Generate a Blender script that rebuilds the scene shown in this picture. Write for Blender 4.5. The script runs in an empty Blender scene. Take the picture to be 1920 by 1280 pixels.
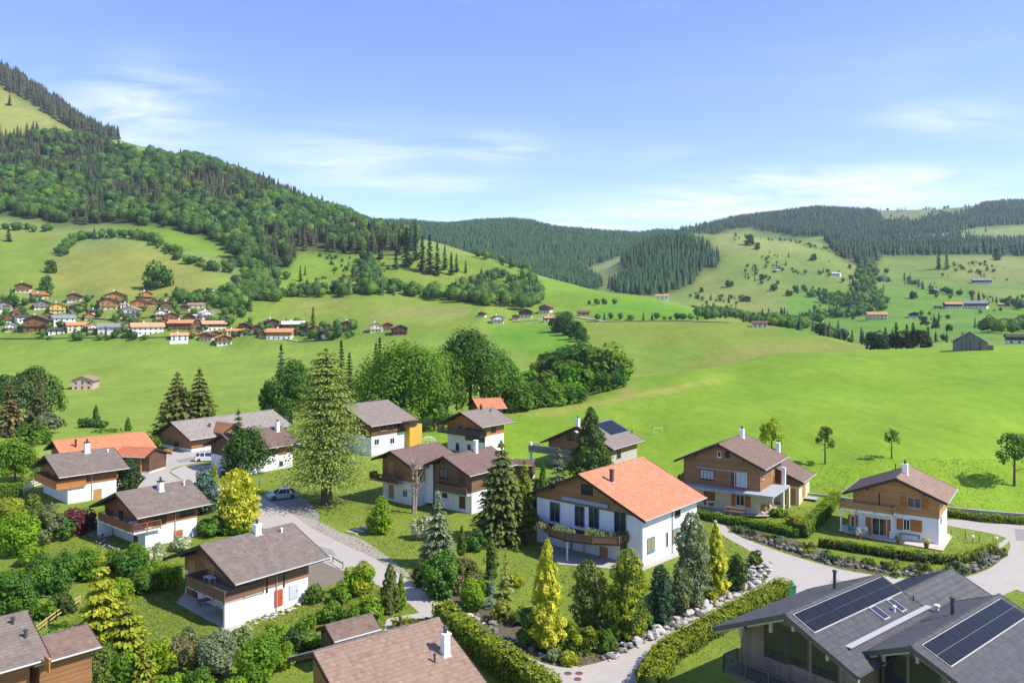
import bpy, bmesh, math, random
import numpy as np
from mathutils import Vector, Matrix
R = math.radians
random.seed(7)
rng = np.random.default_rng(11)
scene = bpy.context.scene
col = scene.collection

# ------------------------------------------------------------------ camera
FPX, CU, HV = 1500.0, 960.0, 580.0          # focal length, centre column and horizon row for a 1920x1280 frame
ZG = -28.0                                  # level of the hamlet's ground below the drone
cam_d = bpy.data.cameras.new('camera'); cam = bpy.data.objects.new('camera', cam_d); col.objects.link(cam)
cam.location = (0, 0, 0); cam.rotation_euler = (R(90), 0, 0)
cam_d.sensor_width = 36; cam_d.lens = 36 * FPX / 1920; cam_d.shift_y = -(640 - HV) / 1920
cam_d.clip_start = 0.5; cam_d.clip_end = 20000
scene.camera = cam

# ------------------------------------------------------------------ sun, sky, exposure
SUN_EL = R(47); SUN_DIR = Vector((0.937 * math.cos(SUN_EL), -0.35 * math.cos(SUN_EL), math.sin(SUN_EL))).normalized()
sun_d = bpy.data.lights.new('sun', 'SUN'); sun = bpy.data.objects.new('sun', sun_d); col.objects.link(sun)
sun_d.energy = 3.9; sun_d.angle = R(0.53); sun_d.color = (1, 0.955, 0.88)
sun.rotation_euler = SUN_DIR.to_track_quat('Z', 'Y').to_euler()
world = bpy.data.worlds.new('World'); scene.world = world; world.use_nodes = True
wt = world.node_tree; wt.nodes.clear()
class NT:
    """tiny node helper"""
    def __init__(s, t): s.t = t
    def n(s, typ, inp=None, **kw):
        x = s.t.nodes.new(typ)
        for k, v in kw.items(): setattr(x, k, v)
        for k, v in (inp or {}).items():
            if hasattr(v, 'links') or hasattr(v, 'is_linked'): s.t.links.new(v, x.inputs[k])
            else: x.inputs[k].default_value = v
        return x
    def m(s, op, a, b=None, c=None):
        x = s.t.nodes.new('ShaderNodeMath'); x.operation = op
        for i, v in enumerate((a, b, c)):
            if v is None: continue
            if hasattr(v, 'is_linked'): s.t.links.new(v, x.inputs[i])
            else: x.inputs[i].default_value = v
        return x.outputs[0]
    def mixc(s, fac, a, b, mode='MIX'):
        x = s.t.nodes.new('ShaderNodeMix'); x.data_type = 'RGBA'; x.blend_type = mode
        for k, v in ((0, fac), (6, a), (7, b)):
            if hasattr(v, 'is_linked'): s.t.links.new(v, x.inputs[k])
            else: x.inputs[k].default_value = (v if k == 0 else (v[0], v[1], v[2], 1))
        return x.outputs[2]
    def ramp(s, fac, stops):
        x = s.t.nodes.new('ShaderNodeValToRGB'); s.t.links.new(fac, x.inputs[0])
        e = x.color_ramp.elements
        while len(e) < len(stops): e.new(0.5)
        for i, (p, c) in enumerate(stops):
            e[i].position = p; e[i].color = (c, c, c, 1) if isinstance(c, (int, float)) else (*c, 1)
        return x.outputs[0]
w = NT(wt)
sky = w.n('ShaderNodeTexSky', sky_type='NISHITA', sun_disc=False, sun_elevation=SUN_EL,
          sun_rotation=math.atan2(SUN_DIR.x, SUN_DIR.y), altitude=900, air_density=1.0, dust_density=0.15, ozone_density=2.2)
tc = w.n('ShaderNodeTexCoord')
sep = w.n('ShaderNodeSeparateXYZ', {0: tc.outputs['Generated']})
# a high thin cloud sheet seen in perspective: direction divided by its height
hz = w.m('MAXIMUM', w.m('ADD', sep.outputs[2], 0.10), 0.03)
px_ = w.m('DIVIDE', sep.outputs[0], hz); py_ = w.m('DIVIDE', sep.outputs[1], hz)
cv = w.n('ShaderNodeCombineXYZ', {0: w.m('MULTIPLY', px_, 0.55), 1: w.m('MULTIPLY', py_, 1.0), 2: 3.7})
n1 = w.n('ShaderNodeTexNoise', {'Vector': cv.outputs[0], 'Scale': 0.9, 'Detail': 3.0, 'Roughness': 0.5, 'Distortion': 0.6})
n2 = w.n('ShaderNodeTexNoise', {'Vector': cv.outputs[0], 'Scale': 2.6, 'Detail': 9.0, 'Roughness': 0.62, 'Distortion': 1.1})
wisps = w.m('MULTIPLY', w.ramp(n1.outputs[0], [(0.46, 0.0), (0.70, 1.0)]), w.ramp(n2.outputs[0], [(0.40, 0.0), (0.74, 1.0)]))
def bank(u, v, su, sv, amp):
    """a cloud bank round the direction seen at that place of the sky"""
    a = (u - CU) / FPX; b = (HV - v) / FPX
    ty = w.m('MAXIMUM', sep.outputs[1], 0.05)
    du = w.m('DIVIDE', w.m('SUBTRACT', w.m('DIVIDE', sep.outputs[0], ty), a), su / FPX)
    dv = w.m('DIVIDE', w.m('SUBTRACT', w.m('DIVIDE', sep.outputs[2], ty), b), sv / FPX)
    r2 = w.m('ADD', w.m('MULTIPLY', du, du), w.m('MULTIPLY', dv, dv))
    return w.m('MULTIPLY', w.m('EXPONENT', w.m('MULTIPLY', r2, -1.0)), amp)
banks = [bank(250, 205, 140, 75, 0.8), bank(640, 290, 180, 50, 0.45), bank(940, 275, 75, 28, 0.45), bank(1480, 388, 340, 38, 0.8), bank(1640, 335, 260, 26, 0.6),
         bank(1120, 422, 180, 20, 0.5), bank(820, 345, 180, 16, 0.45), bank(1790, 222, 120, 26, 0.4), bank(1460, 335, 45, 16, 0.5), bank(480, 400, 300, 30, 0.1)]
tot = banks[0]
for b in banks[1:]: tot = w.m('ADD', tot, b)
n3 = w.n('ShaderNodeTexNoise', {'Vector': cv.outputs[0], 'Scale': 2.4, 'Detail': 9.0, 'Roughness': 0.64, 'Distortion': 1.0})
soft = w.m('MULTIPLY', tot, w.ramp(n3.outputs[0], [(0.36, 0.05), (0.62, 1.0)]))
up = w.ramp(sep.outputs[2], [(0.0, 0.0), (0.02, 1.0)])
cl = w.m('MULTIPLY', w.m('MINIMUM', w.m('ADD', w.m('MULTIPLY', wisps, 0.28), soft), 0.9), up)
hsv = w.n('ShaderNodeHueSaturation', {'Hue': 0.519, 'Saturation': 1.16, 'Value': 1.0, 'Color': sky.outputs[0]})
skyc = w.mixc(cl, hsv.outputs[0], (5.6, 5.75, 6.2))
bg = w.n('ShaderNodeBackground', {'Color': skyc, 'Strength': 0.148})
wo = w.n('ShaderNodeOutputWorld', {'Surface': bg.outputs[0]})

scene.render.engine = 'CYCLES'
scene.cycles.use_denoising = True
scene.cycles.max_bounces = 6; scene.cycles.diffuse_bounces = 3; scene.cycles.transmission_bounces = 4
scene.cycles.transparent_max_bounces = 6; scene.cycles.volume_bounces = 0
scene.cycles.sample_clamp_indirect = 4
scene.view_settings.view_transform = 'Standard'; scene.view_settings.look = 'None'
scene.view_settings.exposure = 0.84; scene.view_settings.gamma = 1.0
scene.view_settings.use_curve_mapping = False

# ------------------------------------------------------------------ helpers
def tag(o, label=None, cat=None, group=None, kind=None):
    if label: o['label'] = label
    if cat: o['category'] = cat
    if group: o['group'] = group
    if kind: o['kind'] = kind
    return o
def link(o, parent=None):
    col.objects.link(o)
    if parent: o.parent = parent
    return o
def empty(name, loc, rz=0.0):
    o = bpy.data.objects.new(name, None); o.empty_display_size = 0.3
    o.location = loc; o.rotation_euler = (0, 0, rz)
    return link(o)
class MB:
    """collects shapes into ONE mesh"""
    def __init__(s): s.v = []; s.f = []; s.t = []; s.cur = (1, 1, 1)
    def add(s, V, F):
        b = len(s.v); s.v += [tuple(p) for p in V]; s.f += [tuple(i + b for i in f) for f in F]; s.t += [s.cur] * len(V)
        return s
    def box(s, c, d, rz=0.0, taper=1.0):
        hx, hy, hz = d[0] / 2, d[1] / 2, d[2] / 2; ca, sa = math.cos(rz), math.sin(rz); V = []
        for sz in (-1, 1):
            k = taper if sz > 0 else 1.0
            for sx, sy in ((-1, -1), (1, -1), (1, 1), (-1, 1)):
                x, y = sx * hx * k, sy * hy * k
                V.append((c[0] + x * ca - y * sa, c[1] + x * sa + y * ca, c[2] + sz * hz))
        return s.add(V, [(3, 2, 1, 0), (4, 5, 6, 7), (0, 1, 5, 4), (1, 2, 6, 5), (2, 3, 7, 6), (3, 0, 4, 7)])
    def b2(s, x0, x1, y0, y1, z0, z1): return s.box(((x0 + x1) / 2, (y0 + y1) / 2, (z0 + z1) / 2), (abs(x1 - x0), abs(y1 - y0), abs(z1 - z0)))
    def hull(s, A, B):
        """two loops of the same length joined and capped"""
        n = len(A)
        return s.add(list(A) + list(B), [tuple(range(n - 1, -1, -1)), tuple(range(n, 2 * n))] + [(i, (i + 1) % n, n + (i + 1) % n, n + i) for i in range(n)])
    def bar(s, a, b, wd, ht=None):
        a = Vector(a); b = Vector(b); d = (b - a).normalized(); up = Vector((0, 0, 1)) if abs(d.z) < 0.95 else Vector((0, 1, 0))
        sx = d.cross(up).normalized() * (wd / 2); sy = sx.cross(d).normalized() * ((ht or wd) / 2)
        q = [-sx - sy, sx - sy, sx + sy, -sx + sy]
        return s.hull([a + k for k in q], [b + k for k in q])
    def tube(s, pts, rad, n=8):
        pts = [Vector(p) for p in pts]; rs = rad if isinstance(rad, (list, tuple)) else [rad] * len(pts); rings = []
        for i, p in enumerate(pts):
            d = (pts[min(i + 1, len(pts) - 1)] - pts[max(i - 1, 0)]).normalized()
            up = Vector((0, 0, 1)) if abs(d.z) < 0.9 else Vector((1, 0, 0))
            a = d.cross(up).normalized(); b = d.cross(a).normalized()
            rings.append([p + (a * math.cos(2 * math.pi * k / n) + b * math.sin(2 * math.pi * k / n)) * rs[i] for k in range(n)])
        V = [q for r in rings for q in r]; F = []
        for i in range(len(rings) - 1):
            for k in range(n): F.append((i * n + k, i * n + (k + 1) % n, (i + 1) * n + (k + 1) % n, (i + 1) * n + k))
        F.append(tuple(range(n - 1, -1, -1))); F.append(tuple((len(rings) - 1) * n + k for k in range(n)))
        return s.add(V, F)
    def lathe(s, prof, n=12, c=(0, 0, 0)):
        V = []; F = []
        for r, z in prof:
            for k in range(n): V.append((c[0] + r * math.cos(2 * math.pi * k / n), c[1] + r * math.sin(2 * math.pi * k / n), c[2] + z))
        for i in range(len(prof) - 1):
            for k in range(n): F.append((i * n + k, i * n + (k + 1) % n, (i + 1) * n + (k + 1) % n, (i + 1) * n + k))
        F.append(tuple(range(n - 1, -1, -1))); F.append(tuple((len(prof) - 1) * n + k for k in range(n)))
        return s.add(V, F)
    def mesh(s, name, mat, tint=False):
        me = bpy.data.meshes.new(name); me.from_pydata(s.v, [], s.f); me.materials.append(mat)
        if tint:
            a = me.attributes.new('tint', 'FLOAT_COLOR', 'POINT')
            a.data.foreach_set('color', np.array([(*t, 1) for t in s.t], np.float32).ravel())
        me.update(); return me
    def build(s, name, mat, parent=None, smooth=False, tint=False):
        me = s.mesh(name, mat, tint)
        if smooth: me.polygons.foreach_set('use_smooth', [True] * len(me.polygons))
        return link(bpy.data.objects.new(name, me), parent)
def np_mesh(name, V, F, mat, tint=None):
    me = bpy.data.meshes.new(name); n, m, k = len(V), len(F), F.shape[1]
    me.vertices.add(n); me.vertices.foreach_set('co', V.astype(np.float32).ravel())
    me.loops.add(m * k); me.loops.foreach_set('vertex_index', F.astype(np.int32).ravel())
    me.polygons.add(m); me.polygons.foreach_set('loop_start', np.arange(0, m * k, k, dtype=np.int32))
    me.update(calc_edges=True)
    if tint is not None:
        a = me.attributes.new('tint', 'FLOAT_COLOR', 'POINT')
        a.data.foreach_set('color', np.concatenate([tint, np.ones((n, 1))], 1).astype(np.float32).ravel())
    me.materials.append(mat); me.validate(); return me

# ------------------------------------------------------------------ materials
MATS = {}
def material(name, build):
    m = bpy.data.materials.new(name); m.use_nodes = True; m.node_tree.nodes.clear()
    t = NT(m.node_tree); sh = build(t); t.n('ShaderNodeOutputMaterial', {'Surface': sh}); MATS[name] = m; return m
def pbsdf(t, base, rough=0.7, normal=None, **kw):
    d = {'Base Color': base if hasattr(base, 'is_linked') else (*base, 1), 'Roughness': rough}
    if normal is not None: d['Normal'] = normal
    for k, v in kw.items(): d[k.replace('_', ' ')] = v
    return t.n('ShaderNodeBsdfPrincipled', d).outputs[0]
def speckle(c, amt=0.25, scale=1.5, rough=0.8, bump=0.0, bscale=25.0, scale2=9.0, dirt=None, spec=0.3):
    def f(t):
        tcn = t.n('ShaderNodeTexCoord').outputs['Object']
        a = t.n('ShaderNodeTexNoise', {'Vector': tcn, 'Scale': scale, 'Detail': 5.0, 'Roughness': 0.6}).outputs[0]
        b = t.n('ShaderNodeTexNoise', {'Vector': tcn, 'Scale': scale2, 'Detail': 4.0}).outputs[0]
        k = t.m('ADD', 1.0 - amt, t.m('MULTIPLY', t.m('ADD', a, b), amt))
        base = t.mixc(1.0, c, t.n('ShaderNodeCombineColor', {0: k, 1: k, 2: k}).outputs[0], 'MULTIPLY')
        if dirt:
            base = t.mixc(t.ramp(a, [(0.5, 0.0), (0.75, 0.6)]), base, dirt)
        nrm = None
        if bump:
            h = t.n('ShaderNodeTexNoise', {'Vector': tcn, 'Scale': bscale, 'Detail': 3.0}).outputs[0]
            nrm = t.n('ShaderNodeBump', {'Strength': bump, 'Distance': 0.05, 'Height': h}).outputs[0]
        return pbsdf(t, base, rough, nrm, Specular_IOR_Level=spec)
    return f
def timber(c, plank=0.16, horizontal=True, amt=0.45):
    def f(t):
        tcn = t.n('ShaderNodeTexCoord').outputs['Object']; sp = t.n('ShaderNodeSeparateXYZ', {0: tcn})
        s = sp.outputs[2] if horizontal else t.m('ADD', sp.outputs[0], sp.outputs[1])
        q = t.m('DIVIDE', s, plank); fr = t.m('FRACT', q); idx = t.m('FLOOR', q)
        wn = t.n('ShaderNodeTexWhiteNoise', noise_dimensions='1D'); t.t.links.new(idx, wn.inputs['W'])
        st = t.n('ShaderNodeVectorMath', {0: tcn, 1: (0.7, 0.7, 9.0) if horizontal else (9.0, 9.0, 0.7)}, operation='MULTIPLY')
        a = t.n('ShaderNodeTexNoise', {'Vector': st.outputs[0], 'Scale': 1.1, 'Detail': 5.0}).outputs[0]
        b = t.n('ShaderNodeTexNoise', {'Vector': tcn, 'Scale': 0.5, 'Detail': 3.0}).outputs[0]
        gap = t.ramp(fr, [(0.0, 0.35), (0.10, 1.0)])
        k = t.m('MULTIPLY', gap, t.m('ADD', 1 - amt, t.m('MULTIPLY', t.m('ADD', t.m('ADD', a, b), wn.outputs[0]), amt * 0.66)))
        base = t.mixc(1.0, c, t.n('ShaderNodeCombineColor', {0: k, 1: k, 2: k}).outputs[0], 'MULTIPLY')
        nrm = t.n('ShaderNodeBump', {'Strength': 0.5, 'Distance': 0.03, 'Height': gap}).outputs[0]
        return pbsdf(t, base, 0.75, nrm, Specular_IOR_Level=0.25)
    return f
def tinted(c, rough=0.75, amt=0.3, scale=2.0, lichen=None, spec=0.3):
    def f(t):
        at = t.n('ShaderNodeAttribute', attribute_name='tint').outputs[0]
        tcn = t.n('ShaderNodeTexCoord').outputs['Object']
        a = t.n('ShaderNodeTexNoise', {'Vector': tcn, 'Scale': scale, 'Detail': 6.0, 'Roughness': 0.65}).outputs[0]
        k = t.m('ADD', 1 - amt, t.m('MULTIPLY', a, 2 * amt))
        base = t.mixc(1.0, t.mixc(1.0, c, at, 'MULTIPLY'), t.n('ShaderNodeCombineColor', {0: k, 1: k, 2: k}).outputs[0], 'MULTIPLY')
        if lichen:
            b = t.n('ShaderNodeTexNoise', {'Vector': tcn, 'Scale': 0.9, 'Detail': 8.0, 'Roughness': 0.7}).outputs[0]
            base = t.mixc(t.ramp(b, [(0.48, 0.0), (0.72, 0.55)]), base, lichen)
        return pbsdf(t, base, rough, Specular_IOR_Level=spec)
    return f
def foliage_shader(trans=0.42, rough=0.6):
    def f(t):
        oi = t.n('ShaderNodeObjectInfo').outputs['Color']; at = t.n('ShaderNodeAttribute', attribute_name='tint').outputs[0]
        c = t.mixc(1.0, oi, at, 'MULTIPLY')
        d = pbsdf(t, c, rough, Specular_IOR_Level=0.25)
        tcol = t.mixc(1.0, c, (1.25, 1.2, 0.55), 'MULTIPLY')
        tr = t.n('ShaderNodeBsdfTranslucent', {'Color': tcol}).outputs[0]
        return t.n('ShaderNodeMixShader', {0: trans, 1: d, 2: tr}).outputs[0]
    return f
FOL = material('foliage', foliage_shader()); NEEDLE = material('needles', foliage_shader(0.32, 0.7))
BARK = material('bark', speckle((0.11, 0.075, 0.05), 0.5, 3, 0.9, 0.6, 12))
PALEBARK = material('pale_bark', speckle((0.32, 0.25, 0.19), 0.4, 3, 0.9, 0.4, 12))
CORE = material('twigs', speckle((0.035, 0.045, 0.015), 0.4, 3, 0.9))
def plaster_shader(t):
    tcn = t.n('ShaderNodeTexCoord').outputs['Object']; st = t.n('ShaderNodeVectorMath', {0: tcn, 1: (2.2, 2.2, 0.22)}, operation='MULTIPLY').outputs[0]
    a = t.n('ShaderNodeTexNoise', {'Vector': st, 'Scale': 1.0, 'Detail': 6.0, 'Roughness': 0.65}).outputs[0]; b = t.n('ShaderNodeTexNoise', {'Vector': tcn, 'Scale': 0.45, 'Detail': 5.0}).outputs[0]
    base = t.mixc(t.ramp(a, [(0.48, 0.0), (0.78, 0.75)]), (0.79, 0.78, 0.75), (0.60, 0.56, 0.49)); base = t.mixc(t.ramp(b, [(0.45, 0.0), (0.75, 0.35)]), base, (0.66, 0.64, 0.60))
    nrm = t.n('ShaderNodeBump', {'Strength': 0.15, 'Distance': 0.05, 'Height': t.n('ShaderNodeTexNoise', {'Vector': tcn, 'Scale': 30.0}).outputs[0]}).outputs[0]
    return pbsdf(t, base, 0.9, nrm, Specular_IOR_Level=0.2)
PLASTER = material('plaster', plaster_shader)
CREAM = material('cream_plaster', speckle((0.66, 0.56, 0.36), 0.1, 0.6, 0.9, 0.15, 30))
TIMBER = {k: material('timber_' + k, timber(c)) for k, c in dict(brown=(0.27, 0.130, 0.058), dark=(0.13, 0.070, 0.040), honey=(0.46, 0.245, 0.09), red=(0.32, 0.125, 0.050),
          ochre=(0.30, 0.165, 0.060), orange=(0.46, 0.185, 0.060), umber=(0.20, 0.115, 0.065), chestnut=(0.31, 0.158, 0.072)).items()}
GREYBOARD = material('grey_board', timber((0.19, 0.155, 0.125), 0.24, False, 0.5))
WEATHERED = material('weathered_board', timber((0.20, 0.185, 0.17), 0.3, False, 0.5))
TRIM = material('dark_trim', speckle((0.045, 0.028, 0.02), 0.4, 4, 0.7))
PALETRIM = material('pale_metal_trim', speckle((0.42, 0.40, 0.38), 0.2, 3, 0.45))
WHITE = material('white_paint', speckle((0.78, 0.78, 0.77), 0.06, 2, 0.5))
WOODLIGHT = material('light_wood', speckle((0.42, 0.22, 0.085), 0.4, 5, 0.7))
SHUTTER = material('shutter_wood', timber((0.40, 0.155, 0.04), 0.09))
REDWOOD = material('red_wood', timber((0.50, 0.085, 0.03), 0.1, False, 0.3))
GLASS = material('window_glass', lambda t: pbsdf(t, (0.02, 0.026, 0.03), 0.06, Specular_IOR_Level=0.8))
BLUEFRAME = material('blue_frame', speckle((0.06, 0.22, 0.32), 0.2, 4, 0.5))
METAL = material('dark_metal', speckle((0.06, 0.062, 0.065), 0.3, 4, 0.45))
CONCRETE = material('concrete', speckle((0.42, 0.385, 0.335), 0.25, 0.8, 0.9, 0.2, 20))
GREYCONC = material('grey_slab', speckle((0.36, 0.38, 0.40), 0.2, 0.8, 0.8))
STONE = material('stone', tinted((0.40, 0.375, 0.34), 0.9, 0.35, 3))
def tmat(name, c, **k): return material(name, tinted(c, **k))
TILE = dict(brown=tmat('brown_tile', (0.165, 0.108, 0.080), lichen=(0.19, 0.16, 0.13)), old=tmat('old_tile', (0.155, 0.120, 0.098), lichen=(0.24, 0.22, 0.19)), tan=tmat('tan_tile', (0.235, 0.155, 0.112)),
            orange=tmat('orange_tile', (0.52, 0.185, 0.098), amt=0.25, lichen=(0.44, 0.20, 0.13)), terracotta=tmat('terracotta_tile', (0.52, 0.185, 0.085), amt=0.25), grey=tmat('grey_tile', (0.25, 0.215, 0.19)), slate=tmat('slate_tile', (0.078, 0.077, 0.076), rough=0.65, amt=0.2),
            taupe=tmat('taupe_tile', (0.205, 0.165, 0.140)), plum=tmat('plum_tile', (0.155, 0.098, 0.082)))
SOLAR = material('solar_glass', lambda t: pbsdf(t, (0.010, 0.011, 0.014), 0.35, Specular_IOR_Level=0.25))
ASPHALT = material('pale_asphalt', speckle((0.41, 0.37, 0.315), 0.28, 0.25, 0.9, 0.15, 40, 2.5, dirt=(0.33, 0.298, 0.255)))
def flat(name, c, rough=0.6, **k):
    if name in MATS: return MATS[name]
    return material(name, lambda t: pbsdf(t, c, rough, **k))

# ------------------------------------------------------------------ terrain: one height field through surveyed points (column, row, distance)
CP = []
def cps(*rows): CP.extend(rows)
cps(  # valley floor and meadow beyond the hamlet on the left
    (-700, 760, 300), (-300, 750, 300), (0, 770, 255), (150, 733, 340), (300, 760, 290), (450, 770, 270), (450, 700, 400), (250, 682, 430), (0, 690, 420), (-400, 690, 420),
    (560, 770, 255), (560, 690, 420), (700, 770, 240), (700, 680, 420), (850, 765, 235), (850, 670, 400), (960, 745, 235),
    # far village shelf and the slope above it
    (-500, 640, 520), (-500, 545, 620), (0, 640, 520), (0, 590, 565), (0, 545, 610), (200, 636, 525), (200, 590, 565), (200, 548, 605), (400, 640, 520), (400, 590, 565), (400, 556, 600), (560, 637, 520), (560, 610, 550), (700, 630, 500), (700, 600, 555), (700, 560, 625),
    (860, 620, 510), (860, 592, 560), (880, 562, 635), (940, 606, 540), (1020, 602, 540), (1020, 585, 590),
    (0, 480, 740), (0, 415, 900), (120, 520, 690), (250, 520, 690), (250, 468, 780), (330, 445, 850), (420, 520, 700), (430, 480, 800), (600, 545, 690), (600, 500, 790), (620, 474, 850), (760, 548, 690), (760, 490, 790), (880, 540, 720), (900, 500, 790), (-500, 430, 900), (-500, 500, 740),
    # wooded mountain
    (-900, 20, 1700), (-500, 40, 1600), (-500, 250, 1150), (0, 135, 1500), (0, 210, 1350), (0, 300, 1130), (100, 195, 1480), (200, 255, 1430), (200, 330, 1150), (300, 285, 1380), (300, 360, 1060), (400, 312, 1300), (420, 400, 1000), (500, 352, 1240),
    (560, 380, 1200), (560, 430, 950), (640, 405, 1140), (700, 432, 1080), (720, 455, 920), (780, 448, 980), (850, 465, 880), (930, 488, 840), (1000, 515, 800), (1050, 530, 780), (1100, 543, 760), (1150, 549, 740), (1210, 556, 720),
    (-500, 150, 1950), (0, 220, 1950), (200, 320, 1850), (400, 380, 1700), (560, 430, 1600), (700, 470, 1500), (850, 500, 1250), (1000, 545, 1050),
    # knoll with the lone house, the lower hill in front of it
    (1000, 560, 680), (1100, 565, 640), (1200, 575, 610), (1280, 580, 620), (1340, 595, 590), (1110, 600, 520), (1250, 601, 500), (1350, 601, 480), (1400, 606, 470), (1480, 618, 440), (1560, 632, 410), (1640, 652, 380),
    (1130, 640, 420), (1250, 640, 410), (1350, 635, 405), (1450, 645, 385), (1200, 690, 345), (1300, 685, 345), (1400, 675, 345), (1530, 665, 345),
    # gully
    (1050, 640, 430), (1080, 690, 320), (1000, 760, 250), (1120, 720, 270),
    # near meadow and its crest
    (980, 776, 200), (1100, 800, 172), (1100, 755, 215), (1180, 730, 232), (1200, 800, 172), (1300, 695, 262), (1300, 740, 208), (1300, 810, 158), (1400, 780, 168), (1380, 708, 245), (1450, 664, 285), (1500, 780, 160), (1500, 710, 222), (1550, 658, 290), (1640, 656, 290),
    (1640, 720, 205), (1640, 800, 147), (1640, 860, 126), (1740, 658, 280), (1818, 657, 262), (1818, 720, 190), (1818, 800, 140), (1818, 890, 117), (1920, 655, 262), (1920, 760, 162), (1920, 880, 118), (2200, 650, 270), (2200, 760, 160), (2200, 880, 118), (2600, 650, 270), (2600, 800, 150),
    (1450, 860, 132), (1450, 900, 122), (1250, 870, 140), (1550, 880, 124),
    # behind the crest: valley, then the right-hand slopes
    (1720, 652, 360), (1850, 648, 360), (2100, 640, 380), (1600, 648, 450), (1680, 640, 480), (1550, 622, 600), (1650, 602, 700), (1800, 605, 640), (1920, 612, 600), (2200, 610, 600), (1450, 600, 760),
    (1440, 585, 830), (1330, 582, 840), (1300, 560, 930), (1250, 560, 980), (1200, 548, 1010), (1550, 562, 950), (1640, 560, 900), (1750, 552, 950), (1880, 560, 900), (2200, 555, 900),
    (1350, 520, 1120), (1310, 480, 1250), (1385, 436, 1400), (1460, 450, 1420), (1500, 500, 1160), (1540, 460, 1400), (1560, 520, 1080), (1660, 520, 1150), (1660, 490, 1300), (1780, 498, 1220), (1900, 500, 1220), (2200, 495, 1220), (1800, 470, 1420), (1920, 470, 1420),
    (1430, 470, 1750), (1500, 440, 1800), (1600, 445, 1700), (1700, 450, 1600), (1900, 445, 1620), (1380, 445, 2000),
    (1280, 436, 2050), (1380, 416, 2200), (1460, 404, 2350), (1530, 391, 2450), (1620, 397, 2500), (1700, 394, 2600), (1800, 390, 2600), (1880, 381, 2500), (1960, 381, 2500), (2200, 385, 2500), (2600, 380, 2500),
    (1480, 420, 2050), (1650, 425, 2000), (1800, 420, 2000), (1900, 415, 2000), (2200, 415, 2000), (1530, 420, 3100), (1880, 410, 3100), (2400, 420, 3100),
    # centre: wooded ridge behind the saddle
    (1260, 452, 1420), (1200, 470, 1420), (1210, 510, 1180), (1150, 500, 1500), (1120, 530, 1280), (1130, 485, 1700), (1040, 530, 1200), (1000, 500, 1450), (900, 480, 1500), (1000, 455, 1850), (1100, 462, 1850), (1180, 470, 1900), (1200, 445, 2250), (1120, 438, 2300), (1040, 432, 2300), (980, 418, 2250), (900, 420, 2250), (830, 428, 2250), (740, 420, 2100), (600, 430, 2200),
    (980, 450, 3100), (1200, 460, 3100), (600, 450, 3100), (1260, 475, 1650))
CPa = np.array(CP, float); _z = (HV - CPa[:, 1]) * CPa[:, 2] / FPX
near = [(u, d) for u in (-1500, -700, -200, 200, 600, 1000, 1400, 1800, 2200, 2700) for d in (12, 25, 45, 70, 95)] + [(u, d) for u in (-700, -200, 100, 300, 500, 650) for d in (120, 145, 165)] + [(u, d) for u in (750, 850, 950, 1050) for d in (115, 135, 150)]
_px = np.concatenate([CPa[:, 0], [a for a, b in near]]); _pd = np.concatenate([CPa[:, 2], [b for a, b in near]]); _pz = np.concatenate([_z, [ZG] * len(near)])
_P = np.stack([_px / 330.0, np.log(_pd) * 2.0], 1)
def _phi(r2): return np.where(r2 > 1e-12, 0.5 * r2 * np.log(np.maximum(r2, 1e-12)), 0)
_n = len(_P); _A = np.zeros((_n + 3, _n + 3)); _d2 = ((_P[:, None] - _P[None]) ** 2).sum(-1)
_A[:_n, :_n] = _phi(_d2) + np.eye(_n) * 0.004; _A[:_n, _n] = 1; _A[:_n, _n + 1:] = _P; _A[_n, :_n] = 1; _A[_n + 1:, :_n] = _P.T
_sc = _pd / 100.0
_w = np.linalg.solve(_A, np.concatenate([_pz, [0, 0, 0]]))
def _smooth(t): t = np.clip(t, 0, 1); return t * t * (3 - 2 * t)
def _noise2(x, y):
    return (np.sin(x * 1.0 + 1.3 * np.sin(y * 0.7)) + np.sin(y * 1.1 + 1.7 * np.sin(x * 0.6 + 1.0)) + 0.5 * np.sin(2.3 * x + 1.9 * y)) / 2.5
def tz(u, d):
    """ground height on column u (pixels) at distance d (metres)"""
    u = np.asarray(u, float); d = np.asarray(d, float); u, d = np.broadcast_arrays(u, d); sh = u.shape
    q = np.stack([u.ravel() / 330.0, np.log(d.ravel()) * 2.0], 1); out = np.empty(len(q))
    for i in range(0, len(q), 20000):
        c = q[i:i + 20000]; out[i:i + 20000] = _phi(((c[:, None] - _P[None]) ** 2).sum(-1)) @ _w[:_n] + _w[_n] + c @ _w[_n + 1:]
    z = out.reshape(sh)
    d0 = np.interp(u, [-500, 600, 750, 950, 1050, 1250, 1350, 2400], [160, 160, 150, 140, 122, 112, 106, 104])
    k = _smooth((d / d0 - 1.0) / 0.22)
    x = (u - CU) * d / FPX
    rough = _noise2(x / 23.0, d / 23.0) * np.clip((d - 150) / 900.0, 0, 1) * 2.2 + _noise2(x / 70.0 + 4, d / 70.0) * np.clip((d - 250) / 900.0, 0, 1) * 3.0
    return ZG * (1 - k) + (z + rough) * k
def zat(x, y): return float(tz(CU + FPX * x / y, y))
_D = np.geomspace(40, 3800, 700)
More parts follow.
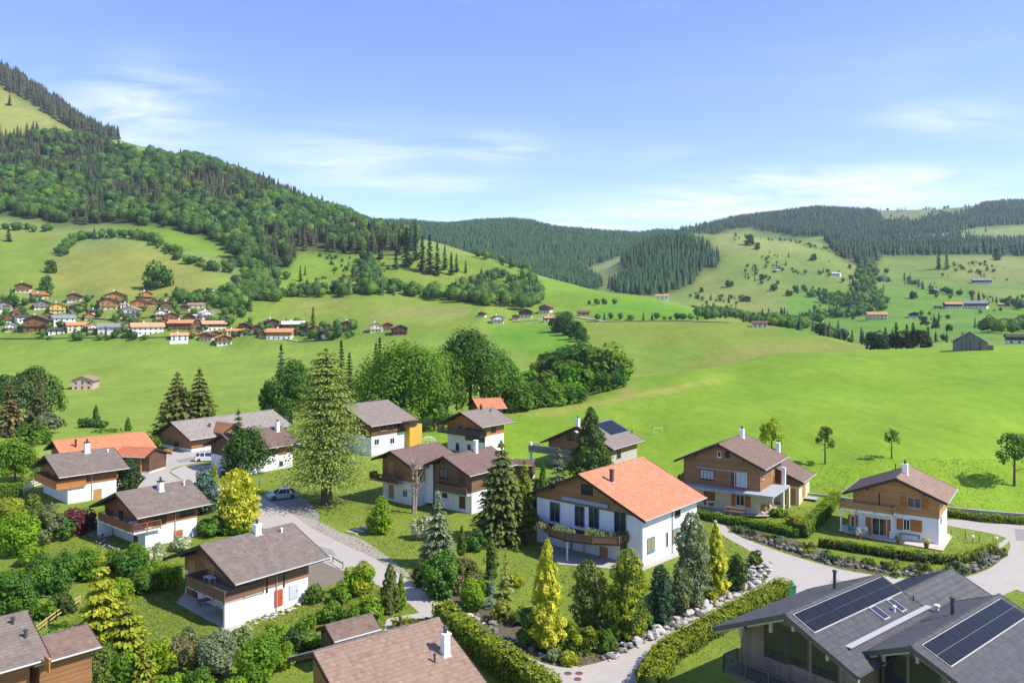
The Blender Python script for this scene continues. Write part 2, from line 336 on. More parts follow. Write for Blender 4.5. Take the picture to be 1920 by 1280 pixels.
def ray(u, v, dmin=40.0, dmax=3800.0):
    """the ground point seen at a place of the photograph"""
    if v > 860 or (v > 700 and dmax < 150):
        pass
    z = tz(np.full_like(_D, u), _D); rz = (HV - v) / FPX * _D
    ok = np.where((z >= rz) & (_D >= dmin) & (_D <= dmax))[0]
    if len(ok) == 0:
        i = int(np.argmin(np.where((_D >= dmin) & (_D <= dmax), (rz - z) / _D, 9e9)))
        return Vector(((u - CU) * _D[i] / FPX, _D[i], z[i]))
    i = ok[0]
    if i > 0 and _D[i - 1] >= dmin:
        a, b = rz[i - 1] - z[i - 1], rz[i] - z[i]; k = a / (a - b) if a != b else 0; d = _D[i - 1] + (_D[i] - _D[i - 1]) * min(max(k, 0), 1)
    else: d = _D[i]
    return Vector(((u - CU) * d / FPX, d, float(tz(u, d))))
def gp(u, v, z=ZG):
    d = z * FPX / (HV - v); return Vector(((u - CU) * d / FPX, d, z))
def inside(px, py, poly):
    poly = np.array(poly, float); x, y = np.asarray(px), np.asarray(py); c = np.zeros(x.shape, bool); j = len(poly) - 1
    for i in range(len(poly)):
        xi, yi = poly[i]; xj, yj = poly[j]
        with np.errstate(divide='ignore', invalid='ignore'):
            c ^= ((yi > y) != (yj > y)) & (x < (xj - xi) * (y - yi) / (yj - yi + 1e-12) + xi)
        j = i
    return c

# woods: outline of the ground they stand on (as seen), distance range, spacing area, share of conifers, height
WOODS = [
    dict(n='mountain_forest', l='mixed forest covering the steep mountain flank at top left', poly=[(-400, 100), (-40, 100), (0, 262), (60, 250), (130, 262), (180, 262), (230, 285), (330, 300), (420, 305), (500, 345), (560, 375), (640, 400), (720, 425), (790, 450), (770, 470), (700, 478), (640, 474), (560, 470), (540, 500), (520, 540), (440, 550), (420, 520), (440, 490), (420, 460), (330, 430), (240, 420), (130, 425), (60, 410), (0, 405), (-400, 420)], d=(760, 1500), a=78, con=0.42, h=(12, 26), tone=0),
    dict(n='ridge_spruces', l='dark spruces along the crest of the grassy slope at top left', poly=[(-300, 60), (0, 118), (60, 160), (130, 205), (200, 235), (230, 262), (180, 262), (120, 235), (60, 195), (20, 175), (0, 160), (-300, 120)], d=(1280, 1620), a=110, con=1.0, h=(18, 26), tone=1),
    dict(n='far_ridge_forest', l='blue-green spruce forest on the distant ridge behind the saddle', poly=[(560, 425), (720, 412), (980, 408), (1100, 430), (1230, 437), (1300, 440), (1240, 455), (1190, 475), (1160, 482), (1110, 500), (1095, 505), (1130, 535), (1110, 548), (1030, 535), (980, 510), (900, 480), (840, 462), (790, 455), (560, 460)], d=(1050, 2400), a=62, con=0.85, h=(12, 19), tone=2),
    dict(n='spur_forest', l='dark spruce wood on the spur below the saddle', poly=[(1165, 485), (1200, 465), (1250, 448), (1290, 452), (1335, 462), (1350, 490), (1345, 502), (1320, 500), (1300, 530), (1262, 548), (1210, 556), (1160, 550), (1140, 540), (1190, 515), (1210, 505), (1170, 507)], d=(950, 1600), a=70, con=0.8, h=(14, 21), tone=2),
    dict(n='high_forest', l='dark blue forest on the high hill at top right', poly=[(1275, 435), (1380, 412), (1530, 393), (1640, 398), (1660, 415), (1720, 415), (1800, 400), (1850, 385), (1880, 381), (2300, 381), (2300, 420), (1900, 422), (1840, 425), (1790, 435), (1740, 440), (1690, 445), (1640, 440), (1560, 440), (1500, 445), (1430, 425), (1380, 428), (1340, 440)], d=(1700, 2750), a=85, con=0.9, h=(12, 19), tone=3),
    dict(n='belt_forest', l='dark spruce belt above the meadows at right', poly=[(1545, 448), (1600, 446), (1700, 452), (1790, 445), (1840, 455), (2300, 455), (2300, 478), (1900, 480), (1850, 478), (1780, 477), (1650, 480), (1640, 500), (1625, 505), (1580, 485), (1560, 470)], d=(1150, 1750), a=66, con=0.85, h=(14, 21), tone=3),
    dict(n='hilltop_wood', l='dark wood behind the grassy knoll with the mast at right', poly=[(1400, 418), (1460, 405), (1530, 430), (1560, 445), (1490, 440), (1420, 432)], d=(1600, 2600), a=85, con=0.95, h=(12, 19), tone=3),
]
# ground colours: (outline, distance range, colour, softness)
C_MEADOW = (0.186, 0.298, 0.022); C_LAWN = (0.172, 0.225, 0.030); C_VALLEY = (0.195, 0.275, 0.038); C_HAY = (0.225, 0.240, 0.050); C_DRY = (0.29, 0.245, 0.085); C_OLIVE = (0.170, 0.230, 0.035)
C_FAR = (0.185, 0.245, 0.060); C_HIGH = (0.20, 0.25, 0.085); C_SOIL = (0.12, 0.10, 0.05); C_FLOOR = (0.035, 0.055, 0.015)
COVERS = [
    ([(-900, 540), (900, 540), (900, 635), (600, 648), (-900, 650)], (440, 900), (0.150, 0.230, 0.030)),
    ([(110, 475), (200, 462), (300, 470), (340, 490), (400, 520), (395, 560), (300, 575), (130, 560), (95, 520)], (500, 900), C_HAY),
    ([(-400, 430), (100, 440), (95, 520), (60, 560), (-400, 580)], (500, 1000), C_OLIVE), ([(200, 420), (420, 430), (430, 480), (340, 470), (260, 445)], (700, 1000), (0.155, 0.25, 0.025)),
    ([(0, 560), (60, 545), (250, 555), (420, 560), (420, 600), (0, 605)], (480, 700), (0.17, 0.225, 0.045)),
    ([(530, 475), (690, 475), (690, 550), (530, 545)], (600, 950), (0.165, 0.245, 0.028)), ([(700, 475), (1000, 480), (1020, 560), (720, 545)], (600, 950), (0.165, 0.235, 0.030)),
    ([(430, 590), (540, 565), (700, 555), (880, 570), (880, 615), (700, 605), (450, 612)], (480, 720), (0.185, 0.250, 0.035)),
    ([(480, 575), (560, 566), (640, 566), (660, 575), (560, 582)], (480, 720), C_HAY), ([(690, 580), (880, 578), (880, 592), (700, 596)], (480, 720), (0.235, 0.235, 0.065)),
    ([(920, 610), (1060, 605), (1085, 640), (1000, 675), (930, 640)], (300, 620), (0.130, 0.265, 0.018)),
    ([(1000, 520), (1100, 535), (1230, 552), (1290, 580), (1180, 562), (1080, 580), (1020, 580)], (560, 900), (0.155, 0.265, 0.022)),
    ([(1090, 590), (1150, 565), (1230, 562), (1330, 592), (1330, 602), (1100, 604)], (480, 700), (0.120, 0.255, 0.018)),
    ([(1080, 600), (1450, 600), (1650, 652), (1450, 665), (1180, 725), (1120, 660)], (300, 560), (0.180, 0.240, 0.032)),
    ([(1300, 660), (1450, 640), (1640, 655), (1450, 668), (1330, 690)], (320, 520), C_HAY), ([(1180, 640), (1280, 650), (1350, 670), (1240, 690)], (320, 520), (0.150, 0.235, 0.028)),
    ([(1250, 430), (1560, 430), (1640, 520), (1640, 600), (1250, 600)], (760, 1700), (0.175, 0.225, 0.050)), ([(1340, 430), (1440, 425), (1520, 470), (1340, 470)], (1000, 1700), (0.215, 0.255, 0.075)),
    ([(1400, 500), (1500, 480), (1570, 520), (1500, 540)], (900, 1400), (0.145, 0.205, 0.045)),
    ([(1640, 470), (2300, 460), (2300, 540), (1650, 545)], (900, 1600), (0.165, 0.225, 0.050)), ([(1780, 480), (2300, 470), (2300, 520), (1800, 520)], (900, 1600), (0.20, 0.235, 0.065)),
    ([(1480, 540), (2300, 530), (2300, 640), (1460, 640)], (420, 1100), (0.125, 0.235, 0.030)), ([(1820, 540), (2300, 535), (2300, 565), (1840, 560)], (600, 1100), (0.19, 0.24, 0.055)),
    ([(1300, 560), (1440, 560), (1440, 600), (1330, 600)], (700, 1000), (0.20, 0.23, 0.055)),
    ([(1120, 490), (1180, 480), (1175, 510), (1200, 510), (1150, 545), (1125, 530)], (1050, 1800), C_HIGH),
    ([(1500, 380), (2300, 370), (2300, 420), (1640, 415), (1500, 398)], (1900, 3200), (0.17, 0.20, 0.085)), ([(1640, 420), (1700, 425), (1690, 445), (1640, 440)], (1500, 2600), C_HIGH), ([(1760, 425), (2300, 420), (2300, 455), (1850, 450), (1770, 440)], (1450, 2600), C_HIGH),
    ([(-300, 130), (0, 130), (100, 215), (180, 262), (140, 275), (60, 255), (0, 265), (-300, 260)], (1200, 1700), (0.26, 0.28, 0.07)),
    ([(975, 779), (1040, 768), (1110, 755), (1180, 741), (1260, 726), (1330, 711), (1352, 704), (1356, 709), (1270, 731), (1180, 749), (1100, 764), (1050, 775)], (150, 300), (.33, .30, .07)), ([(1170, 720), (1195, 728), (1185, 742), (1165, 740)], (180, 300), (.30, .29, .07)),
    ([(700, 415), (840, 412), (840, 425), (740, 425)], (1800, 2400), C_HIGH),
]
us = np.concatenate([np.arange(-1400, -60, 40), np.arange(-60, 1990, 5.5), np.arange(1990, 3300, 40)]); ds = np.geomspace(9, 3800, 420)
UU, DD = np.meshgrid(us, ds); ZZ = tz(UU, DD)
PV = HV - FPX * ZZ / DD
cov = np.empty(UU.shape + (3,)); cov[:] = C_VALLEY
cov[DD < 150 + 8 * _noise2(UU / 60.0, DD / 20.0)] = C_LAWN
cov[inside(UU + _noise2(UU / 37.0, PV / 13.0) * 4, PV, [(780, 800), (980, 774), (1060, 760), (1180, 722), (1300, 650), (1450, 640), (2600, 630), (3300, 640), (3300, 960), (1820, 965), (1560, 935), (1250, 905), (1000, 880), (800, 845)]) & (DD > 100) & (DD < 335)] = C_MEADOW
cov[(DD >= 700)] = C_FAR
_jx = _noise2(UU / 37.0, PV / 13.0) * 5; _jy = _noise2(UU / 29.0 + 7, PV / 11.0) * 2.2
for poly, (a, b), c in COVERS:
    m = inside(UU + _jx, PV + _jy, poly) & (DD > a) & (DD < b); cov[m] = c
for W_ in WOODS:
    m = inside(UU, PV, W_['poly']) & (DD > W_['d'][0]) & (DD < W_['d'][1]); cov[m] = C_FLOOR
for _k in range(3):      # fields blend into one another over a few metres
    c2 = cov.copy(); c2[1:-1] = (cov[:-2] + 2 * cov[1:-1] + cov[2:]) / 4; cov = c2.copy(); c2[:, 1:-1] = (cov[:, :-2] + 2 * cov[:, 1:-1] + cov[:, 2:]) / 4; cov = c2
nr, nc = UU.shape
V = np.stack([(UU - CU) * DD / FPX, DD, ZZ], -1).reshape(-1, 3)
ii = (np.arange(nr - 1)[:, None] * nc + np.arange(nc - 1)[None]).ravel()
F = np.stack([ii, ii + 1, ii + nc + 1, ii + nc], 1)
def grass_shader(t):
    at = t.n('ShaderNodeAttribute', attribute_name='tint').outputs[0]
    tcn = t.n('ShaderNodeTexCoord').outputs['Object']
    a = t.n('ShaderNodeTexNoise', {'Vector': tcn, 'Scale': 0.018, 'Detail': 8.0, 'Roughness': 0.62}).outputs[0]
    st = t.n('ShaderNodeVectorMath', {0: tcn, 1: (1.0, 0.35, 1.0)}, operation='MULTIPLY').outputs[0]
    b = t.n('ShaderNodeTexNoise', {'Vector': st, 'Scale': 0.35, 'Detail': 6.0, 'Roughness': 0.7}).outputs[0]
    c = t.n('ShaderNodeTexNoise', {'Vector': tcn, 'Scale': 4.0, 'Detail': 4.0, 'Roughness': 0.7}).outputs[0]
    k = t.m('ADD', 0.15, t.m('ADD', t.m('MULTIPLY', a, 0.55), t.m('ADD', t.m('MULTIPLY', b, 0.75), t.m('MULTIPLY', c, 0.4))))
    e = t.n('ShaderNodeTexNoise', {'Vector': tcn, 'Scale': 1.1, 'Detail': 3.0, 'Roughness': 0.75}).outputs[0]; g2 = t.n('ShaderNodeTexNoise', {'Vector': st, 'Scale': 0.07, 'Detail': 5.0, 'Roughness': 0.65}).outputs[0]
    k = t.m('ADD', k, t.m('ADD', t.m('MULTIPLY', t.m('SUBTRACT', e, 0.5), 0.55), t.m('MULTIPLY', t.m('SUBTRACT', g2, 0.5), 0.6)))
    base = t.mixc(1.0, at, t.n('ShaderNodeCombineColor', {0: k, 1: k, 2: k}).outputs[0], 'MULTIPLY')
    base = t.mixc(t.ramp(a, [(0.50, 0.0), (0.70, 0.16)]), base, (0.24, 0.22, 0.05))
    base = t.mixc(t.ramp(b, [(0.60, 0.0), (0.80, 0.18)]), base, (0.25, 0.23, 0.06))
    h = t.m('ADD', t.m('MULTIPLY', c, 0.5), b)
    nrm = t.n('ShaderNodeBump', {'Strength': 0.45, 'Distance': 0.25, 'Height': h}).outputs[0]
    return pbsdf(t, base, 0.9, nrm, Specular_IOR_Level=0.1)
GRASS = material('grass_ground', grass_shader)
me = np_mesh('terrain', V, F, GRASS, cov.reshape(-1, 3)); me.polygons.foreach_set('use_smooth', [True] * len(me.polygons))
tag(link(bpy.data.objects.new('terrain', me)), 'green alpine meadows and hillsides rising to wooded ridges', None, None, 'structure')

# ------------------------------------------------------------------ roads, paving and beds (flat sheets laid on the hamlet's level ground)
def sheet(name, poly, mat, lift, label=None, pix=True, thick=0.0):
    pts = [gp(u, v) if pix else Vector((u, v, ZG)) for u, v in poly]
    bm = bmesh.new(); vs = [bm.verts.new((p.x, p.y, ZG + lift)) for p in pts]; f = bm.faces.new(vs)
    if f.normal.z < 0 or f.calc_area() and (f.normal_update() or f.normal.z < 0): bmesh.ops.reverse_faces(bm, faces=[f])
    if thick:
        r = bmesh.ops.extrude_face_region(bm, geom=[f]); top = [e for e in r['geom'] if isinstance(e, bmesh.types.BMVert)]
        bmesh.ops.translate(bm, verts=top, vec=(0, 0, thick))
        bmesh.ops.recalc_face_normals(bm, faces=bm.faces)
    bmesh.ops.triangulate(bm, faces=bm.faces)
    me = bpy.data.meshes.new(name); bm.to_mesh(me); bm.free(); me.materials.append(mat)
    return tag(link(bpy.data.objects.new(name, me)), label, None, None, 'structure')
def spline(pts, n=6):
    P = [np.array(p, float) for p in pts]; out = []
    for i in range(len(P) - 1):
        p0, p1, p2, p3 = P[max(i - 1, 0)], P[i], P[i + 1], P[min(i + 2, len(P) - 1)]
        for k in range(n):
            t = k / n; out.append(tuple(0.5 * ((2 * p1) + (-p0 + p2) * t + (2 * p0 - 5 * p1 + 4 * p2 - p3) * t * t + (-p0 + 3 * p1 - 3 * p2 + p3) * t ** 3)))
    out.append(tuple(P[-1])); return out
left_low = spline([(205, 905), (262, 922), (330, 938), (400, 955), (470, 985), (545, 1003), (600, 1050), (650, 1072), (705, 1095), (762, 1128), (790, 1152), (830, 1185), (900, 1245), (960, 1290), (1010, 1330)])
left_up = spline([(1230, 1330), (1190, 1275), (1090, 1250), (1030, 1246), (985, 1226), (920, 1190), (862, 1156), (800, 1112), (752, 1078), (700, 1046), (640, 1018), (585, 990), (552, 966), (520, 948), (488, 930), (440, 915), (400, 905), (378, 912), (340, 899), (318, 884), (340, 873), (385, 866), (440, 862), (470, 848), (440, 834), (405, 827), (350, 838), (287, 851), (262, 872)])
sheet('road', left_low + left_up, ASPHALT, 0.02, 'pale asphalt lane winding through the hamlet')
path_up = spline([(1085, 1250), (1140, 1236), (1200, 1208), (1290, 1160), (1370, 1120), (1425, 1095), (1442, 1075), (1425, 1048), (1395, 1026), (1362, 1008), (1335, 985)])
path_dn = spline([(1350, 975), (1380, 1002), (1440, 1026), (1500, 1046), (1590, 1070), (1700, 1084), (1785, 1086), (1850, 1068), (1886, 1040), (1893, 1018), (1870, 1003), (1775, 985)]) + [(1768, 972), (1850, 974), (1960, 980), (2150, 1000), (2250, 1120), (1950, 1120), (1905, 1105), (1850, 1130), (1700, 1150), (1550, 1130), (1440, 1112), (1380, 1128), (1290, 1176), (1222, 1212), (1190, 1260), (1200, 1320), (1090, 1320)]
sheet('road', path_up + path_dn, ASPHALT, 0.026, 'pale asphalt lane beside the grey house and round the timber chalet')
sheet('paving', [(1330 - 6, 1010)] and [(318, 884), (340, 899), (378, 912), (400, 905), (420, 885), (400, 872), (345, 873)], CONCRETE, 0.06, 'lighter concrete apron inside the bend by the white car')
sheet('driveway', [(490, 932), (505, 942), (520, 950), (552, 968), (592, 992), (600, 965), (575, 938), (540, 922), (505, 920)], material('gravel_grey', speckle((0.24, 0.225, 0.20), 0.35, 1.2, 0.95, 0.4, 25)), 0.012, 'grey gravel parking bay under the silver car')
sheet('driveway', [(725, 1160), (790, 1148), (835, 1150), (850, 1180), (790, 1200), (715, 1205)], CONCRETE, 0.03, 'concrete drive beside the small shed')
PATCH = material('asphalt_patch', speckle((0.27, 0.25, 0.225), 0.25, 1.0, 0.9, 0.2, 30))
sheet('asphalt_patch', [(1903, 991), (1930, 993), (1932, 1014), (1905, 1013)], PATCH, 0.034, 'dark repair patch on the right-hand lane')
sheet('asphalt_patch', [(1560, 1086), (1640, 1095), (1632, 1101), (1556, 1092)], PATCH, 0.034, 'long repaired strip across the lane behind the grey house')
sheet('asphalt_patch', [(592, 1022), (622, 1030), (632, 1042), (604, 1036)], PATCH, 0.030, 'repaired patch on the lane behind the red-door chalet')
sheet('asphalt_patch', [(330, 862), (372, 855), (376, 860), (336, 868)], PATCH, 0.030, 'repaired strip on the upper forecourt')
GRAVEL = material('gravel', speckle((0.34, 0.29, 0.235), 0.4, 1.0, 0.95, 0.5, 18, 6))
sheet('gravel_verge', spline([(545, 962), (600, 978), (640, 998), (680, 1012), (720, 1038), (752, 1062), (768, 1080), (745, 1075), (700, 1047), (640, 1019), (585, 991)]), GRAVEL, 0.016, 'pale gravel verge along the lane')
SOIL = material('soil', speckle((0.115, 0.085, 0.058), 0.5, 0.9, 0.95, 0.6, 9, 4, dirt=(0.21, 0.165, 0.11)))
sheet('garden_bed', spline([(760, 1080), (830, 1120), (900, 1180), (985, 1226), (1035, 1246), (1090, 1250), (1150, 1232), (1290, 1160), (1425, 1090), (1440, 1070), (1390, 1060), (1340, 1090), (1260, 1130), (1180, 1165), (1060, 1170), (960, 1160), (900, 1120), (820, 1075), (780, 1062)]), SOIL, 0.006, 'dark soil bed with boulders below the white house')
sheet('garden_bed', spline([(1325, 968), (1400, 990), (1500, 1015), (1560, 1040), (1680, 1062), (1790, 1066), (1850, 1040), (1870, 1025), (1886, 1036), (1848, 1066), (1785, 1083), (1700, 1081), (1590, 1067), (1500, 1043), (1440, 1023), (1375, 999)]), SOIL, 0.008, 'dark planted bank along the lane below the timber chalets')
sheet('gravel_yard', [(575, 1050), (612, 1040), (650, 1060), (665, 1078), (600, 1105), (570, 1095)], material('earth', speckle((0.19, 0.165, 0.115), 0.35, 0.8, 0.95, 0.3)), 0.01, 'bare earth yard behind the grey-tiled chalet')

# ------------------------------------------------------------------ houses of the hamlet
def face_uv(H, face, u, v):
    """where the line of sight through (u, v) meets a wall plane or roof slope of the house, in the house's own coordinates"""
    d = Vector(((u - CU) / FPX, 1.0, (HV - v) / FPX)); Mi = H.M.inverted(); o = Mi @ Vector((0, 0, 0)); q = (Mi.to_3x3() @ d)
    if face in 'GK':
        y = H.y0 if face == 'G' else H.y1; t = (y - o.y) / q.y
    elif face in 'RL':
        x = H.x1 if face == 'R' else H.x0; t = (x - o.x) / q.x
    elif face == 'r':   # right slope: z = zr - x*p
        t = (H.Hr - o.z - o.x * H.p) / (q.z + q.x * H.p)
    elif face == 'l':
        t = (H.Hr - o.z + o.x * H.p) / (q.z - q.x * H.p)
    return o + q * t
class House:
    def __init__(H, name, label, F, th, L, W, WL, Hr, h, zg=ZG, oe=1.0, og=1.2, h1=2.5, roof='brown', low=None, up='brown', tile=(0.33, 0.36), cat='house', rim=None, drop=0.5, tiles=True, ob=None):
        low = low or PLASTER; H.L, H.W, H.WL, H.Hr, H.h = L, W, WL, Hr, h; H.p = h / W
        H.root = tag(empty(name, (F[0], F[1], zg), -R(th)), label, cat)
        H.M = Matrix.Translation((F[0], F[1], zg)) @ Matrix.Rotation(-R(th), 4, 'Z')
        H.y0, H.y1, H.x1, H.x0 = og, L - (ob if ob is not None else og), W - oe, -(WL - oe); H.h1 = h1; H.roofkey = roof
        t = 0.2; p = H.p
        # masonry storey
        MB().b2(H.x0, H.x1, H.y0, H.y1, -drop, h1).build('wall', low, H.root)
        # timber storey: pentagon under the roof, 4 cm proud of the masonry
        if up:
            e = 0.04; a, b = H.x0 - e, H.x1 + e; zt = lambda x: Hr - abs(x) * p - t
            loop = lambda y: [(a, y, h1), (b, y, h1), (b, y, zt(b)), (0, y, Hr - t), (a, y, zt(a))]
            MB().hull(loop(H.y0 - e), loop(H.y1 + e)).build('timber_wall', TIMBER[up] if isinstance(up, str) else up, H.root)
        else:
            zt = lambda x: Hr - abs(x) * p - t; loop = lambda y: [(H.x0 + .003, y, h1), (H.x1 - .003, y, h1), (H.x1 - .003, y, zt(H.x1)), (0, y, Hr - t), (H.x0 + .003, y, zt(H.x0))]
            MB().hull(loop(H.y0 + .003), loop(H.y1 - .003)).build('gable_wall', low, H.root)
        # roof deck, verge boards, gutters, ridge
        m = MB()
        for s, w_ in ((1, W), (-1, WL)):
            q = lambda y: [(0, y, Hr), (s * w_, y, Hr - w_ * p), (s * w_, y, Hr - w_ * p - t), (0, y, Hr - t)]
            m.hull(q(0.0), q(L)) if s < 0 else m.hull(q(L), q(0.0))
        H.roof = m.build('roof', rim or TRIM, H.root)
        for y in (-0.05, L + 0.01):
            for s, w_ in ((1, W), (-1, WL)):
                m = MB(); q = lambda yy: [(0, yy, Hr + .07), (s * (w_ + .04), yy, Hr - w_ * p + .06), (s * (w_ + .04), yy, Hr - w_ * p - .27), (0, yy, Hr - .27)]
                m.hull(q(y), q(y + .045)); m.build('verge_board', rim or TRIM, H.roof)
        for s, w_ in ((1, W), (-1, WL)):
            zz = Hr - w_ * p - 0.03
            MB().tube([(s * (w_ + .09), 0, zz), (s * (w_ + .09), L, zz)], 0.075, 6).build('gutter', PALETRIM if not rim else rim, H.roof)
        m = MB(); nseg = max(3, int(L / 0.4))
        for k in range(nseg):
            y0, y1 = k * L / nseg, (k + 1) * L / nseg + 0.03; up_ = 0.012 * (k % 2)
            m.cur = (1, 1, 1) if random.random() < .7 else (.85, .85, .85)
            A = [(-.17, y0, Hr + .0 + up_), (-.1, y0, Hr + .10 + up_), (.1, y0, Hr + .10 + up_), (.17, y0, Hr + .0 + up_)]
            m.hull(A, [(a_[0], y1, a_[2]) for a_ in A])
        m.build('ridge_cap', TILE[roof], H.roof, tint=True)
        if tiles: H.tiles(tile)
        # purlin ends under the gable overhang
        for x in (0, W * .55, -WL * .55):
            MB().b2(x - .1, x + .1, 0.12, H.y0, Hr - abs(x) * p - .46, Hr - abs(x) * p - .22).build('purlin', TRIM, H.roof)
    def slope(H, s, a, k, up=0.0):
        """point on a slope: s side, a along the slope from the ridge, k along the ridge"""
        L_ = math.sqrt(1 + H.p ** 2); x = s * a / L_; return (x + s * up * H.p / L_, k, H.Hr - abs(x) * H.p + up / L_)
    def tiles(H, size, skip=None):
        tw, tl = size
        for s, w_ in ((1, H.W), (-1, H.WL)):
            S = w_ * math.sqrt(1 + H.p ** 2); nr_ = max(3, int(round(S / tl))); nc_ = max(4, int(round(H.L / tw)))
            r_, c_ = np.meshgrid(np.arange(nr_), np.arange(nc_), indexing='ij'); r_ = r_.ravel(); c_ = c_.ravel(); n = len(r_)
            a0, a1 = r_ * S / nr_, (r_ + 1) * S / nr_ + 0.012; k0 = c_ * H.L / nc_; k1 = (c_ + 1) * H.L / nc_; km = k0 * .45 + k1 * .55
            jit = rng.normal(0, 0.006, n); pts = []
            for a_, lift, ks in ((a0, 0.012, (k0, km, k1)), (a1, 0.05, (k0, km, k1)), (a1, 0.004, (k0, km, k1))):
                for j, kk in enumerate(ks):
                    u_ = lift + (0.022 if (j == 1 and lift > .006) else 0.0) + (jit if lift > .02 else 0)
                    L_ = math.sqrt(1 + H.p ** 2); x = s * (a_ / L_ + u_ * H.p / L_); pts.append(np.stack([x, kk, H.Hr - a_ / L_ * H.p + u_ / L_], 1))
            Vt = np.stack(pts, 1).reshape(-1, 3); b = np.arange(n)[:, None] * 9
            Fq = np.concatenate([b + np.array(q) for q in ([0, 1, 4, 3], [1, 2, 5, 4], [3, 4, 7, 6], [4, 5, 8, 7])])
            if s > 0: Fq = Fq[:, ::-1]
            tn = np.clip(rng.normal(1.0, 0.075, (n, 1)) * np.ones((1, 3)) + rng.normal(0, 0.015, (n, 3)), .6, 1.5)
            o = link(bpy.data.objects.new('roof_tiles', np_mesh('roof_tiles', Vt, Fq, TILE[H.roofkey], np.repeat(tn, 9, 0))), H.roof); o['kind'] = 'stuff'
    def onface(H, face, u, v): return face_uv(H, face, u, v)
    def window(H, face, u, v, w_, h_, frame=None, pane=None, shutter=None, name='window', bars=1, sill=True, loc=None):
        P = loc if loc is not None else face_uv(H, face, u, v); frame = frame or WHITE; pane = pane or GLASS; off = 0.045
        along = (1, 0) if face in 'GK' else (0, 1); nrm = {'G': (0, -1), 'K': (0, 1), 'R': (1, 0), 'L': (-1, 0)}[face]
        base = {'G': H.y0, 'K': H.y1, 'R': H.x1, 'L': H.x0}[face]
        def bx(m, a0, a1, z0, z1, d0, d1):
            if face in 'GK': m.b2(a0, a1, base + nrm[1] * d0, base + nrm[1] * d1, z0, z1)
            else: m.b2(base + nrm[0] * d0, base + nrm[0] * d1, a0, a1, z0, z1)
            return m
        a = P.x if face in 'GK' else P.y; z = P.z; f = 0.07; m = MB()
        bx(m, a - w_ / 2, a - w_ / 2 + f, z - h_ / 2, z + h_ / 2, 0, off + .05); bx(m, a + w_ / 2 - f, a + w_ / 2, z - h_ / 2, z + h_ / 2, 0, off + .05)
        bx(m, a - w_ / 2 + f, a + w_ / 2 - f, z - h_ / 2, z - h_ / 2 + f, 0, off + .049); bx(m, a - w_ / 2 + f, a + w_ / 2 - f, z + h_ / 2 - f, z + h_ / 2, 0, off + .049)
        for k in range(bars):
            c = a - w_ / 2 + w_ * (k + 1) / (bars + 1); bx(m, c - .03, c + .03, z - h_ / 2 + f, z + h_ / 2 - f, 0, off + .047)
        o = m.build(name, frame, H.root)
        if name == 'window' or pane is not GLASS: bx(MB(), a - w_ / 2 + f, a + w_ / 2 - f, z - h_ / 2 + f, z + h_ / 2 - f, 0, off + .012).build('pane' if name == 'window' else 'leaf', pane, o)
        else: bx(MB(), a - w_ / 2 + f, a + w_ / 2 - f, z - h_ / 2 + f, z + h_ / 2 - f, 0, off + .012).build('pane', GLASS, o)
        if sill and h_ < 1.7: bx(MB(), a - w_ / 2 - .08, a + w_ / 2 + .08, z - h_ / 2 - .07, z - h_ / 2, 0, off + .14).build('sill', frame, o)
        if shutter:
            for s in (-1, 1):
                c = a + s * (w_ / 2 + w_ / 4 + .04); bx(MB(), c - w_ / 4, c + w_ / 4, z - h_ / 2 - .04, z + h_ / 2 + .04, 0, off + .06).build('shutter', shutter, H.root)
        return P
    def panel(H, face, u, v, w_, h_, mat, name='door', d=0.09, loc=None):
        P = loc if loc is not None else face_uv(H, face, u, v); base = {'G': H.y0, 'K': H.y1, 'R': H.x1, 'L': H.x0}[face]; sg = {'G': -1, 'K': 1, 'R': 1, 'L': -1}[face]; m = MB()
        if face in 'GK': m.b2(P.x - w_ / 2, P.x + w_ / 2, base, base + sg * d, P.z - h_ / 2, P.z + h_ / 2)
        else: m.b2(base, base + sg * d, P.y - w_ / 2, P.y + w_ / 2, P.z - h_ / 2, P.z + h_ / 2)
        o = m.build(name, mat, H.root)
        if name == 'door':
            m = MB(); c = P.x + w_ * .35 if face in 'GK' else P.y + w_ * .35
            if face in 'GK': m.b2(c - .05, c + .05, base + sg * d, base + sg * (d + .06), P.z - .03, P.z + .03)
            else: m.b2(base + sg * d, base + sg * (d + .06), c - .05, c + .05, P.z - .03, P.z + .03)
            m.build('handle', METAL, o)
        return o
    def chimney(H, side, u, v, w_=0.6, d=0.5, ht=1.3, mat=None, pot=True, capm=None):
        P = face_uv(H, side, u, v); mat = mat or WHITE; z0 = P.z - w_ * H.p - .1
        o = MB().b2(P.x - w_ / 2, P.x + w_ / 2, P.y - d / 2, P.y + d / 2, z0, P.z + ht).build('chimney', mat, H.roof)
        MB().b2(P.x - w_ / 2 - .07, P.x + w_ / 2 + .07, P.y - d / 2 - .07, P.y + d / 2 + .07, P.z + ht + .002, P.z + ht + .09).build('chimney_cap', capm or mat, H.roof)
        if pot: MB().lathe([(.13, 0), (.13, .3), (.2, .32), (.02, .55)], 8, (P.x, P.y, P.z + ht + .092)).build('chimney_pot', METAL, H.roof)
        m = MB(); S = (1 if side == 'r' else -1); L_ = 1
        q = [(P.x - w_ * .75, P.y - d * .7), (P.x + w_ * .75, P.y - d * .7), (P.x + w_ * .75, P.y + d * .7), (P.x - w_ * .75, P.y + d * .7)]
        zz = lambda x: H.Hr - abs(x) * H.p
        m.hull([(x, y, zz(x) + .0) for x, y in q], [(x, y, zz(x) + .085) for x, y in q]); m.build('flashing', PALETRIM, H.roof)
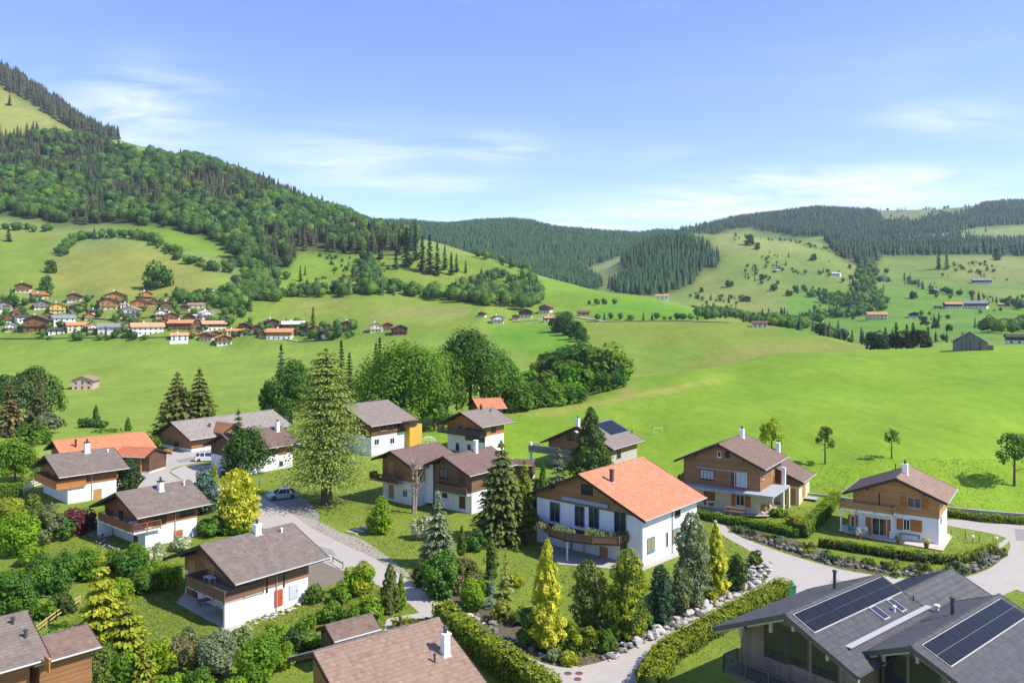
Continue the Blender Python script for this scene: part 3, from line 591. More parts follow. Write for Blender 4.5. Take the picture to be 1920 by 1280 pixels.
    def pipe(H, side, u, v, r=0.07, ht=0.6, mat=None):
        P = face_uv(H, side, u, v)
        MB().lathe([(r, -.2), (r, ht), (r * 1.6, ht + .01), (r * 1.6, ht + .1), (r * .3, ht + .16)], 8, P).build('vent_pipe', mat or METAL, H.roof)
    def skylight(H, side, u, v, w_, l_, mat=None):
        P = face_uv(H, side, u, v); s = 1 if side == 'r' else -1; a = abs(P.x) * math.sqrt(1 + H.p ** 2)
        for nm, sh, h0, h1, mt in (('skylight', 0.0, 0.0, 0.14, PALETRIM), ('pane', 0.08, 0.10, 0.155, GLASS)):
            c = [(a - l_ / 2 + sh, P.y - w_ / 2 + sh), (a - l_ / 2 + sh, P.y + w_ / 2 - sh), (a + l_ / 2 - sh, P.y + w_ / 2 - sh), (a + l_ / 2 - sh, P.y - w_ / 2 + sh)]
            MB().hull([H.slope(s, i, k, h0) for i, k in c], [H.slope(s, i, k, h1) for i, k in c]).build(nm, mt, H.roof)
    def solar(H, s, a0, a1, k0, k1, na, nk, gap=0.03, lift=0.12):
        da, dk = (a1 - a0) / na, (k1 - k0) / nk; proto = None
        fr = MB(); c = [(a0 - .05, k0 - .05), (a0 - .05, k1 + .05), (a1 + .05, k1 + .05), (a1 + .05, k0 - .05)]
        fr.hull([H.slope(s, i, k, .02) for i, k in c], [H.slope(s, i, k, lift - .012) for i, k in c]).build('solar_rack', PALETRIM, H.roof)
        for i in range(na):
            for j in range(nk):
                A0, A1, K0, K1 = a0 + i * da + gap / 2, a0 + (i + 1) * da - gap / 2, k0 + j * dk + gap / 2, k0 + (j + 1) * dk - gap / 2
                c = [(A0, K0), (A0, K1), (A1, K1), (A1, K0)]
                MB().hull([H.slope(s, x, y, lift - .01) for x, y in c], [H.slope(s, x, y, lift + .035) for x, y in c]).build('solar_panel', SOLAR, H.roof)
    def downpipe(H, face, y, mat=None):
        x = H.x1 + .12; e = H.W; ze = H.Hr - e * H.p - .1
        MB().tube([(e + .06, y, ze), (x, y, ze - .45), (x, y, 0)], 0.05, 6).build('downpipe', mat or METAL, H.root)
    def balcony(H, pts, z, depth_dir=None, rail_h=0.95, mat=None, slab=None, slab_t=0.16, boards='solid', posts=True, inner=None):
        """a balcony floor over outline pts (house coordinates) with a railing along the open edges listed by inner"""
        slab = slab or CONCRETE; mat = mat or TIMBER['brown']; m = MB()
        A = [(x, y, z - slab_t) for x, y in pts]; B = [(x, y, z) for x, y in pts]
        ar = sum(pts[i][0] * pts[(i + 1) % len(pts)][1] - pts[(i + 1) % len(pts)][0] * pts[i][1] for i in range(len(pts)))
        o = (m.hull(A, B) if ar > 0 else m.hull(A[::-1], B[::-1])).build('balcony', slab, H.root)
        for i, j in inner:
            a, b = Vector((*pts[i], z)), Vector((*pts[j], z)); ln = (b - a).length; d = (b - a) / ln; n = max(1, int(ln / 0.14))
            rl = MB()
            if boards == 'solid':
                for k in range(3): zz = rail_h * (k + .5) / 3; rl.bar(a + Vector((0, 0, zz)), b + Vector((0, 0, zz)), .04, rail_h / 3 - .015)
            elif boards == 'slat':
                for k in range(n + 1): p_ = a + d * (ln * k / n); rl.bar(p_ + Vector((0, 0, .06)), p_ + Vector((0, 0, rail_h)), .085, .025)
                rl.bar(a + Vector((0, 0, .15)), b + Vector((0, 0, .15)), .05, .07)
            elif boards == 'bars':
                for k in range(n + 1): p_ = a + d * (ln * k / n); rl.bar(p_ + Vector((0, 0, .06)), p_ + Vector((0, 0, rail_h)), .03, .03)
            rl.bar(a + Vector((0, 0, rail_h + .03)), b + Vector((0, 0, rail_h + .03)), .1, .06)
            rl.build('railing', mat, o)
            for k in range(max(2, int(ln / 1.6) + 1)):
                p_ = a + d * (ln * k / max(1, int(ln / 1.6))) if ln > 1.6 else (a if k == 0 else b)
                MB().bar(p_ + Vector((0, 0, -slab_t - .02)), p_ + Vector((0, 0, rail_h)), .09).build('railing_post', mat, o)
        return o
def hxy(H, u, v, z):
    """house coordinates of the point at height z (above the house's base) seen at (u, v)"""
    d = Vector(((u - CU) / FPX, 1.0, (HV - v) / FPX)); Mi = H.M.inverted(); o = Mi @ Vector((0, 0, 0)); q = Mi.to_3x3() @ d; t = (z - o.z) / q.z
    p = o + q * t; return (p.x, p.y)

# ---- white house with the orange roof
A = House('villa', 'white villa with a bright orange tiled roof and a curved planted balcony', (7.6, 91.6), 40.5, 14.2, 8.75, 7.6, 9.1, 3.82, oe=.8, og=.9, h1=5.35, roof='orange', up='ochre', tile=(0.42, 0.40))
A.chimney('r', 1147, 903, .38, .38, 1.35, METAL, pot=False)
A.window('G', 1101, 917, 1.6, 1.1, TRIM, bars=2); A.panel('G', 1140, 927, .9, .35, TRIM, 'vent')
for u, v, w_, h_ in ((1041, 959, 1.45, 2.3), (1087, 967, 1.35, 2.4), (1114, 970, 1.4, 2.4), (1163, 979, 1.55, 2.45)):
    A.window('G', u, v, w_, h_, BLUEFRAME, bars=1, sill=False, name='balcony_door')
A.panel('G', 1098, 940, 6.4, .42, flat('awning_grey', (0.30, 0.33, 0.42), 0.7), 'awning', .32)
A.panel('G', 1132, 1036, 1.05, 1.35, WOODLIGHT, 'door'); A.window('G', 1170, 1022, .9, 1.8, BLUEFRAME, bars=0, sill=False); A.window('G', 1037, 1000, 1.3, .8, METAL, bars=0, sill=False)
A.panel('G', 1095, 1020, .18, 2.2, PALETRIM, 'pilaster', .12); A.panel('G', 1072, 1014, .12, 2.2, METAL, 'downpipe', .12)
A.window('R', 1220, 1020, 1.5, 1.55, BLUEFRAME, flat('warm_curtain', (0.30, 0.22, 0.10), .8), bars=1); A.window('R', 1267, 1002, 1.5, 1.5, BLUEFRAME, flat('warm_curtain', (0, 0, 0)), bars=1); A.window('R', 1250, 1011, .45, 1.7, PALETRIM, bars=0, sill=False)
A.window('R', 1270, 961, 1.2, .7, METAL, bars=1); A.downpipe('R', 7.2)
zb = 2.55
bp = [hxy(A, *q, zb) for q in ((1008, 988), (1012, 985 - 3), (1040, 1005), (1075, 1012), (1120, 1015), (1160, 1017), (1181, 1008))]
bal = [(A.x0 + .02, A.y0 - .06)] + [(x, min(y, A.y0 - .3)) for x, y in [hxy(A, 1011, 984, zb), hxy(A, 1032, 1002, zb), hxy(A, 1060, 1012, zb), hxy(A, 1110, 1018, zb), hxy(A, 1160, 1020, zb), hxy(A, 1182, 1010, zb)]]
bal.append((bal[-1][0] + .1, A.y0 - .06))
A.balcony(bal, zb, rail_h=.75, mat=TIMBER['umber'], slab=TRIM, inner=[(k, k + 1) for k in range(len(bal) - 1)])
for u, v in ((1062, 1009),):
    x, y = hxy(A, u, v, zb); MB().b2(x - .07, x + .07, y + .1, y + .24, 0, zb - .17).build('balcony_post', WHITE, A.root)
sheet('patio', [(1032, 1022), (1010, 1025), (1048, 1058), (1120, 1064), (1165, 1068), (1205, 1070), (1290, 1035), (1288, 1022), (1210, 1055)], CONCRETE, 0.012, 'pale concrete patio round the white villa', thick=0.05)

# ---- timber chalet on the right with patio
B = House('chalet', 'honey-coloured timber chalet with white ground floor and blue lounger on its patio', (46.38, 96.63), 35.3, 9.44, 5.46, 6.08, 7.3, 2.27, zg=-27.7, h1=2.85, roof='tan', up='honey', og=1.1)
B.chimney('r', 1697, 888, .62, .62, 1.15, WHITE); B.pipe('l', 1679, 880)
B.window('G', 1714, 942, 1.5, 1.25, PALETRIM, shutter=SHUTTER, bars=1); B.panel('G', 1649, 938, .12, 1.9, TRIM, 'post'); B.panel('G', 1640, 938, .85, 1.9, TIMBER['honey'], 'door')
B.window('G', 1649, 987, 1.75, 2.15, WHITE, bars=1, sill=False, name='patio_door')
for u, v in ((1630, 985), (1664, 989)): B.panel('G', u, v, .8, 2.1, SHUTTER, 'shutter')
B.panel('G', 1594, 978, .5, 1.9, SHUTTER, 'shutter'); B.panel('G', 1605, 979, .5, 1.9, SHUTTER, 'shutter'); B.window('G', 1599, 977, .6, 1.5, WHITE, bars=0)
B.window('G', 1700, 983, .75, 1.35, WHITE, bars=1); B.panel('G', 1688, 982, .75, 1.35, SHUTTER, 'shutter'); B.panel('G', 1717, 985, 1.35, 1.4, SHUTTER, 'shutter')
B.panel('R', 1764, 975, 1.0, .8, WOODLIGHT, 'shutter')
bw = [(B.x0 - 1.3, B.y0 - .06), (B.x0 - 1.3, B.y0 - 1.35), (-.35, B.y0 - 1.35), (-.1, B.y0 - .06)]
B.balcony(bw, 2.95, rail_h=.8, mat=TIMBER['honey'], slab=WHITE, inner=[(0, 1), (1, 2), (2, 3)], slab_t=.2)
for x in (B.x0 - 1.2, -.45): MB().b2(x - .08, x + .08, B.y0 - 1.3, B.y0 - 1.14, 0, 2.74).build('balcony_post', WHITE, B.root)
for s in (-1.9, -3.6): MB().b2(s - .8, s + .8, B.y0 - 1.3, B.y0 - 1.1, 2.62, 2.74).build('awning_case', WHITE, B.root)
B.downpipe('R', B.y0 + .2, WHITE)
sheet('patio', [(1572, 996), (1640, 1012), (1700, 1022), (1768, 1034), (1786, 1006), (1772, 1000), (1750, 1012), (1580, 985)], material('pink_paving', speckle((0.56, 0.46, 0.38), .25, 1.5, .85)), 0.08, 'pinkish stone patio in front of the honey-coloured chalet', thick=0.06)

# ---- timber chalet with grey slab canopy
Cc = House('chalet', 'tall brown timber chalet with a grey slab canopy above its cream ground floor', (28.37, 110.07), 33.4, 11.75, 6.39, 6.35, 9.06, 2.86, zg=-27.6, h1=3.0, roof='brown', up='chestnut', low=CREAM, og=1.1)
Cc.chimney('r', 1391, 820, .55, .75, 1.15, WHITE); Cc.chimney('r', 1459, 846, .5, .5, 1.2, WHITE, pot=False)
Cc.window('G', 1326, 889, 2.0, 1.35, TRIM, flat('lace', (0.45, 0.45, 0.47), .8), bars=3); Cc.window('G', 1389, 899, 1.7, 1.9, WHITE, flat('lace', (0, 0, 0)), bars=2, sill=False, name='balcony_door'); Cc.panel('G', 1376, 899, .65, 1.9, TIMBER['dark'], 'shutter')
Cc.panel('G', 1354, 880, 7.2, .13, PALETRIM, 'awning_case', .3); Cc.window('G', 1349, 851, .55, .8, WHITE, bars=0); Cc.window('G', 1364, 851, .65, .75, TRIM, bars=0)
Cc.window('R', 1429, 890, .8, 1.2, PALETRIM, bars=1); Cc.panel('R', 1447, 890, 1.0, 2.0, WOODLIGHT, 'shutter')
Cc.window('G', 1388, 937, 1.2, 1.5, WHITE, bars=1); Cc.panel('G', 1377, 936, .75, 1.7, SHUTTER, 'shutter'); Cc.panel('G', 1402, 938, .8, 1.7, SHUTTER, 'shutter'); Cc.panel('G', 1330, 934, 1.6, 1.9, TIMBER['brown'], 'door')
cp = [(Cc.x0 - .2, Cc.y0 - 1.9), (Cc.x1 + 2.3, Cc.y0 - 1.9), (Cc.x1 + 2.3, Cc.y1 - 3.0), (Cc.x1 + .06, Cc.y1 - 3.0), (Cc.x1 + .06, Cc.y0 - .06), (Cc.x0 - .2, Cc.y0 - .06)]
m = MB(); m.hull([(x, y, 2.75) for x, y in cp], [(x, y, 2.98) for x, y in cp]); m.build('canopy', GREYCONC, Cc.root)
for x, y in ((Cc.x1 + 2.1, Cc.y0 + 3.4), (Cc.x1 + 2.1, Cc.y1 - 3.2)): MB().b2(x - .2, x + .2, y - .3, y + .3, -.4, 2.745).build('canopy_post', CREAM, Cc.root)
MB().b2(Cc.x1 + 1.2, Cc.x1 + 1.7, Cc.y1 - 3.3, Cc.y1 - 2.8, 2.99, 5.4).build('chimney_shaft', WHITE, Cc.root)
Ca = House('garage', 'small brown-roofed annexe with cream walls beside the tall brown chalet', (37.3, 114.2), 33.4, 7.4, 4.1, 3.2, 5.1, 1.75, zg=-27.6, h1=2.6, roof='brown', up='brown', low=CREAM, og=.6, oe=.7, cat='garage')
Ca.panel('G', 1482, 930, 1.4, 2.2, WOODLIGHT, 'door'); Ca.panel('R', 1507, 918, 1.4, 2.0, WOODLIGHT, 'door')
sheet('patio', [(1300, 955), (1355, 966), (1405, 972), (1440, 972), (1475, 950), (1530, 950), (1545, 940), (1510, 930), (1460, 940), (1425, 955), (1320, 940)], material('terrace_slab', speckle((0.36, 0.33, 0.28), .3, 1.2, .9)), 0.3, 'stone terrace under the grey slab canopy', thick=0.05)

# ---- chalet with roof panels behind the conifer
D = House('chalet', 'brown chalet with solar panels on its roof behind the pointed conifer', (11.37, 140.67), 36.4, 11.83, 7.26, 7.68, 6.5, 3.37, zg=-27, h1=1.8, roof='taupe', up='chestnut', low=CONCRETE, drop=1.6)
D.solar(1, .6, 4.6, 5.0, 11.3, 4, 5); D.pipe('r', 1185, 813, .1); D.chimney('l', 1083, 795, .6, .6, .9, WHITE)
D.window('G', 1070, 818, 1.6, 1.2, TRIM); D.window('R', 1160, 850, 1.4, 1.3, TRIM, bars=1)
D.balcony([(D.x0 - 2.2, D.y0 - 3.2), (D.x0 + 8, D.y0 - 3.2), (D.x0 + 8, D.y0 - .06), (D.x0 - 2.2, D.y0 - .06)], 1.5, mat=WEATHERED, slab=GREYCONC, inner=[(0, 1), (3, 0)])
MB().b2(D.x0 - 2.2, D.x0 - 1.8, D.y0 - 3.1, D.y0 - 2.7, -1.6, 3.1).build('pillar', WHITE, D.root); MB().b2(D.x0 - 1.7, D.x0 + 4, D.y0 - 3.0, D.y0 - 2.8, 2.45, 2.6).build('beam', WEATHERED, D.root)
# ---- chalet with black balcony
Eh = House('chalet', 'chalet with a long black balcony and orange timber side by the big leafy trees', (-10.09, 154.89), 39.3, 9.9, 5.63, 6.41, 7.32, 2.45, zg=-27.2, h1=2.9, roof='taupe', up='orange', og=2.2, drop=1.5)
Eh.chimney('r', 902, 768, .4, .4, .7, METAL); Eh.pipe('r', 920, 772, .12, .5)
Eh.panel('G', 890, 815, 5.0, 2.5, TIMBER['dark'], 'timber_panel', .06); Eh.window('G', 864, 803, .9, 2.0, TRIM, sill=False, name='balcony_door'); Eh.window('G', 858, 837, 1.1, 1.7, WHITE, bars=0, sill=False); Eh.window('G', 880, 838, 1.1, 1.2, WHITE, bars=0)
Eh.window('R', 925, 803, 1.4, 1.3, TRIM)
Eh.balcony([(Eh.x0 - .9, Eh.y0 - 1.9), (Eh.x1 + .3, Eh.y0 - 1.9), (Eh.x1 + .3, Eh.y0 - .06), (Eh.x0 - .9, Eh.y0 - .06)], 2.95, mat=METAL, slab=TRIM, inner=[(0, 1), (3, 0), (1, 2)], boards='slat')
MB().b2(Eh.x0 - .9, Eh.x0 - .75, Eh.y0 - 1.9, Eh.y0 - 1.75, 3.9, 5.0).build('post', TRIM, Eh.root)
E2 = House('chalet', 'orange-roofed house peeping over the black-balcony chalet', (-9.2, 186), 70, 7, 4.6, 4.6, 8.2, 1.9, zg=-29.0, h1=3, roof='terracotta', up='brown', og=.8, drop=1)
# ---- semi-detached pair
F1 = House('chalet', 'left half of the semi-detached brown chalets, with dark balcony and orange door', (-17.6, 115.2), 38.5, 10.0, 5.0, 3.9, 7.6, 2.0, h1=3.3, roof='plum', up='chestnut', og=1.4, oe=.9)
F1.panel('G', 733, 880, 1.0, 2.1, WOODLIGHT, 'door'); F1.panel('G', 734, 921, 1.0, 2.0, WOODLIGHT, 'door'); F1.window('G', 760, 925, 1.0, 1.0, WHITE)
F1.balcony([(F1.x0 - 1.2, F1.y0 - 1.5), (1.6, F1.y0 - 1.5), (1.6, F1.y0 - .06), (F1.x0 - 1.2, F1.y0 - .06)], 3.1, mat=TIMBER['dark'], slab=CONCRETE, inner=[(0, 1), (3, 0)])
F2 = House('chalet', 'right half of the semi-detached brown chalets, behind the large dark spruce', (-9.6, 111.0), 38.5, 10.5, 4.9, 3.7, 7.6, 2.1, h1=2.9, roof='plum', up='umber', og=1.4, oe=.8)
F2.panel('G', 803, 905, 2.0, 5.6, PLASTER, 'wall_panel', .08); F2.window('G', 832, 887, 1.5, 1.3, TRIM); F2.panel('G', 866, 893, 1.1, 2.0, TIMBER['dark'], 'door'); F2.window('G', 834, 925, .9, .9, TRIM, bars=0); F2.panel('G', 867, 940, 1.1, 1.9, TIMBER['dark'], 'door')
F2.balcony([(-1.6, F2.y0 - 1.3), (F2.x1 + .2, F2.y0 - 1.3), (F2.x1 + .2, F2.y0 - .06), (-1.6, F2.y0 - .06)], 2.75, mat=TIMBER['umber'], slab=CONCRETE, inner=[(0, 1), (3, 0)])
F2.chimney('r', 892, 848, .5, .5, 1.7, WHITE, pot=False)
# ---- larger house behind the larch
G = House('chalet', 'dark timber chalet with yellow bay half hidden behind the tall larch', (-33.51, 156.88), 38.9, 12.31, 8.76, 8.76, 8.5, 3.36, zg=-27.3, h1=3.0, roof='taupe', up='dark', og=1.0, drop=1)
for u, v in ((718, 800), (743, 798)): G.window('R', u, v, 1.5, 1.5, WOODLIGHT, bars=1)
G.window('R', 706, 828, 1.2, 1.2, WHITE); G.window('R', 735, 826, 1.2, 1.2, WHITE); G.panel('R', 772, 820, 3.4, 5.4, flat('yellow_render', (0.62, 0.36, 0.05), .8), 'bay', 1.2)
G.balcony([(G.x1 + .06, G.y1 - 3.2), (G.x1 + 1.5, G.y1 - 3.2), (G.x1 + 1.5, G.y1 + .3), (G.x1 + .06, G.y1 + .3)], 4.3, mat=TIMBER['dark'], slab=TRIM, inner=[(0, 1), (1, 2)], boards='slat')
G.panel('G', 690, 815, 1.5, 1.0, TIMBER['orange'], 'timber_panel')
# ---- long building with cross gable
Hh = House('long_house', 'long low brown timber building with grey-brown roof and a small cross gable', (-68.26, 159.79), 36.2, 24.67, 6.85, 6.93, 5.5, 2.97, h1=.6, roof='grey', up='brown', og=1.0, drop=1, tile=(0.5, 0.5))
m = MB(); gx = 7.0; k0 = 9.2; zr2 = 5.0
loop = [(gx, k0 - 2.4, .2), (gx, k0 + 2.4, .2), (gx, k0 + 2.4, 3.2), (gx, k0, 4.4), (gx, k0 - 2.4, 3.2)]
m.hull([(0.5, *q[1:]) for q in loop], loop); m.build('cross_gable', TIMBER['brown'], Hh.root)
m = MB()
for s in (-1, 1): m.hull([(.3, k0, 4.85), (.3, k0 + s * 3.1, 3.25), (.3, k0 + s * 3.1, 3.05), (.3, k0, 4.65)][::s], [(gx + .9, k0, 4.85), (gx + .9, k0 + s * 3.1, 3.25), (gx + .9, k0 + s * 3.1, 3.05), (gx + .9, k0, 4.65)][::s])
m.build('cross_gable_roof', TIMBER['brown'], Hh.roof); Hh.pipe('r', 393, 800, .2, .6); Hh.window('G', 331, 832, 1.6, .9, TRIM)
H2 = House('chalet', 'white chalet with plum roof and white chimney half hidden behind the round dark tree', (-50.0, 137.5), 40, 12.0, 6.0, 6.0, 6.6, 2.5, h1=2.6, roof='plum', up='dark', og=1.0)
H2.chimney('r', 520, 808, .6, .6, 1.6, WHITE); H2.panel('R', 530, 845, 1.6, 1.2, TIMBER['red'], 'timber_panel'); H2.window('R', 527, 868, .7, .7, METAL)
# ---- orange-roofed house with open carport
I = House('chalet', 'low timber house with pale orange roof and open carport on the left', (-79.0, 137.5), 46, 15.4, 5.6, 5.4, 5.4, 2.2, h1=1.0, roof='terracotta', up='brown', og=1.0, drop=.8)
I.pipe('r', 142, 838, .18, 1.2)
I2 = House('carport', 'orange-roofed timber carport joined to the low orange-roofed house', (-67.6, 139.2), 100, 6.2, 3.0, 4.6, 4.1, 1.1, h1=.3, roof='terracotta', up='dark', og=2.6, oe=1.6, cat='carport', ob=.3)
for x in (I2.x0 - 1.3, I2.x1 + 1.3):
    for y in (.5, 5.2): MB().b2(x - .1, x + .1, y - .1, y + .1, 0, I2.Hr - abs(x) * I2.p - .2).build('post', TIMBER['orange'], I2.root)
# ---- left-hand chalets
J = House('chalet', 'chalet with a bright orange wooden balcony and white chimney on the far left', (-68.77, 117.66), 43.3, 9.7, 6.2, 6.6, 6.5, 2.35, h1=2.5, roof='old', up='red', og=1.5)
J.chimney('r', 163, 848, .7, .7, 1.5, WHITE, capm=TRIM); J.pipe('r', 202, 848, .1, .4, WHITE)
J.window('R', 154, 895, 1.5, .9, TRIM, flat('blue_glass', (0.10, 0.14, 0.19), .15), bars=1); J.panel('R', 183, 926, 1.1, 1.6, WOODLIGHT, 'shutter'); J.panel('G', 100, 893, 1.6, 2.0, TIMBER['ochre'], 'timber_panel'); J.downpipe('R', J.y0 + 3.2, PALETRIM)
J.balcony([(J.x0 + 1.5, J.y0 - 1.6), (J.x1 + .35, J.y0 - 1.6), (J.x1 + .35, J.y0 + 2.3), (J.x1 + .06, J.y0 + 2.3), (J.x1 + .06, J.y0 - .06), (J.x0 + 1.5, J.y0 - .06)], 2.45, mat=TIMBER['orange'], slab=TIMBER['orange'], inner=[(0, 1), (1, 2), (5, 0)], rail_h=1.0)
K = House('chalet', 'chalet with white tables on its railed balcony beside the maroon shrub', (-47.60, 95.92), 40, 9.4, 5.58, 7.2, 6.0, 2.12, h1=2.35, roof='old', up='red', og=1.5)
K.chimney('r', 301, 919, .7, .55, 1.1, WHITE, capm=TRIM); K.pipe('r', 345, 910, .1, .5, WHITE)
K.window('R', 299, 974, 1.5, .9, TRIM, bars=2); K.window('R', 350, 960, 1.6, .6, TRIM, bars=2); K.panel('R', 334, 1001, 1.1, 1.0, TIMBER['red'], 'shutter'); K.downpipe('R', K.y0 + 3.6, PALETRIM); K.window('G', 205, 963, 1.2, 1.3, TRIM); K.window('G', 228, 968, 1.2, 1.5, TRIM); K.panel('G', 255, 1020, .9, 2.0, TIMBER['dark'], 'door')
K.balcony([(K.x0 + 2.2, K.y0 - 1.7), (K.x1 + .5, K.y0 - 1.7), (K.x1 + .5, K.y0 + 1.6), (K.x1 + .06, K.y0 + 1.6), (K.x1 + .06, K.y0 - .06), (K.x0 + 2.2, K.y0 - .06)], 2.1, mat=TIMBER['red'], slab=WHITE, inner=[(0, 1), (1, 2), (5, 0)], boards='slat')
MB().b2(K.x0 + 2.0, K.x0 + 2.4, K.y0 - 1.8, K.y0 - .2, -.3, 2.3).build('buttress', PLASTER, K.root)
Lh = House('chalet', 'dark chalet with weathered grey-brown roof, red door and wooden balcony in the middle left', (-28.86, 73.91), 40.6, 10.0, 6.07, 7.0, 6.2, 2.24, h1=2.35, roof='old', up='chestnut', og=1.7, tile=(0.30, 0.34))
Lh.chimney('r', 482, 1000, .6, .6, .9, WHITE); Lh.pipe('r', 528, 998, .09, .35, WHITE)
Lh.panel('R', 522, 1120, .85, 1.5, REDWOOD, 'door'); Lh.panel('R', 550, 1108, .95, 1.3, flat('grey_door', (0.5, 0.52, 0.56), .6), 'door'); Lh.downpipe('R', Lh.y0 + 3.1, PALETRIM)
for u, v in ((500, 1095), (532, 1085)): Lh.panel('R', u, v, .14, 1.5, TRIM, 'post', .1)
Lh.panel('G', 361, 1068, 1.3, 1.9, TIMBER['honey'], 'door'); Lh.panel('G', 395, 1070, 1.7, 1.5, TIMBER['honey'], 'shutter'); Lh.panel('G', 357, 1103, 1.2, 1.2, TIMBER['red'], 'shutter'); Lh.panel('G', 367, 1112, .7, 2.0, TIMBER['dark'], 'door')
Lh.balcony([(-1.6, Lh.y0 - 2.2), (Lh.x1 + .1, Lh.y0 - 2.2), (Lh.x1 + .1, Lh.y0 + 1.7), (Lh.x1 + .055, Lh.y0 + 1.7), (Lh.x1 + .055, Lh.y0 - .06), (-1.6, Lh.y0 - .06)], 2.3, mat=TIMBER['umber'], slab=CONCRETE, inner=[(0, 1), (1, 2), (5, 0)])
MB().b2(Lh.x1 - .25, Lh.x1 + .05, Lh.y0 - 2.1, Lh.y0 - .06, -.3, 2.13).build('wing_wall', PLASTER, Lh.root)
sheet('patio', [(330, 1130), (440, 1190), (475, 1180), (455, 1165), (352, 1105)], CONCRETE, 0.012, 'shaded stone terrace in front of the dark chalet', thick=.06)
Mh = House('chalet', 'chalet cut by the left edge at the bottom, brown timber with mottled roof', (-41.0, 50.3), 44, 9.3, 5.16, 5.16, 6.5, 1.75, h1=2.0, roof='old', up='brown', og=1.0, tile=(0.30, 0.34))
Mh.pipe('r', 24, 1170, .1, .4); Mh.pipe('r', 48, 1196, .1, .5)
M2 = House('porch', 'small brown timber porch with flat brown roof at the bottom left chalet', (-33.6, 54.9), 44, 4.2, 2.6, 1.4, 5.15, .75, h1=1.9, roof='brown', up='brown', og=.5, oe=.5, cat='porch')
M2.panel('G', 90, 1244, 1.0, .9, SHUTTER, 'shutter')
Nh = House('chalet', 'chalet seen from above with a tan tiled roof and tall white chimney at the bottom', (-12.54, 50.52), 52.2, 9.35, 6.0, 4.06, 6.3, 2.54, h1=2.2, roof='tan', up='ochre', og=1.4, tile=(0.30, 0.36))
Nh.chimney('r', 835, 1226, .5, .45, 1.35, WHITE); Nh.pipe('r', 815, 1242, .07, .5); Nh.pipe('l', 750, 1175, .08, .7)
N2 = House('shed', 'small brown-roofed shed tucked behind the tan-roofed chalet at the bottom', (-14.55, 62.23), 52.6, 4.04, 1.58, 1.58, 3.4, .7, h1=.4, roof='brown', up='dark', og=.3, oe=.3, tile=(.3, .3), cat='shed')
S1 = House('shed', 'little dark wooden shed behind the large dark spruce', (.3, 133.5), 100, 3.6, 2.2, 2.2, 3.0, .5, h1=.3, roof='brown', up='dark', og=.3, oe=.3, cat='shed')

# ---- modern grey twin-gabled house at the bottom right
def modern(label, F, th, L, W, WL, Hr, h, oe=1.0, og=1.9):
    H = House('modern_house', label, F, th, L, W, WL, Hr, h, h1=2.6, roof='slate', up=GREYBOARD, low=GREYBOARD, og=og, oe=oe, rim=flat('anthracite', (0.055, 0.06, 0.065), .5), tiles=False)
    return H
O1 = modern('grey modern chalet with roof solar panels and two skylights, left gable of the pair', (17.87, 52.46), 51.2, 12.6, 4.95, 5.65, 8.0, 2.29)
O2 = modern('grey modern chalet with roof solar panels, right gable of the pair', (24.23, 48.64), 50.7, 13.96, 6.2, 3.61, 7.5, 2.75)
def slates(H, rows, cols, n_own, clip=None):
    """slates as pieces of their own where they show largest, the rest as one part"""
    proto = {}; rest = MB(); cnt = []
    for s, w_ in ((1, H.W), (-1, H.WL)):
        S = w_ * math.sqrt(1 + H.p ** 2); nr_ = max(4, int(round(S / rows))); nc_ = int(round(H.L / cols)); a_ = S / nr_; c_ = H.L / nc_
        for i in range(nr_):
            for j in range(nc_):
                o = (0.5 if i % 2 else 0.0) * c_; k0, k1 = max(0, j * c_ - o), min(H.L, (j + 1) * c_ - o)
                cnt.append((s, i * a_, (i + 1) * a_ + .03, k0 + .006, k1 - .006))
                if i % 2 and j == nc_ - 1: cnt.append((s, i * a_, (i + 1) * a_ + .03, k1 + .006, H.L))
    def dist(q):
        p = H.M @ Vector(H.slope(q[0], (q[1] + q[2]) / 2, (q[3] + q[4]) / 2)); v = HV - FPX * p.z / p.y; u = CU + FPX * p.x / p.y
        return (0 if q[0] > 0 else 6) + p.length * .2 + (50 if v > 1290 or u > 1930 else 0)
    cnt.sort(key=dist)
    for n, (s, A0, A1, K0, K1) in enumerate(cnt):
        q = [(A0, K0, .015), (A0, K1, .015), (A1, K1, .05), (A1, K0, .05)]
        top = [H.slope(s, a, k, l + random.uniform(-.004, .004)) for a, k, l in q]; bot = [H.slope(s, a, k, l - .014) for a, k, l in q]
        g = random.uniform(.88, 1.14); m = MB() if n < n_own else rest; m.cur = (g, g, g * random.uniform(.97, 1.04))
        m.hull(bot[::-1], top[::-1]) if s > 0 else m.hull(bot, top)
        if n < n_own: m.build('slate', TILE['slate'], H.roof, tint=True)
    o = rest.build('slates', TILE['slate'], H.roof, tint=True); o['kind'] = 'stuff'
slates(O1, .42, .46, 290); slates(O2, .42, .46, 290)
def solar_px(H, tl, tr, bl, na, nk):
    g = math.sqrt(1 + H.p ** 2); a, b, c = (face_uv(H, 'r', *q) for q in (tl, tr, bl))
    H.solar(1, max(.3, a.x * g), c.x * g, a.y, min(b.y, H.L - .3), na, nk)
solar_px(O1, (1485, 1152), (1650, 1081), (1528, 1186), 2, 10); solar_px(O2, (1726, 1209), (1872, 1122), (1783, 1250), 2, 11)
O1.skylight('r', 1648, 1150, .8, 1.25); O1.skylight('r', 1680, 1136, .7, 1.25)
O1.pipe('l', 1565, 1104, .12, 1.3); O2.pipe('l', 1786, 1152, .14, 1.1); O1.pipe('r', 1677, 1146, .09, .3, WHITE); O2.pipe('l', 1757, 1145, .14, .35, WHITE); O1.pipe('r', 1713, 1127, .05, .3)
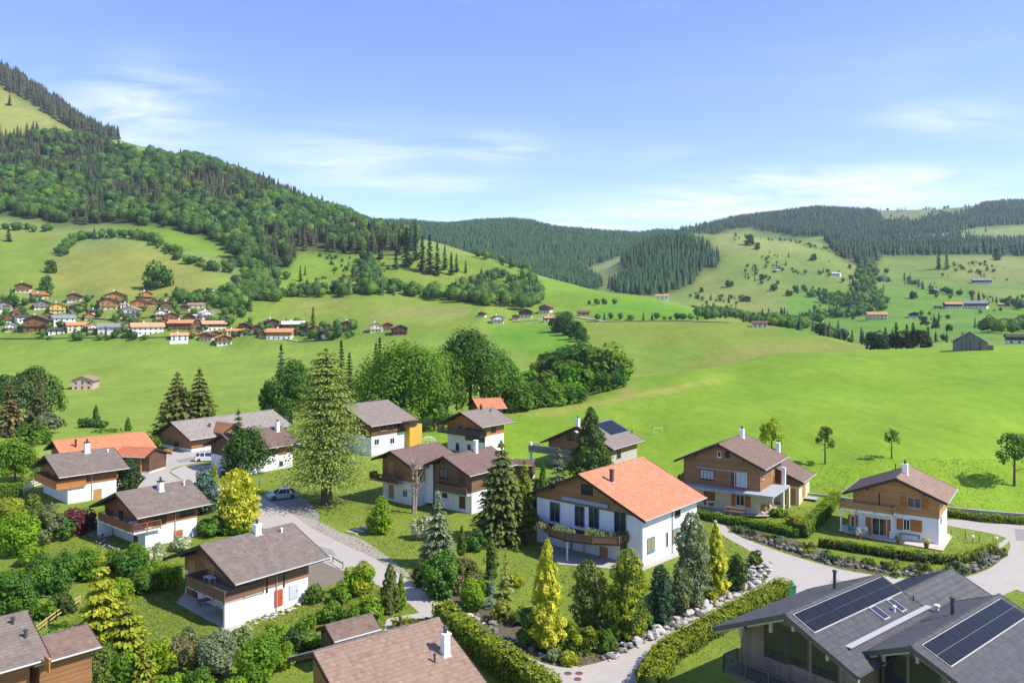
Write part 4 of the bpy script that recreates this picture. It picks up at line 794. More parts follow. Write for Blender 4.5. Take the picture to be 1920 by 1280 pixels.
# valley flashing between the two gables
pa, pb = hxy(O1, 1585, 1222, 5.75), hxy(O1, 1740, 1137, 5.75)
zz = O1.Hr - 4.2 * O1.p + .13
va, vb_ = face_uv(O1, 'r', 1590, 1217), face_uv(O1, 'r', 1742, 1139)
MB().bar(va + Vector((0, 0, .14)), vb_ + Vector((0, 0, .14)), .42, .05).build('valley_flashing', PALETRIM, O1.roof)
GREENGL = flat('tinted_glass', (0.018, 0.024, 0.03), .08, Specular_IOR_Level=.5)
for u, v, w_, h_ in ((1456, 1202, 1.9, 2.6), (1495, 1215, 1.7, 2.4), (1548, 1236, 1.9, 2.4)): O1.window('G', u, v, w_, h_, flat('anthracite', (0, 0, 0)), GREENGL, bars=0, sill=False, name='balcony_door')
for u, v, w_, h_ in ((1679, 1258, 1.5, 2.4), (1735, 1272, 1.9, 2.2)): O2.window('G', u, v, w_, h_, flat('anthracite', (0, 0, 0)), GREENGL, bars=0, sill=False, name='balcony_door')
O1.balcony([(O1.x0 - .3, O1.y0 - 1.7), (O1.x1 + .2, O1.y0 - 1.7), (O1.x1 + .2, O1.y0 - .06), (O1.x0 - .3, O1.y0 - .06)], 2.7, mat=flat('anthracite', (0, 0, 0)), slab=flat('anthracite', (0, 0, 0)), inner=[(0, 1), (3, 0)], boards='bars', slab_t=.25)
for H, xs in ((O1, (-3.9, -1.5, .2, 2.6)), (O2, (-2.0, 0.1, 2.0))):
    for x in xs: MB().b2(x - .1, x + .1, H.y0 - 1.25, H.y0 - 1.05, H.Hr - abs(x) * H.p - 1.1, H.Hr - abs(x) * H.p - .2).build('eave_bracket', flat('pale_larch', (.38, .34, .29), .7), H.root)
for s, w_ in ((1, O1.W), (-1, O1.WL)):
    q = lambda y, dz: [(0, y, O1.Hr - .28), (s * w_, y, O1.Hr - w_ * O1.p - .28), (s * w_, y, O1.Hr - w_ * O1.p - .42), (0, y, O1.Hr - .42)]
    MB().hull(q(.15, 0), q(.3, 0)).build('fascia', flat('pale_larch', (0, 0, 0)), O1.roof)
for s, w_ in ((1, O2.W), (-1, O2.WL)):
    q = lambda y, dz: [(0, y, O2.Hr - .28), (s * w_, y, O2.Hr - w_ * O2.p - .28), (s * w_, y, O2.Hr - w_ * O2.p - .42), (0, y, O2.Hr - .42)]
    MB().hull(q(.15, 0), q(.3, 0)).build('fascia', flat('pale_larch', (0, 0, 0)), O2.roof)
# rear wings of the grey house
def wing(label, F, th, L, W, WL, Hr, h):
    H = modern(label, F, th, L, W, WL, Hr, h, og=.8); H.tiles((.5, .55)); return H
O3 = wing('rear wing of the grey modern chalet with a plain slate roof', (28.6, 59.2), 51.2, 9.2, 5.0, 3.4, 6.9, 2.3)

# ------------------------------------------------------------------ vegetation
def unit(a): return a / np.maximum(np.linalg.norm(a, axis=-1, keepdims=True), 1e-9)
def rdir(n): return unit(rng.normal(size=(n, 3)))
def cards(P, N, T, wd, ln, fold=0.12):
    """leaf sprays: one folded diamond for each point"""
    N = unit(N); T = unit(T - (T * N).sum(-1, keepdims=True) * N); Bv = np.cross(N, T)
    wd = np.broadcast_to(wd, len(P))[:, None]; ln = np.broadcast_to(ln, len(P))[:, None]
    V = np.stack([P - T * ln * .5, P + Bv * wd * .5 + N * ln * fold, P + T * ln * .5, P - Bv * wd * .5 + N * ln * fold], 1).reshape(-1, 3)
    return V, np.arange(len(P) * 4).reshape(-1, 4)
def colours(n, c, amt=0.22, c2=None, mix=None):
    c = np.array(c, float)[None].repeat(n, 0)
    if c2 is not None: c = c * (1 - mix[:, None]) + np.array(c2)[None] * mix[:, None]
    k = np.clip(rng.normal(1, amt, (n, 1)), .45, 1.7); hue = rng.normal(0, .06, (n, 1)) * np.array([[1.0, 0.1, -.4]])
    return np.clip(c * k * (1 + hue), .002, .9)
def g_leafy(w_, h_, card, n, c, c2=None, z0=0.0, clumps=None, flat_=1.0, low=False):
    """broadleaf crown: lumps of leaves on a lumpy body; low = foliage down to the ground"""
    k = clumps or int(np.clip(w_ * h_ * 1.1, 12, 64)); hc = (h_ - z0)
    d = rdir(k); d[:, 2] = np.where(d[:, 2] < (-.35 if low else -.7), -d[:, 2], d[:, 2]); rad = rng.uniform(.5, .80, k); rad[: k // 5] = rng.uniform(0, .4, k // 5)
    rb = rng.uniform(.20, .36, k) * min(w_, hc * 1.2) * .5 * (1.45 if k < 20 else 1.15)
    C0 = d * rad[:, None] * np.array([w_ / 2, w_ / 2, hc * (.62 if low else .5)])
    idx = rng.choice(k, n, p=rb ** 2 / (rb ** 2).sum()); q = rdir(n); flip = (q * d[idx]).sum(-1) < -.3; q[flip] *= -1
    P = C0[idx] + q * (rb[idx] * rng.uniform(.70, 1.08, n))[:, None] * np.array([1, 1, flat_]); P[:, 2] += z0 + hc * (.34 if low else .5)
    P[:, 2] = np.where(P[:, 2] < z0 * .8 + .03, z0 * .8 + .03 + rng.uniform(0, .25, n) * hc * .3, P[:, 2])
    N = q * .8 + rdir(n) * .5 + np.array([0, 0, .4]); T = rdir(n) + np.array([0, 0, -.25]); s = card * rng.uniform(.7, 1.35, n)
    V, F = cards(P, N, T, s * .8, s); mix = None
    if c2 is not None: mix = np.clip(rng.uniform(0, 1, k)[idx] * .8 + rng.uniform(-.3, .4, n), 0, 1)
    lum = np.clip(rng.normal(1, .12, k), .75, 1.3)[idx]
    return V, F, np.repeat(colours(n, c, .17, c2, mix) * lum[:, None], 4, 0)
def g_spruce(w_, h_, card, n, c, c2=None, z0=0.05, tiers=None, droop=.28, power=.9):
    nb = max(40, n // 9); t = np.sort(rng.uniform(z0, .985, nb) ** 1.0); tiers = tiers or max(7, int(h_ / .9)); tq = (np.floor(t * tiers) + .5) / tiers; t = t * .45 + tq * .55
    a = rng.uniform(0, 2 * np.pi, nb); Lb = w_ / 2 * (1 - t) ** power * rng.uniform(.52, 1.15, nb) + .02 * w_; P = []; N = []; T = []; S = []; mx = []
    D = np.stack([np.cos(a), np.sin(a), np.zeros(nb)], 1); side = np.stack([-np.sin(a), np.cos(a), np.zeros(nb)], 1)
    for s in np.linspace(.22, 1.0, 9):
        off = rng.normal(0, .16, nb) * Lb * (1.1 - s * .6); p = D * (Lb * s)[:, None] + side * off[:, None]
        p[:, 2] = h_ * t - droop * Lb * s ** 1.7 + rng.normal(0, .04, nb) * Lb + .10 * Lb * (s > .85); P.append(p)
        N.append(np.array([0, 0, 1.0]) + D * .45 + rng.normal(0, .35, (nb, 3))); T.append(D + side * (off / np.maximum(Lb, .01))[:, None] * 1.5 + np.array([0, 0, -.35])); S.append(np.clip(Lb * .42, card * .7, card * 1.9) * rng.uniform(.75, 1.2, nb)); mx.append(np.full(nb, s))
    m = 6; P.append(np.stack([np.zeros(m), np.zeros(m), np.linspace(.93, 1.0, m) * h_], 1)); N.append(rdir(m)); T.append(np.repeat([[0, 0, 1.0]], m, 0)); S.append(np.full(m, h_ * .06)); mx.append(np.ones(m))
    P = np.concatenate(P); N = np.concatenate(N); T = np.concatenate(T); S = np.concatenate(S); mx = np.concatenate(mx)
    P[:, 2] = np.maximum(P[:, 2], .05)
    V, F = cards(P, N, T, S * .62, S, .10)
    return V, F, np.repeat(colours(len(P), c, .2, c2, np.clip((mx - .55) / .45, 0, 1) if c2 is not None else None), 4, 0)
def g_cone(w_, h_, card, n, c, c2=None, prof='cone', sprays=None, z0=0.0):
    """dense scale-leaved conifer: upright sprays over a lumpy cone"""
    t = rng.uniform(0, 1, n * 2)
    def Rr(t):
        if prof == 'cone': return np.minimum(1, (t + .14) / .26) ** .6 * (1 - t) ** .72
        if prof == 'egg': return np.minimum(1, (t + .2) / .45) ** .6 * np.maximum(1 - ((t - .3) / .72).clip(0, 1) ** 2.2, 0) ** .6
        if prof == 'column': return np.minimum(1, (t + .35) / .45) * np.maximum(1 - ((t - .55) / .46).clip(0, 1) ** 2, 0) ** .55
    keep = rng.uniform(0, 1, n * 2) < (Rr(t) + .06); t = t[keep][:n]; n = len(t); a = rng.uniform(0, 2 * np.pi, n)
    k = sprays or int(np.clip(n / 40, 16, 80)); sa = rng.uniform(0, 2 * np.pi, k); st = rng.uniform(0, 1, k)
    da = (a[:, None] - sa[None] + np.pi) % (2 * np.pi) - np.pi; dd = (da * 1.5) ** 2 + ((t[:, None] - st[None]) * (5.0 + .35 * h_)) ** 2; near_ = dd.min(1); lump = np.exp(-near_ * 5.0)
    r = w_ / 2 * Rr(t) * (.60 + .46 * lump + rng.normal(0, .06, n)) + .015 * w_
    out = np.stack([np.cos(a), np.sin(a), np.zeros(n)], 1); P = out * r[:, None]; P[:, 2] = z0 + (h_ - z0) * (t * .97 + .03) + lump * h_ * .015
    N = out * .8 + np.array([0, 0, .35]) + rng.normal(0, .42, (n, 3)); T = np.array([0, 0, 1.0]) + out * .55 + rng.normal(0, .3, (n, 3)); s = card * rng.uniform(.7, 1.35, n)
    V, F = cards(P, N, T, s * .62, s * 1.15, .14)
    return V, F, np.repeat(colours(n, c, .2, c2, np.clip(lump * 1.25 - .1, 0, 1) if c2 is not None else None), 4, 0)
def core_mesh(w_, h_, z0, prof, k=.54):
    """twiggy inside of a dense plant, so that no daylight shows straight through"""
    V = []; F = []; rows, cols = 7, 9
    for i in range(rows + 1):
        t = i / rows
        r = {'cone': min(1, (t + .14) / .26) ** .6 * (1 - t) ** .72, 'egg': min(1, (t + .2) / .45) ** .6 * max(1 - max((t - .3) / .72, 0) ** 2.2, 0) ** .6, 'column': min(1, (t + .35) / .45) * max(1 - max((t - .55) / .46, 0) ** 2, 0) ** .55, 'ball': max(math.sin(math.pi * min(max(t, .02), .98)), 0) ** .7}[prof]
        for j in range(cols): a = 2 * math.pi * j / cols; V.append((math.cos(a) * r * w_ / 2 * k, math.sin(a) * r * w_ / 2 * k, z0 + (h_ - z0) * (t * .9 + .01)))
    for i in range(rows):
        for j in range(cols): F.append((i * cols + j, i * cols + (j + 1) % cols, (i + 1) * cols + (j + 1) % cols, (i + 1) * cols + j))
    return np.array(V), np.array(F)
def leaf_mesh(name, parts, mat):
    V = np.concatenate([p[0] for p in parts]); o = 0; Fs = []
    for p in parts: Fs.append(p[1] + o); o += len(p[0])
    return np_mesh(name, V, np.concatenate(Fs), mat, np.concatenate([p[2] for p in parts]))
COL = dict(bright=(.165, .300, .016), lime=(.235, .365, .016), mid=(.105, .205, .022), dark=(.058, .112, .024), deep=(.036, .075, .022), yellow=(.66, .63, .06), gold=(.40, .41, .035), ygreen=(.33, .375, .018), olive=(.165, .195, .042), blue=(.17, .26, .24),
           greyg=(.185, .230, .105), maroon=(.17, .045, .055), larchtip=(.28, .335, .065), larch=(.165, .245, .05), thuja=(.115, .185, .022), brownspruce=(.125, .130, .045), bluegreen=(.075, .165, .095), white=(.52, .55, .34), brown=(.24, .17, .08), emerald=(.075, .185, .030), sage=(.24, .30, .16))
def trunk(m, h_, r, lean=0.0, limbs=0, spread=1.0, z0=.35):
    pts = [(0, 0, -.25), (lean * .2, 0, h_ * .3), (lean * .6, .05, h_ * .65), (lean, 0, h_)]; m.tube(pts, [r * 1.25, r * .9, r * .6, r * .15], 7)
    for k in range(limbs):
        a = k * 2.4 + random.random(); z = h_ * (z0 + (.9 - z0) * k / max(1, limbs)); ln = spread * (1.15 - z / h_) * random.uniform(.7, 1.1)
        m.tube([(0, 0, z), (math.cos(a) * ln * .5, math.sin(a) * ln * .5, z + ln * .28), (math.cos(a) * ln, math.sin(a) * ln, z + ln * .5)], [r * .42, r * .28, r * .08], 5)
    return m
TREE_KINDS = ('tree', 'spruce', 'larch', 'fruit')
def plant(kind, u, vb, vt, wpx, c, label, c2=None, cat=None, group=None, d=None, card=None, dens=1.0, z=None):
    """kind, column, row of the foot, row of the tip, width in pixels"""
    p = gp(u, vb) if d is None else Vector(((u - CU) * d / FPX, d, float(tz(u, d))))
    ppm = FPX / p.y; h_ = max((vb - vt) / ppm if d is None else (HV - vt) / ppm - p.z, .6); w_ = wpx / ppm; cc = COL[c]; cc2 = COL[c2] if c2 else None
    cd = card or max(.16, min(.62, 4.6 / ppm)); area = math.pi * w_ * h_ * .9
    n = int(np.clip(area / (cd * cd) * 2.6 * dens, 160, 9000)); mat = NEEDLE if kind in ('spruce', 'larch', 'cone', 'column', 'egg') else FOL
    nm = {'spruce': 'spruce_tree', 'larch': 'larch_tree', 'cone': 'cypress_tree', 'column': 'columnar_cypress', 'egg': 'thuja_tree', 'tree': 'leafy_tree', 'fruit': 'fruit_tree', 'bush': 'shrub', 'ball': 'shrub'}[kind]; cat = cat or ('shrub' if kind in ('bush', 'ball') else 'tree')
    if kind in ('bush', 'ball'):
        parts = [g_leafy(w_, h_, cd, int(n * 1.15), cc, cc2, low=True)] if kind == 'bush' else [g_cone(w_, h_, cd, n, cc, cc2, 'egg')]
        
        ni = n // 3; qi = rdir(ni) * (rng.uniform(.1, .72, ni) ** .6)[:, None] * np.array([w_ / 2, w_ / 2, h_ * .55]); qi[:, 2] = np.abs(qi[:, 2] + h_ * .35); V_, F_ = cards(qi, rdir(ni), rdir(ni), cd * 1.6, cd * 1.8); parts.append((V_, F_, np.repeat(colours(ni, cc, .15), 4, 0)))
        o = link(bpy.data.objects.new(nm, leaf_mesh(nm, parts, mat))); o.location = p; o.rotation_euler.z = random.uniform(0, 6.28)
        return tag(o, label, cat, group)
    root = tag(empty(nm, p, random.uniform(0, 6.28)), label, cat, group)
    if kind == 'spruce': parts = [g_spruce(w_, h_, cd * 1.25, int(n * 1.15), cc, cc2)]
    elif kind == 'larch': parts = [g_spruce(w_, h_, cd * .62, int(n * 2.3), cc, cc2, z0=.15, droop=.14, power=.58, tiers=20)]
    elif kind in ('cone', 'egg', 'column'):
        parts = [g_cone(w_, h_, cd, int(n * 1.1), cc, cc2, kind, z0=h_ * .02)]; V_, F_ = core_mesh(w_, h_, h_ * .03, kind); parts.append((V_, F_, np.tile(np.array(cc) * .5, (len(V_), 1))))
    else:
        z0 = h_ * (.04 if kind == 'tree' else .30); parts = [g_leafy(w_, h_, cd, n if kind == 'tree' else int(n * .55), cc, cc2, z0, low=kind == 'tree')]
        if kind == 'tree': parts.append(g_leafy(w_ * .75, h_ * .93, cd * 1.4, n // 3, tuple(x * .8 for x in cc), None, z0 + .1))
    link(bpy.data.objects.new('crown', leaf_mesh('crown', parts, mat)), root)
    r = max(.05, min(.45, h_ * .022)) * (1.6 if kind == 'larch' else 1.0)
    trunk(MB(), h_ * (.93 if kind in ('spruce', 'larch') else .75), r, 0, 6 if kind in ('tree', 'fruit') else 0, w_ * .4).build('trunk', BARK, root)
    return root
# ---- big trees round the hamlet
plant('larch', 612, 946, 655, 205, 'larch', 'tall pale green larch with bare lower trunk on the lawn beside the silver car', 'larchtip', dens=.95, cat='tree')
plant('spruce', 333, 828, 697, 108, 'brownspruce', 'left one of the two brownish spruces behind the long low building', 'olive', d=168)
plant('spruce', 374, 826, 690, 96, 'brownspruce', 'right one of the two brownish spruces behind the long low building', 'olive', d=171)
plant('spruce', 447, 886, 768, 62, 'dark', 'slim dark spruce with a pointed tip rising beside the round dark tree', 'mid')
plant('tree', 463, 890, 792, 92, 'dark', 'round dark green tree between the white car and the white plum-roofed chalet', 'mid')
plant('spruce', 940, 1014, 826, 128, 'dark', 'large dark spruce with drooping boughs left of the white villa', 'olive', dens=1.25)
plant('cone', 984, 1008, 862, 46, 'thuja', 'yellow-green thuja squeezed behind the large dark spruce', 'ygreen')
plant('cone', 1006, 995, 900, 40, 'deep', 'dark thuja in the shade at the left corner of the white villa')
plant('cone', 1108, 908, 764, 94, 'dark', 'broad pointed conifer rising behind the orange roof', 'thuja', dens=1.2)
plant('spruce', 1046, 912, 836, 44, 'greyg', 'thin grey-green conifer in front of the chalet with roof panels', 'sage')
plant('cone', 1018, 925, 870, 26, 'mid', 'small green conifer behind the left eave of the white villa')
plant('tree', 760, 800, 628, 190, 'bright', 'huge bright green leafy tree behind the dark chalet with the yellow bay', 'mid', d=182, dens=1.7)
plant('tree', 882, 785, 603, 165, 'mid', 'huge darker leafy tree rising above the black-balcony chalet', 'emerald', d=200, dens=1.8)
plant('tree', 940, 785, 655, 90, 'mid', 'leafy tree at the right end of the big clump, next to the meadow', 'bright', d=205)
plant('tree', 815, 795, 690, 80, 'mid', 'lower leafy tree in the gap between the two huge ones', None, d=186)
plant('tree', 700, 800, 668, 70, 'mid', 'leafy tree at the left edge of the big leafy clump', 'bright', d=196)
plant('tree', 545, 800, 660, 86, 'emerald', 'leafy tree just left of the larch top', 'mid', d=205)
plant('spruce', 527, 790, 645, 46, 'bluegreen', 'bluish spruce with a thin tip left of the larch', None, d=215)
plant('tree', 505, 790, 700, 40, 'mid', 'small leafy tree over the ridge of the long low building', None, d=210)
for i, (u, vt) in enumerate(((640, 640), (655, 660), (705, 645), (712, 632))):
    plant('spruce', u, 770, vt, 40, 'dark', ('thin dark spruce just right of the larch top', 'second thin dark spruce right of the larch top', 'thin dark spruce behind the bright leafy tree, the shorter of two', 'thin dark spruce behind the bright leafy tree, the taller of two')[i], d=232 + i * 6, dens=1.6)
plant('tree', 838, 790, 640, 92, 'mid', 'leafy tree filling the saddle between the two huge crowns', 'bright', d=193, dens=1.3)
plant('tree', 962, 782, 700, 62, 'bright', 'low rounded tree at the meadow end of the big leafy clump', 'mid', d=207)
plant('tree', 735, 800, 700, 70, 'mid', 'lower leafy tree in front of the brightest crown', 'emerald', d=178)
# left edge
plant('tree', 62, 820, 676, 92, 'mid', 'rounded grey-green tree at the top of the left-edge grove', 'greyg', d=225)
plant('tree', 90, 810, 690, 60, 'bright', 'green tree on the meadow side of the left-edge grove', 'mid', d=228)
plant('spruce', 18, 850, 712, 62, 'brownspruce', 'brownish spruce standing in the left-edge grove', 'brown', d=178)
plant('spruce', 72, 830, 706, 54, 'brownspruce', 'second brownish spruce in the left-edge grove, behind the first', None, d=212)
plant('tree', 15, 830, 690, 70, 'emerald', 'dark tree at the very left edge of the grove', 'mid', d=232)
plant('tree', 28, 905, 815, 84, 'bright', 'bright green tree behind the clipped hedge on the far left', 'mid')
plant('tree', 90, 840, 772, 60, 'greyg', 'grey-green bushy tree behind the pale orange roof', 'sage', d=185)
plant('tree', 60, 865, 790, 70, 'mid', 'green tree beside the gable of the pale orange roof', 'bright', d=165)
plant('cone', 180, 815, 760, 22, 'emerald', 'little dark conifer standing on the valley meadow', None, d=205)
plant('bush', 162, 815, 782, 30, 'emerald', 'dark bush left of the little conifer on the valley meadow', None, d=203)
plant('bush', 190, 816, 786, 26, 'mid', 'dark bush right of the little conifer on the valley meadow', None, d=203)
plant('cone', 240, 808, 782, 16, 'mid', 'tiny conifer above the pale orange roof', None, d=195)
plant('bush', 200, 824, 805, 70, 'bright', 'low green bushes above the ridge of the pale orange roof', None, d=190)
plant('tree', 292, 845, 818, 26, 'bright', 'small green tree at the corner of the long low building', 'mid', d=160)
plant('egg', 243, 922, 860, 52, 'dark', 'dark clipped conifer at the right end of the orange-balcony chalet', 'deep', dens=1.2)
plant('ball', 384, 962, 878, 56, 'bluegreen', 'bluish round conifer right of the railed-balcony chalet', 'blue', cat='tree')
plant('ball', 445, 996, 880, 82, 'ygreen', 'big round yellow-green thuja beside the lane', 'yellow', dens=1.2, cat='tree')
plant('cone', 402, 912, 868, 22, 'ygreen', 'small yellow-green cone beside the dark round tree', 'bright')
plant('cone', 465, 975, 905, 26, 'bright', 'green shoot on the lane side of the big yellow-green thuja')
plant('bush', 400, 1002, 965, 70, 'emerald', 'dark green bush behind the ridge of the red-door chalet', 'bright')
plant('bush', 432, 1000, 962, 60, 'bright', 'bright green bush below the big yellow-green thuja')
plant('bush', 145, 1000, 948, 62, 'maroon', 'maroon leaved shrub left of the railed-balcony chalet')
plant('bush', 170, 992, 960, 30, 'deep', 'dark shrub between the maroon one and the railed-balcony chalet')
plant('bush', 35, 1040, 955, 84, 'lime', 'large lime green round bush at the left edge', 'bright')
plant('tree', 92, 1020, 935, 52, 'greyg', 'grey-green bush tree below the orange-balcony chalet', 'olive')
plant('bush', 118, 1012, 965, 44, 'mid', 'green bush left of the maroon shrub', 'emerald')
plant('bush', 15, 975, 935, 56, 'ygreen', 'pale yellow-green bush below the clipped hedge on the left', 'olive')
plant('bush', 65, 985, 945, 40, 'olive', 'olive bush beside the terrace of the orange-balcony chalet', 'mid')
plant('bush', 60, 1060, 1020, 60, 'lime', 'lime bush just below the large lime one at the left edge', 'bright')
plant('bush', 98, 1110, 1030, 96, 'emerald', 'big dark green bush in the left garden', 'bright')
plant('bush', 160, 1085, 1028, 76, 'bright', 'bright bush behind the yellow conifer', 'mid')
plant('bush', 18, 1160, 1045, 88, 'mid', 'tall dark green bush at the left edge above the brown timber chalet', 'emerald')
plant('bush', 210, 1070, 1030, 48, 'mid', 'bush under the terrace of the railed-balcony chalet', 'bright')
plant('bush', 245, 1078, 1028, 56, 'emerald', 'dark bush in front of the railed-balcony chalet wall', 'mid')
plant('bush', 292, 1052, 1020, 52, 'white', 'whitish flowering bush in front of the railed-balcony chalet', 'sage')
plant('bush', 340, 1030, 1003, 48, 'white', 'second whitish bush, right below the railed-balcony chalet', 'sage')
plant('bush', 270, 1110, 1060, 64, 'mid', 'mid-green bush left of the red-door chalet roof', 'bright')
plant('bush', 315, 1100, 1055, 60, 'lime', 'lime bush under the left eave of the red-door chalet', 'bright')
plant('bush', 118, 1150, 1105, 46, 'dark', 'dark bush beside the yellow wooden fence', 'olive')
plant('spruce', 190, 1190, 1034, 88, 'ygreen', 'golden yellow spruce in the left garden', 'gold', dens=1.3)
plant('spruce', 238, 1240, 1108, 96, 'olive', 'olive green spruce just in front of the golden one', 'ygreen', dens=1.2)
plant('spruce', 272, 1290, 1186, 54, 'olive', 'small golden conifer at the bottom left', 'ygreen')
plant('column', 180, 1300, 1202, 66, 'olive', 'clipped brownish column of thuja at the bottom left', 'thuja', dens=1.4)
plant('bush', 228, 1290, 1215, 60, 'mid', 'green bush between the clipped column and the small golden conifer', 'bright')
plant('bush', 300, 1262, 1190, 50, 'lime', 'lime bush right of the small golden conifer', 'ygreen')
plant('bush', 315, 1300, 1262, 70, 'bright', 'bright bush at the bottom edge under the lime one', 'lime')
plant('bush', 335, 1235, 1188, 44, 'greyg', 'grey-green twiggy shrub in the rough grass', 'brown')
plant('bush', 360, 1265, 1200, 56, 'olive', 'brown-green shrub in the rough grass', 'brown')
plant('bush', 410, 1262, 1158, 80, 'sage', 'tall sage green willow-like bush below the red-door chalet', 'greyg')
plant('bush', 478, 1285, 1178, 84, 'bright', 'bright green leafy bush below the red-door chalet', 'mid')
plant('bush', 530, 1255, 1200, 44, 'lime', 'lime bush left of the tan-roofed chalet gable', 'bright')
plant('bush', 555, 1230, 1178, 64, 'dark', 'dark shrub left of the small shed', 'mid')
plant('bush', 590, 1225, 1182, 40, 'mid', 'green shrub against the small shed', 'bright')
plant('bush', 118, 1215, 1160, 44, 'bright', 'bright bush along the yellow wooden fence', 'mid')
plant('bush', 150, 1225, 1178, 44, 'dark', 'dark bush behind the porch of the brown timber chalet')
# middle: verge of the lane
plant('bush', 672, 1112, 1046, 62, 'lime', 'yellow-green bush beside the lane', 'gold')
plant('cone', 732, 1148, 1056, 50, 'olive', 'olive green cone of thuja beside the lane', 'thuja', dens=1.3)
plant('cone', 752, 1140, 1075, 28, 'bright', 'bright green slender shrub on the lane side of the olive cone', 'lime')
plant('bush', 696, 1155, 1115, 62, 'bright', 'rounded bright green shrub in front of the olive cone', 'lime')
plant('bush', 660, 1165, 1138, 40, 'mid', 'low green shrub above the small shed', 'bright')
plant('bush', 716, 1000, 926, 50, 'lime', 'round light green bush on the lawn by the steps', 'bright')
plant('bush', 790, 1010, 960, 40, 'white', 'pale feathery shrub left of the grey-green spruce', 'sage')
plant('spruce', 822, 1062, 922, 80, 'greyg', 'grey-green spruce on the slope above the lane', 'sage', dens=1.25)
plant('bush', 824, 1120, 1020, 76, 'emerald', 'tall green bush in front of the grey-green spruce', 'bright')
plant('bush', 790, 1098, 1050, 40, 'dark', 'dark shrub at the lane edge left of the tall green bush', 'olive')
plant('cone', 866, 1040, 985, 24, 'thuja', 'narrow green cone right of the grey-green spruce', 'bright')
plant('bush', 888, 1030, 995, 44, 'emerald', 'dark green shrub beneath the large dark spruce', 'mid')
plant('column', 921, 1085, 1012, 26, 'thuja', 'narrow dark green column on the villa lawn edge', 'dark')
plant('bush', 878, 1102, 1040, 62, 'olive', 'brownish shrub behind the lime one', 'brown')
plant('bush', 856, 1110, 1075, 44, 'greyg', 'grey shrub at the lane edge below the brownish one', 'brown')
plant('bush', 886, 1142, 1078, 56, 'lime', 'round lime green shrub in the boulder bed', 'bright')
plant('spruce', 922, 1140, 1068, 26, 'blue', 'small blue spruce in the boulder bed', 'blue', dens=1.3)
plant('spruce', 948, 1120, 1035, 36, 'gold', 'loose yellow shrubby conifer right of the blue spruce', 'sage')
plant('bush', 942, 1162, 1125, 44, 'olive', 'straggly olive shrub in the boulder bed', 'gold')
plant('bush', 976, 1170, 1140, 40, 'mid', 'green shrub among the boulders left of the golden cypress', 'olive')
plant('cone', 1026, 1218, 1012, 80, 'ygreen', 'tall golden cypress in front of the villa patio', 'yellow', dens=1.35)
plant('bush', 1002, 1212, 1130, 60, 'emerald', 'dark green bush at the foot of the tall golden cypress', 'mid')
plant('egg', 1104, 1185, 1050, 70, 'thuja', 'dark juniper right of the tall golden cypress', 'olive', dens=1.2)
plant('egg', 1178, 1196, 1032, 78, 'thuja', 'multi-stemmed thuja with pale bare stems in front of the villa', 'ygreen', dens=1.3)
plant('egg', 1240, 1172, 1060, 46, 'deep', 'narrow very dark thuja right of the multi-stemmed one', 'bluegreen', dens=1.2)
plant('egg', 1298, 1138, 962, 66, 'greyg', 'tall grey-green juniper at the right corner of the villa', 'sage', dens=1.2)
plant('egg', 1276, 1150, 1065, 44, 'greyg', 'lower grey-green juniper beside the narrow dark thuja', 'olive')
plant('cone', 1342, 1118, 978, 52, 'ygreen', 'golden cypress by the lane right of the villa', 'yellow', dens=1.3)
plant('egg', 1382, 1108, 1040, 44, 'dark', 'dark green rounded juniper at the end of the boulder bed', 'thuja')
plant('bush', 1418, 1062, 1030, 28, 'thuja', 'tiny clipped pine by the white stones', 'olive')
plant('bush', 1080, 1218, 1168, 100, 'thuja', 'spreading green juniper at the tip of the garden', 'ygreen')
plant('bush', 1130, 1215, 1178, 66, 'mid', 'low spreading shrub beside the boulders', 'thuja')
plant('bush', 1070, 1244, 1220, 44, 'gold', 'low yellow shrub at the road corner', 'ygreen')
plant('bush', 1040, 1236, 1214, 40, 'sage', 'low grey shrub left of the yellow one at the road corner', 'greyg')
plant('bush', 1335, 1128, 1108, 22, 'gold', 'small yellow tuft below the golden cypress by the lane', 'ygreen')
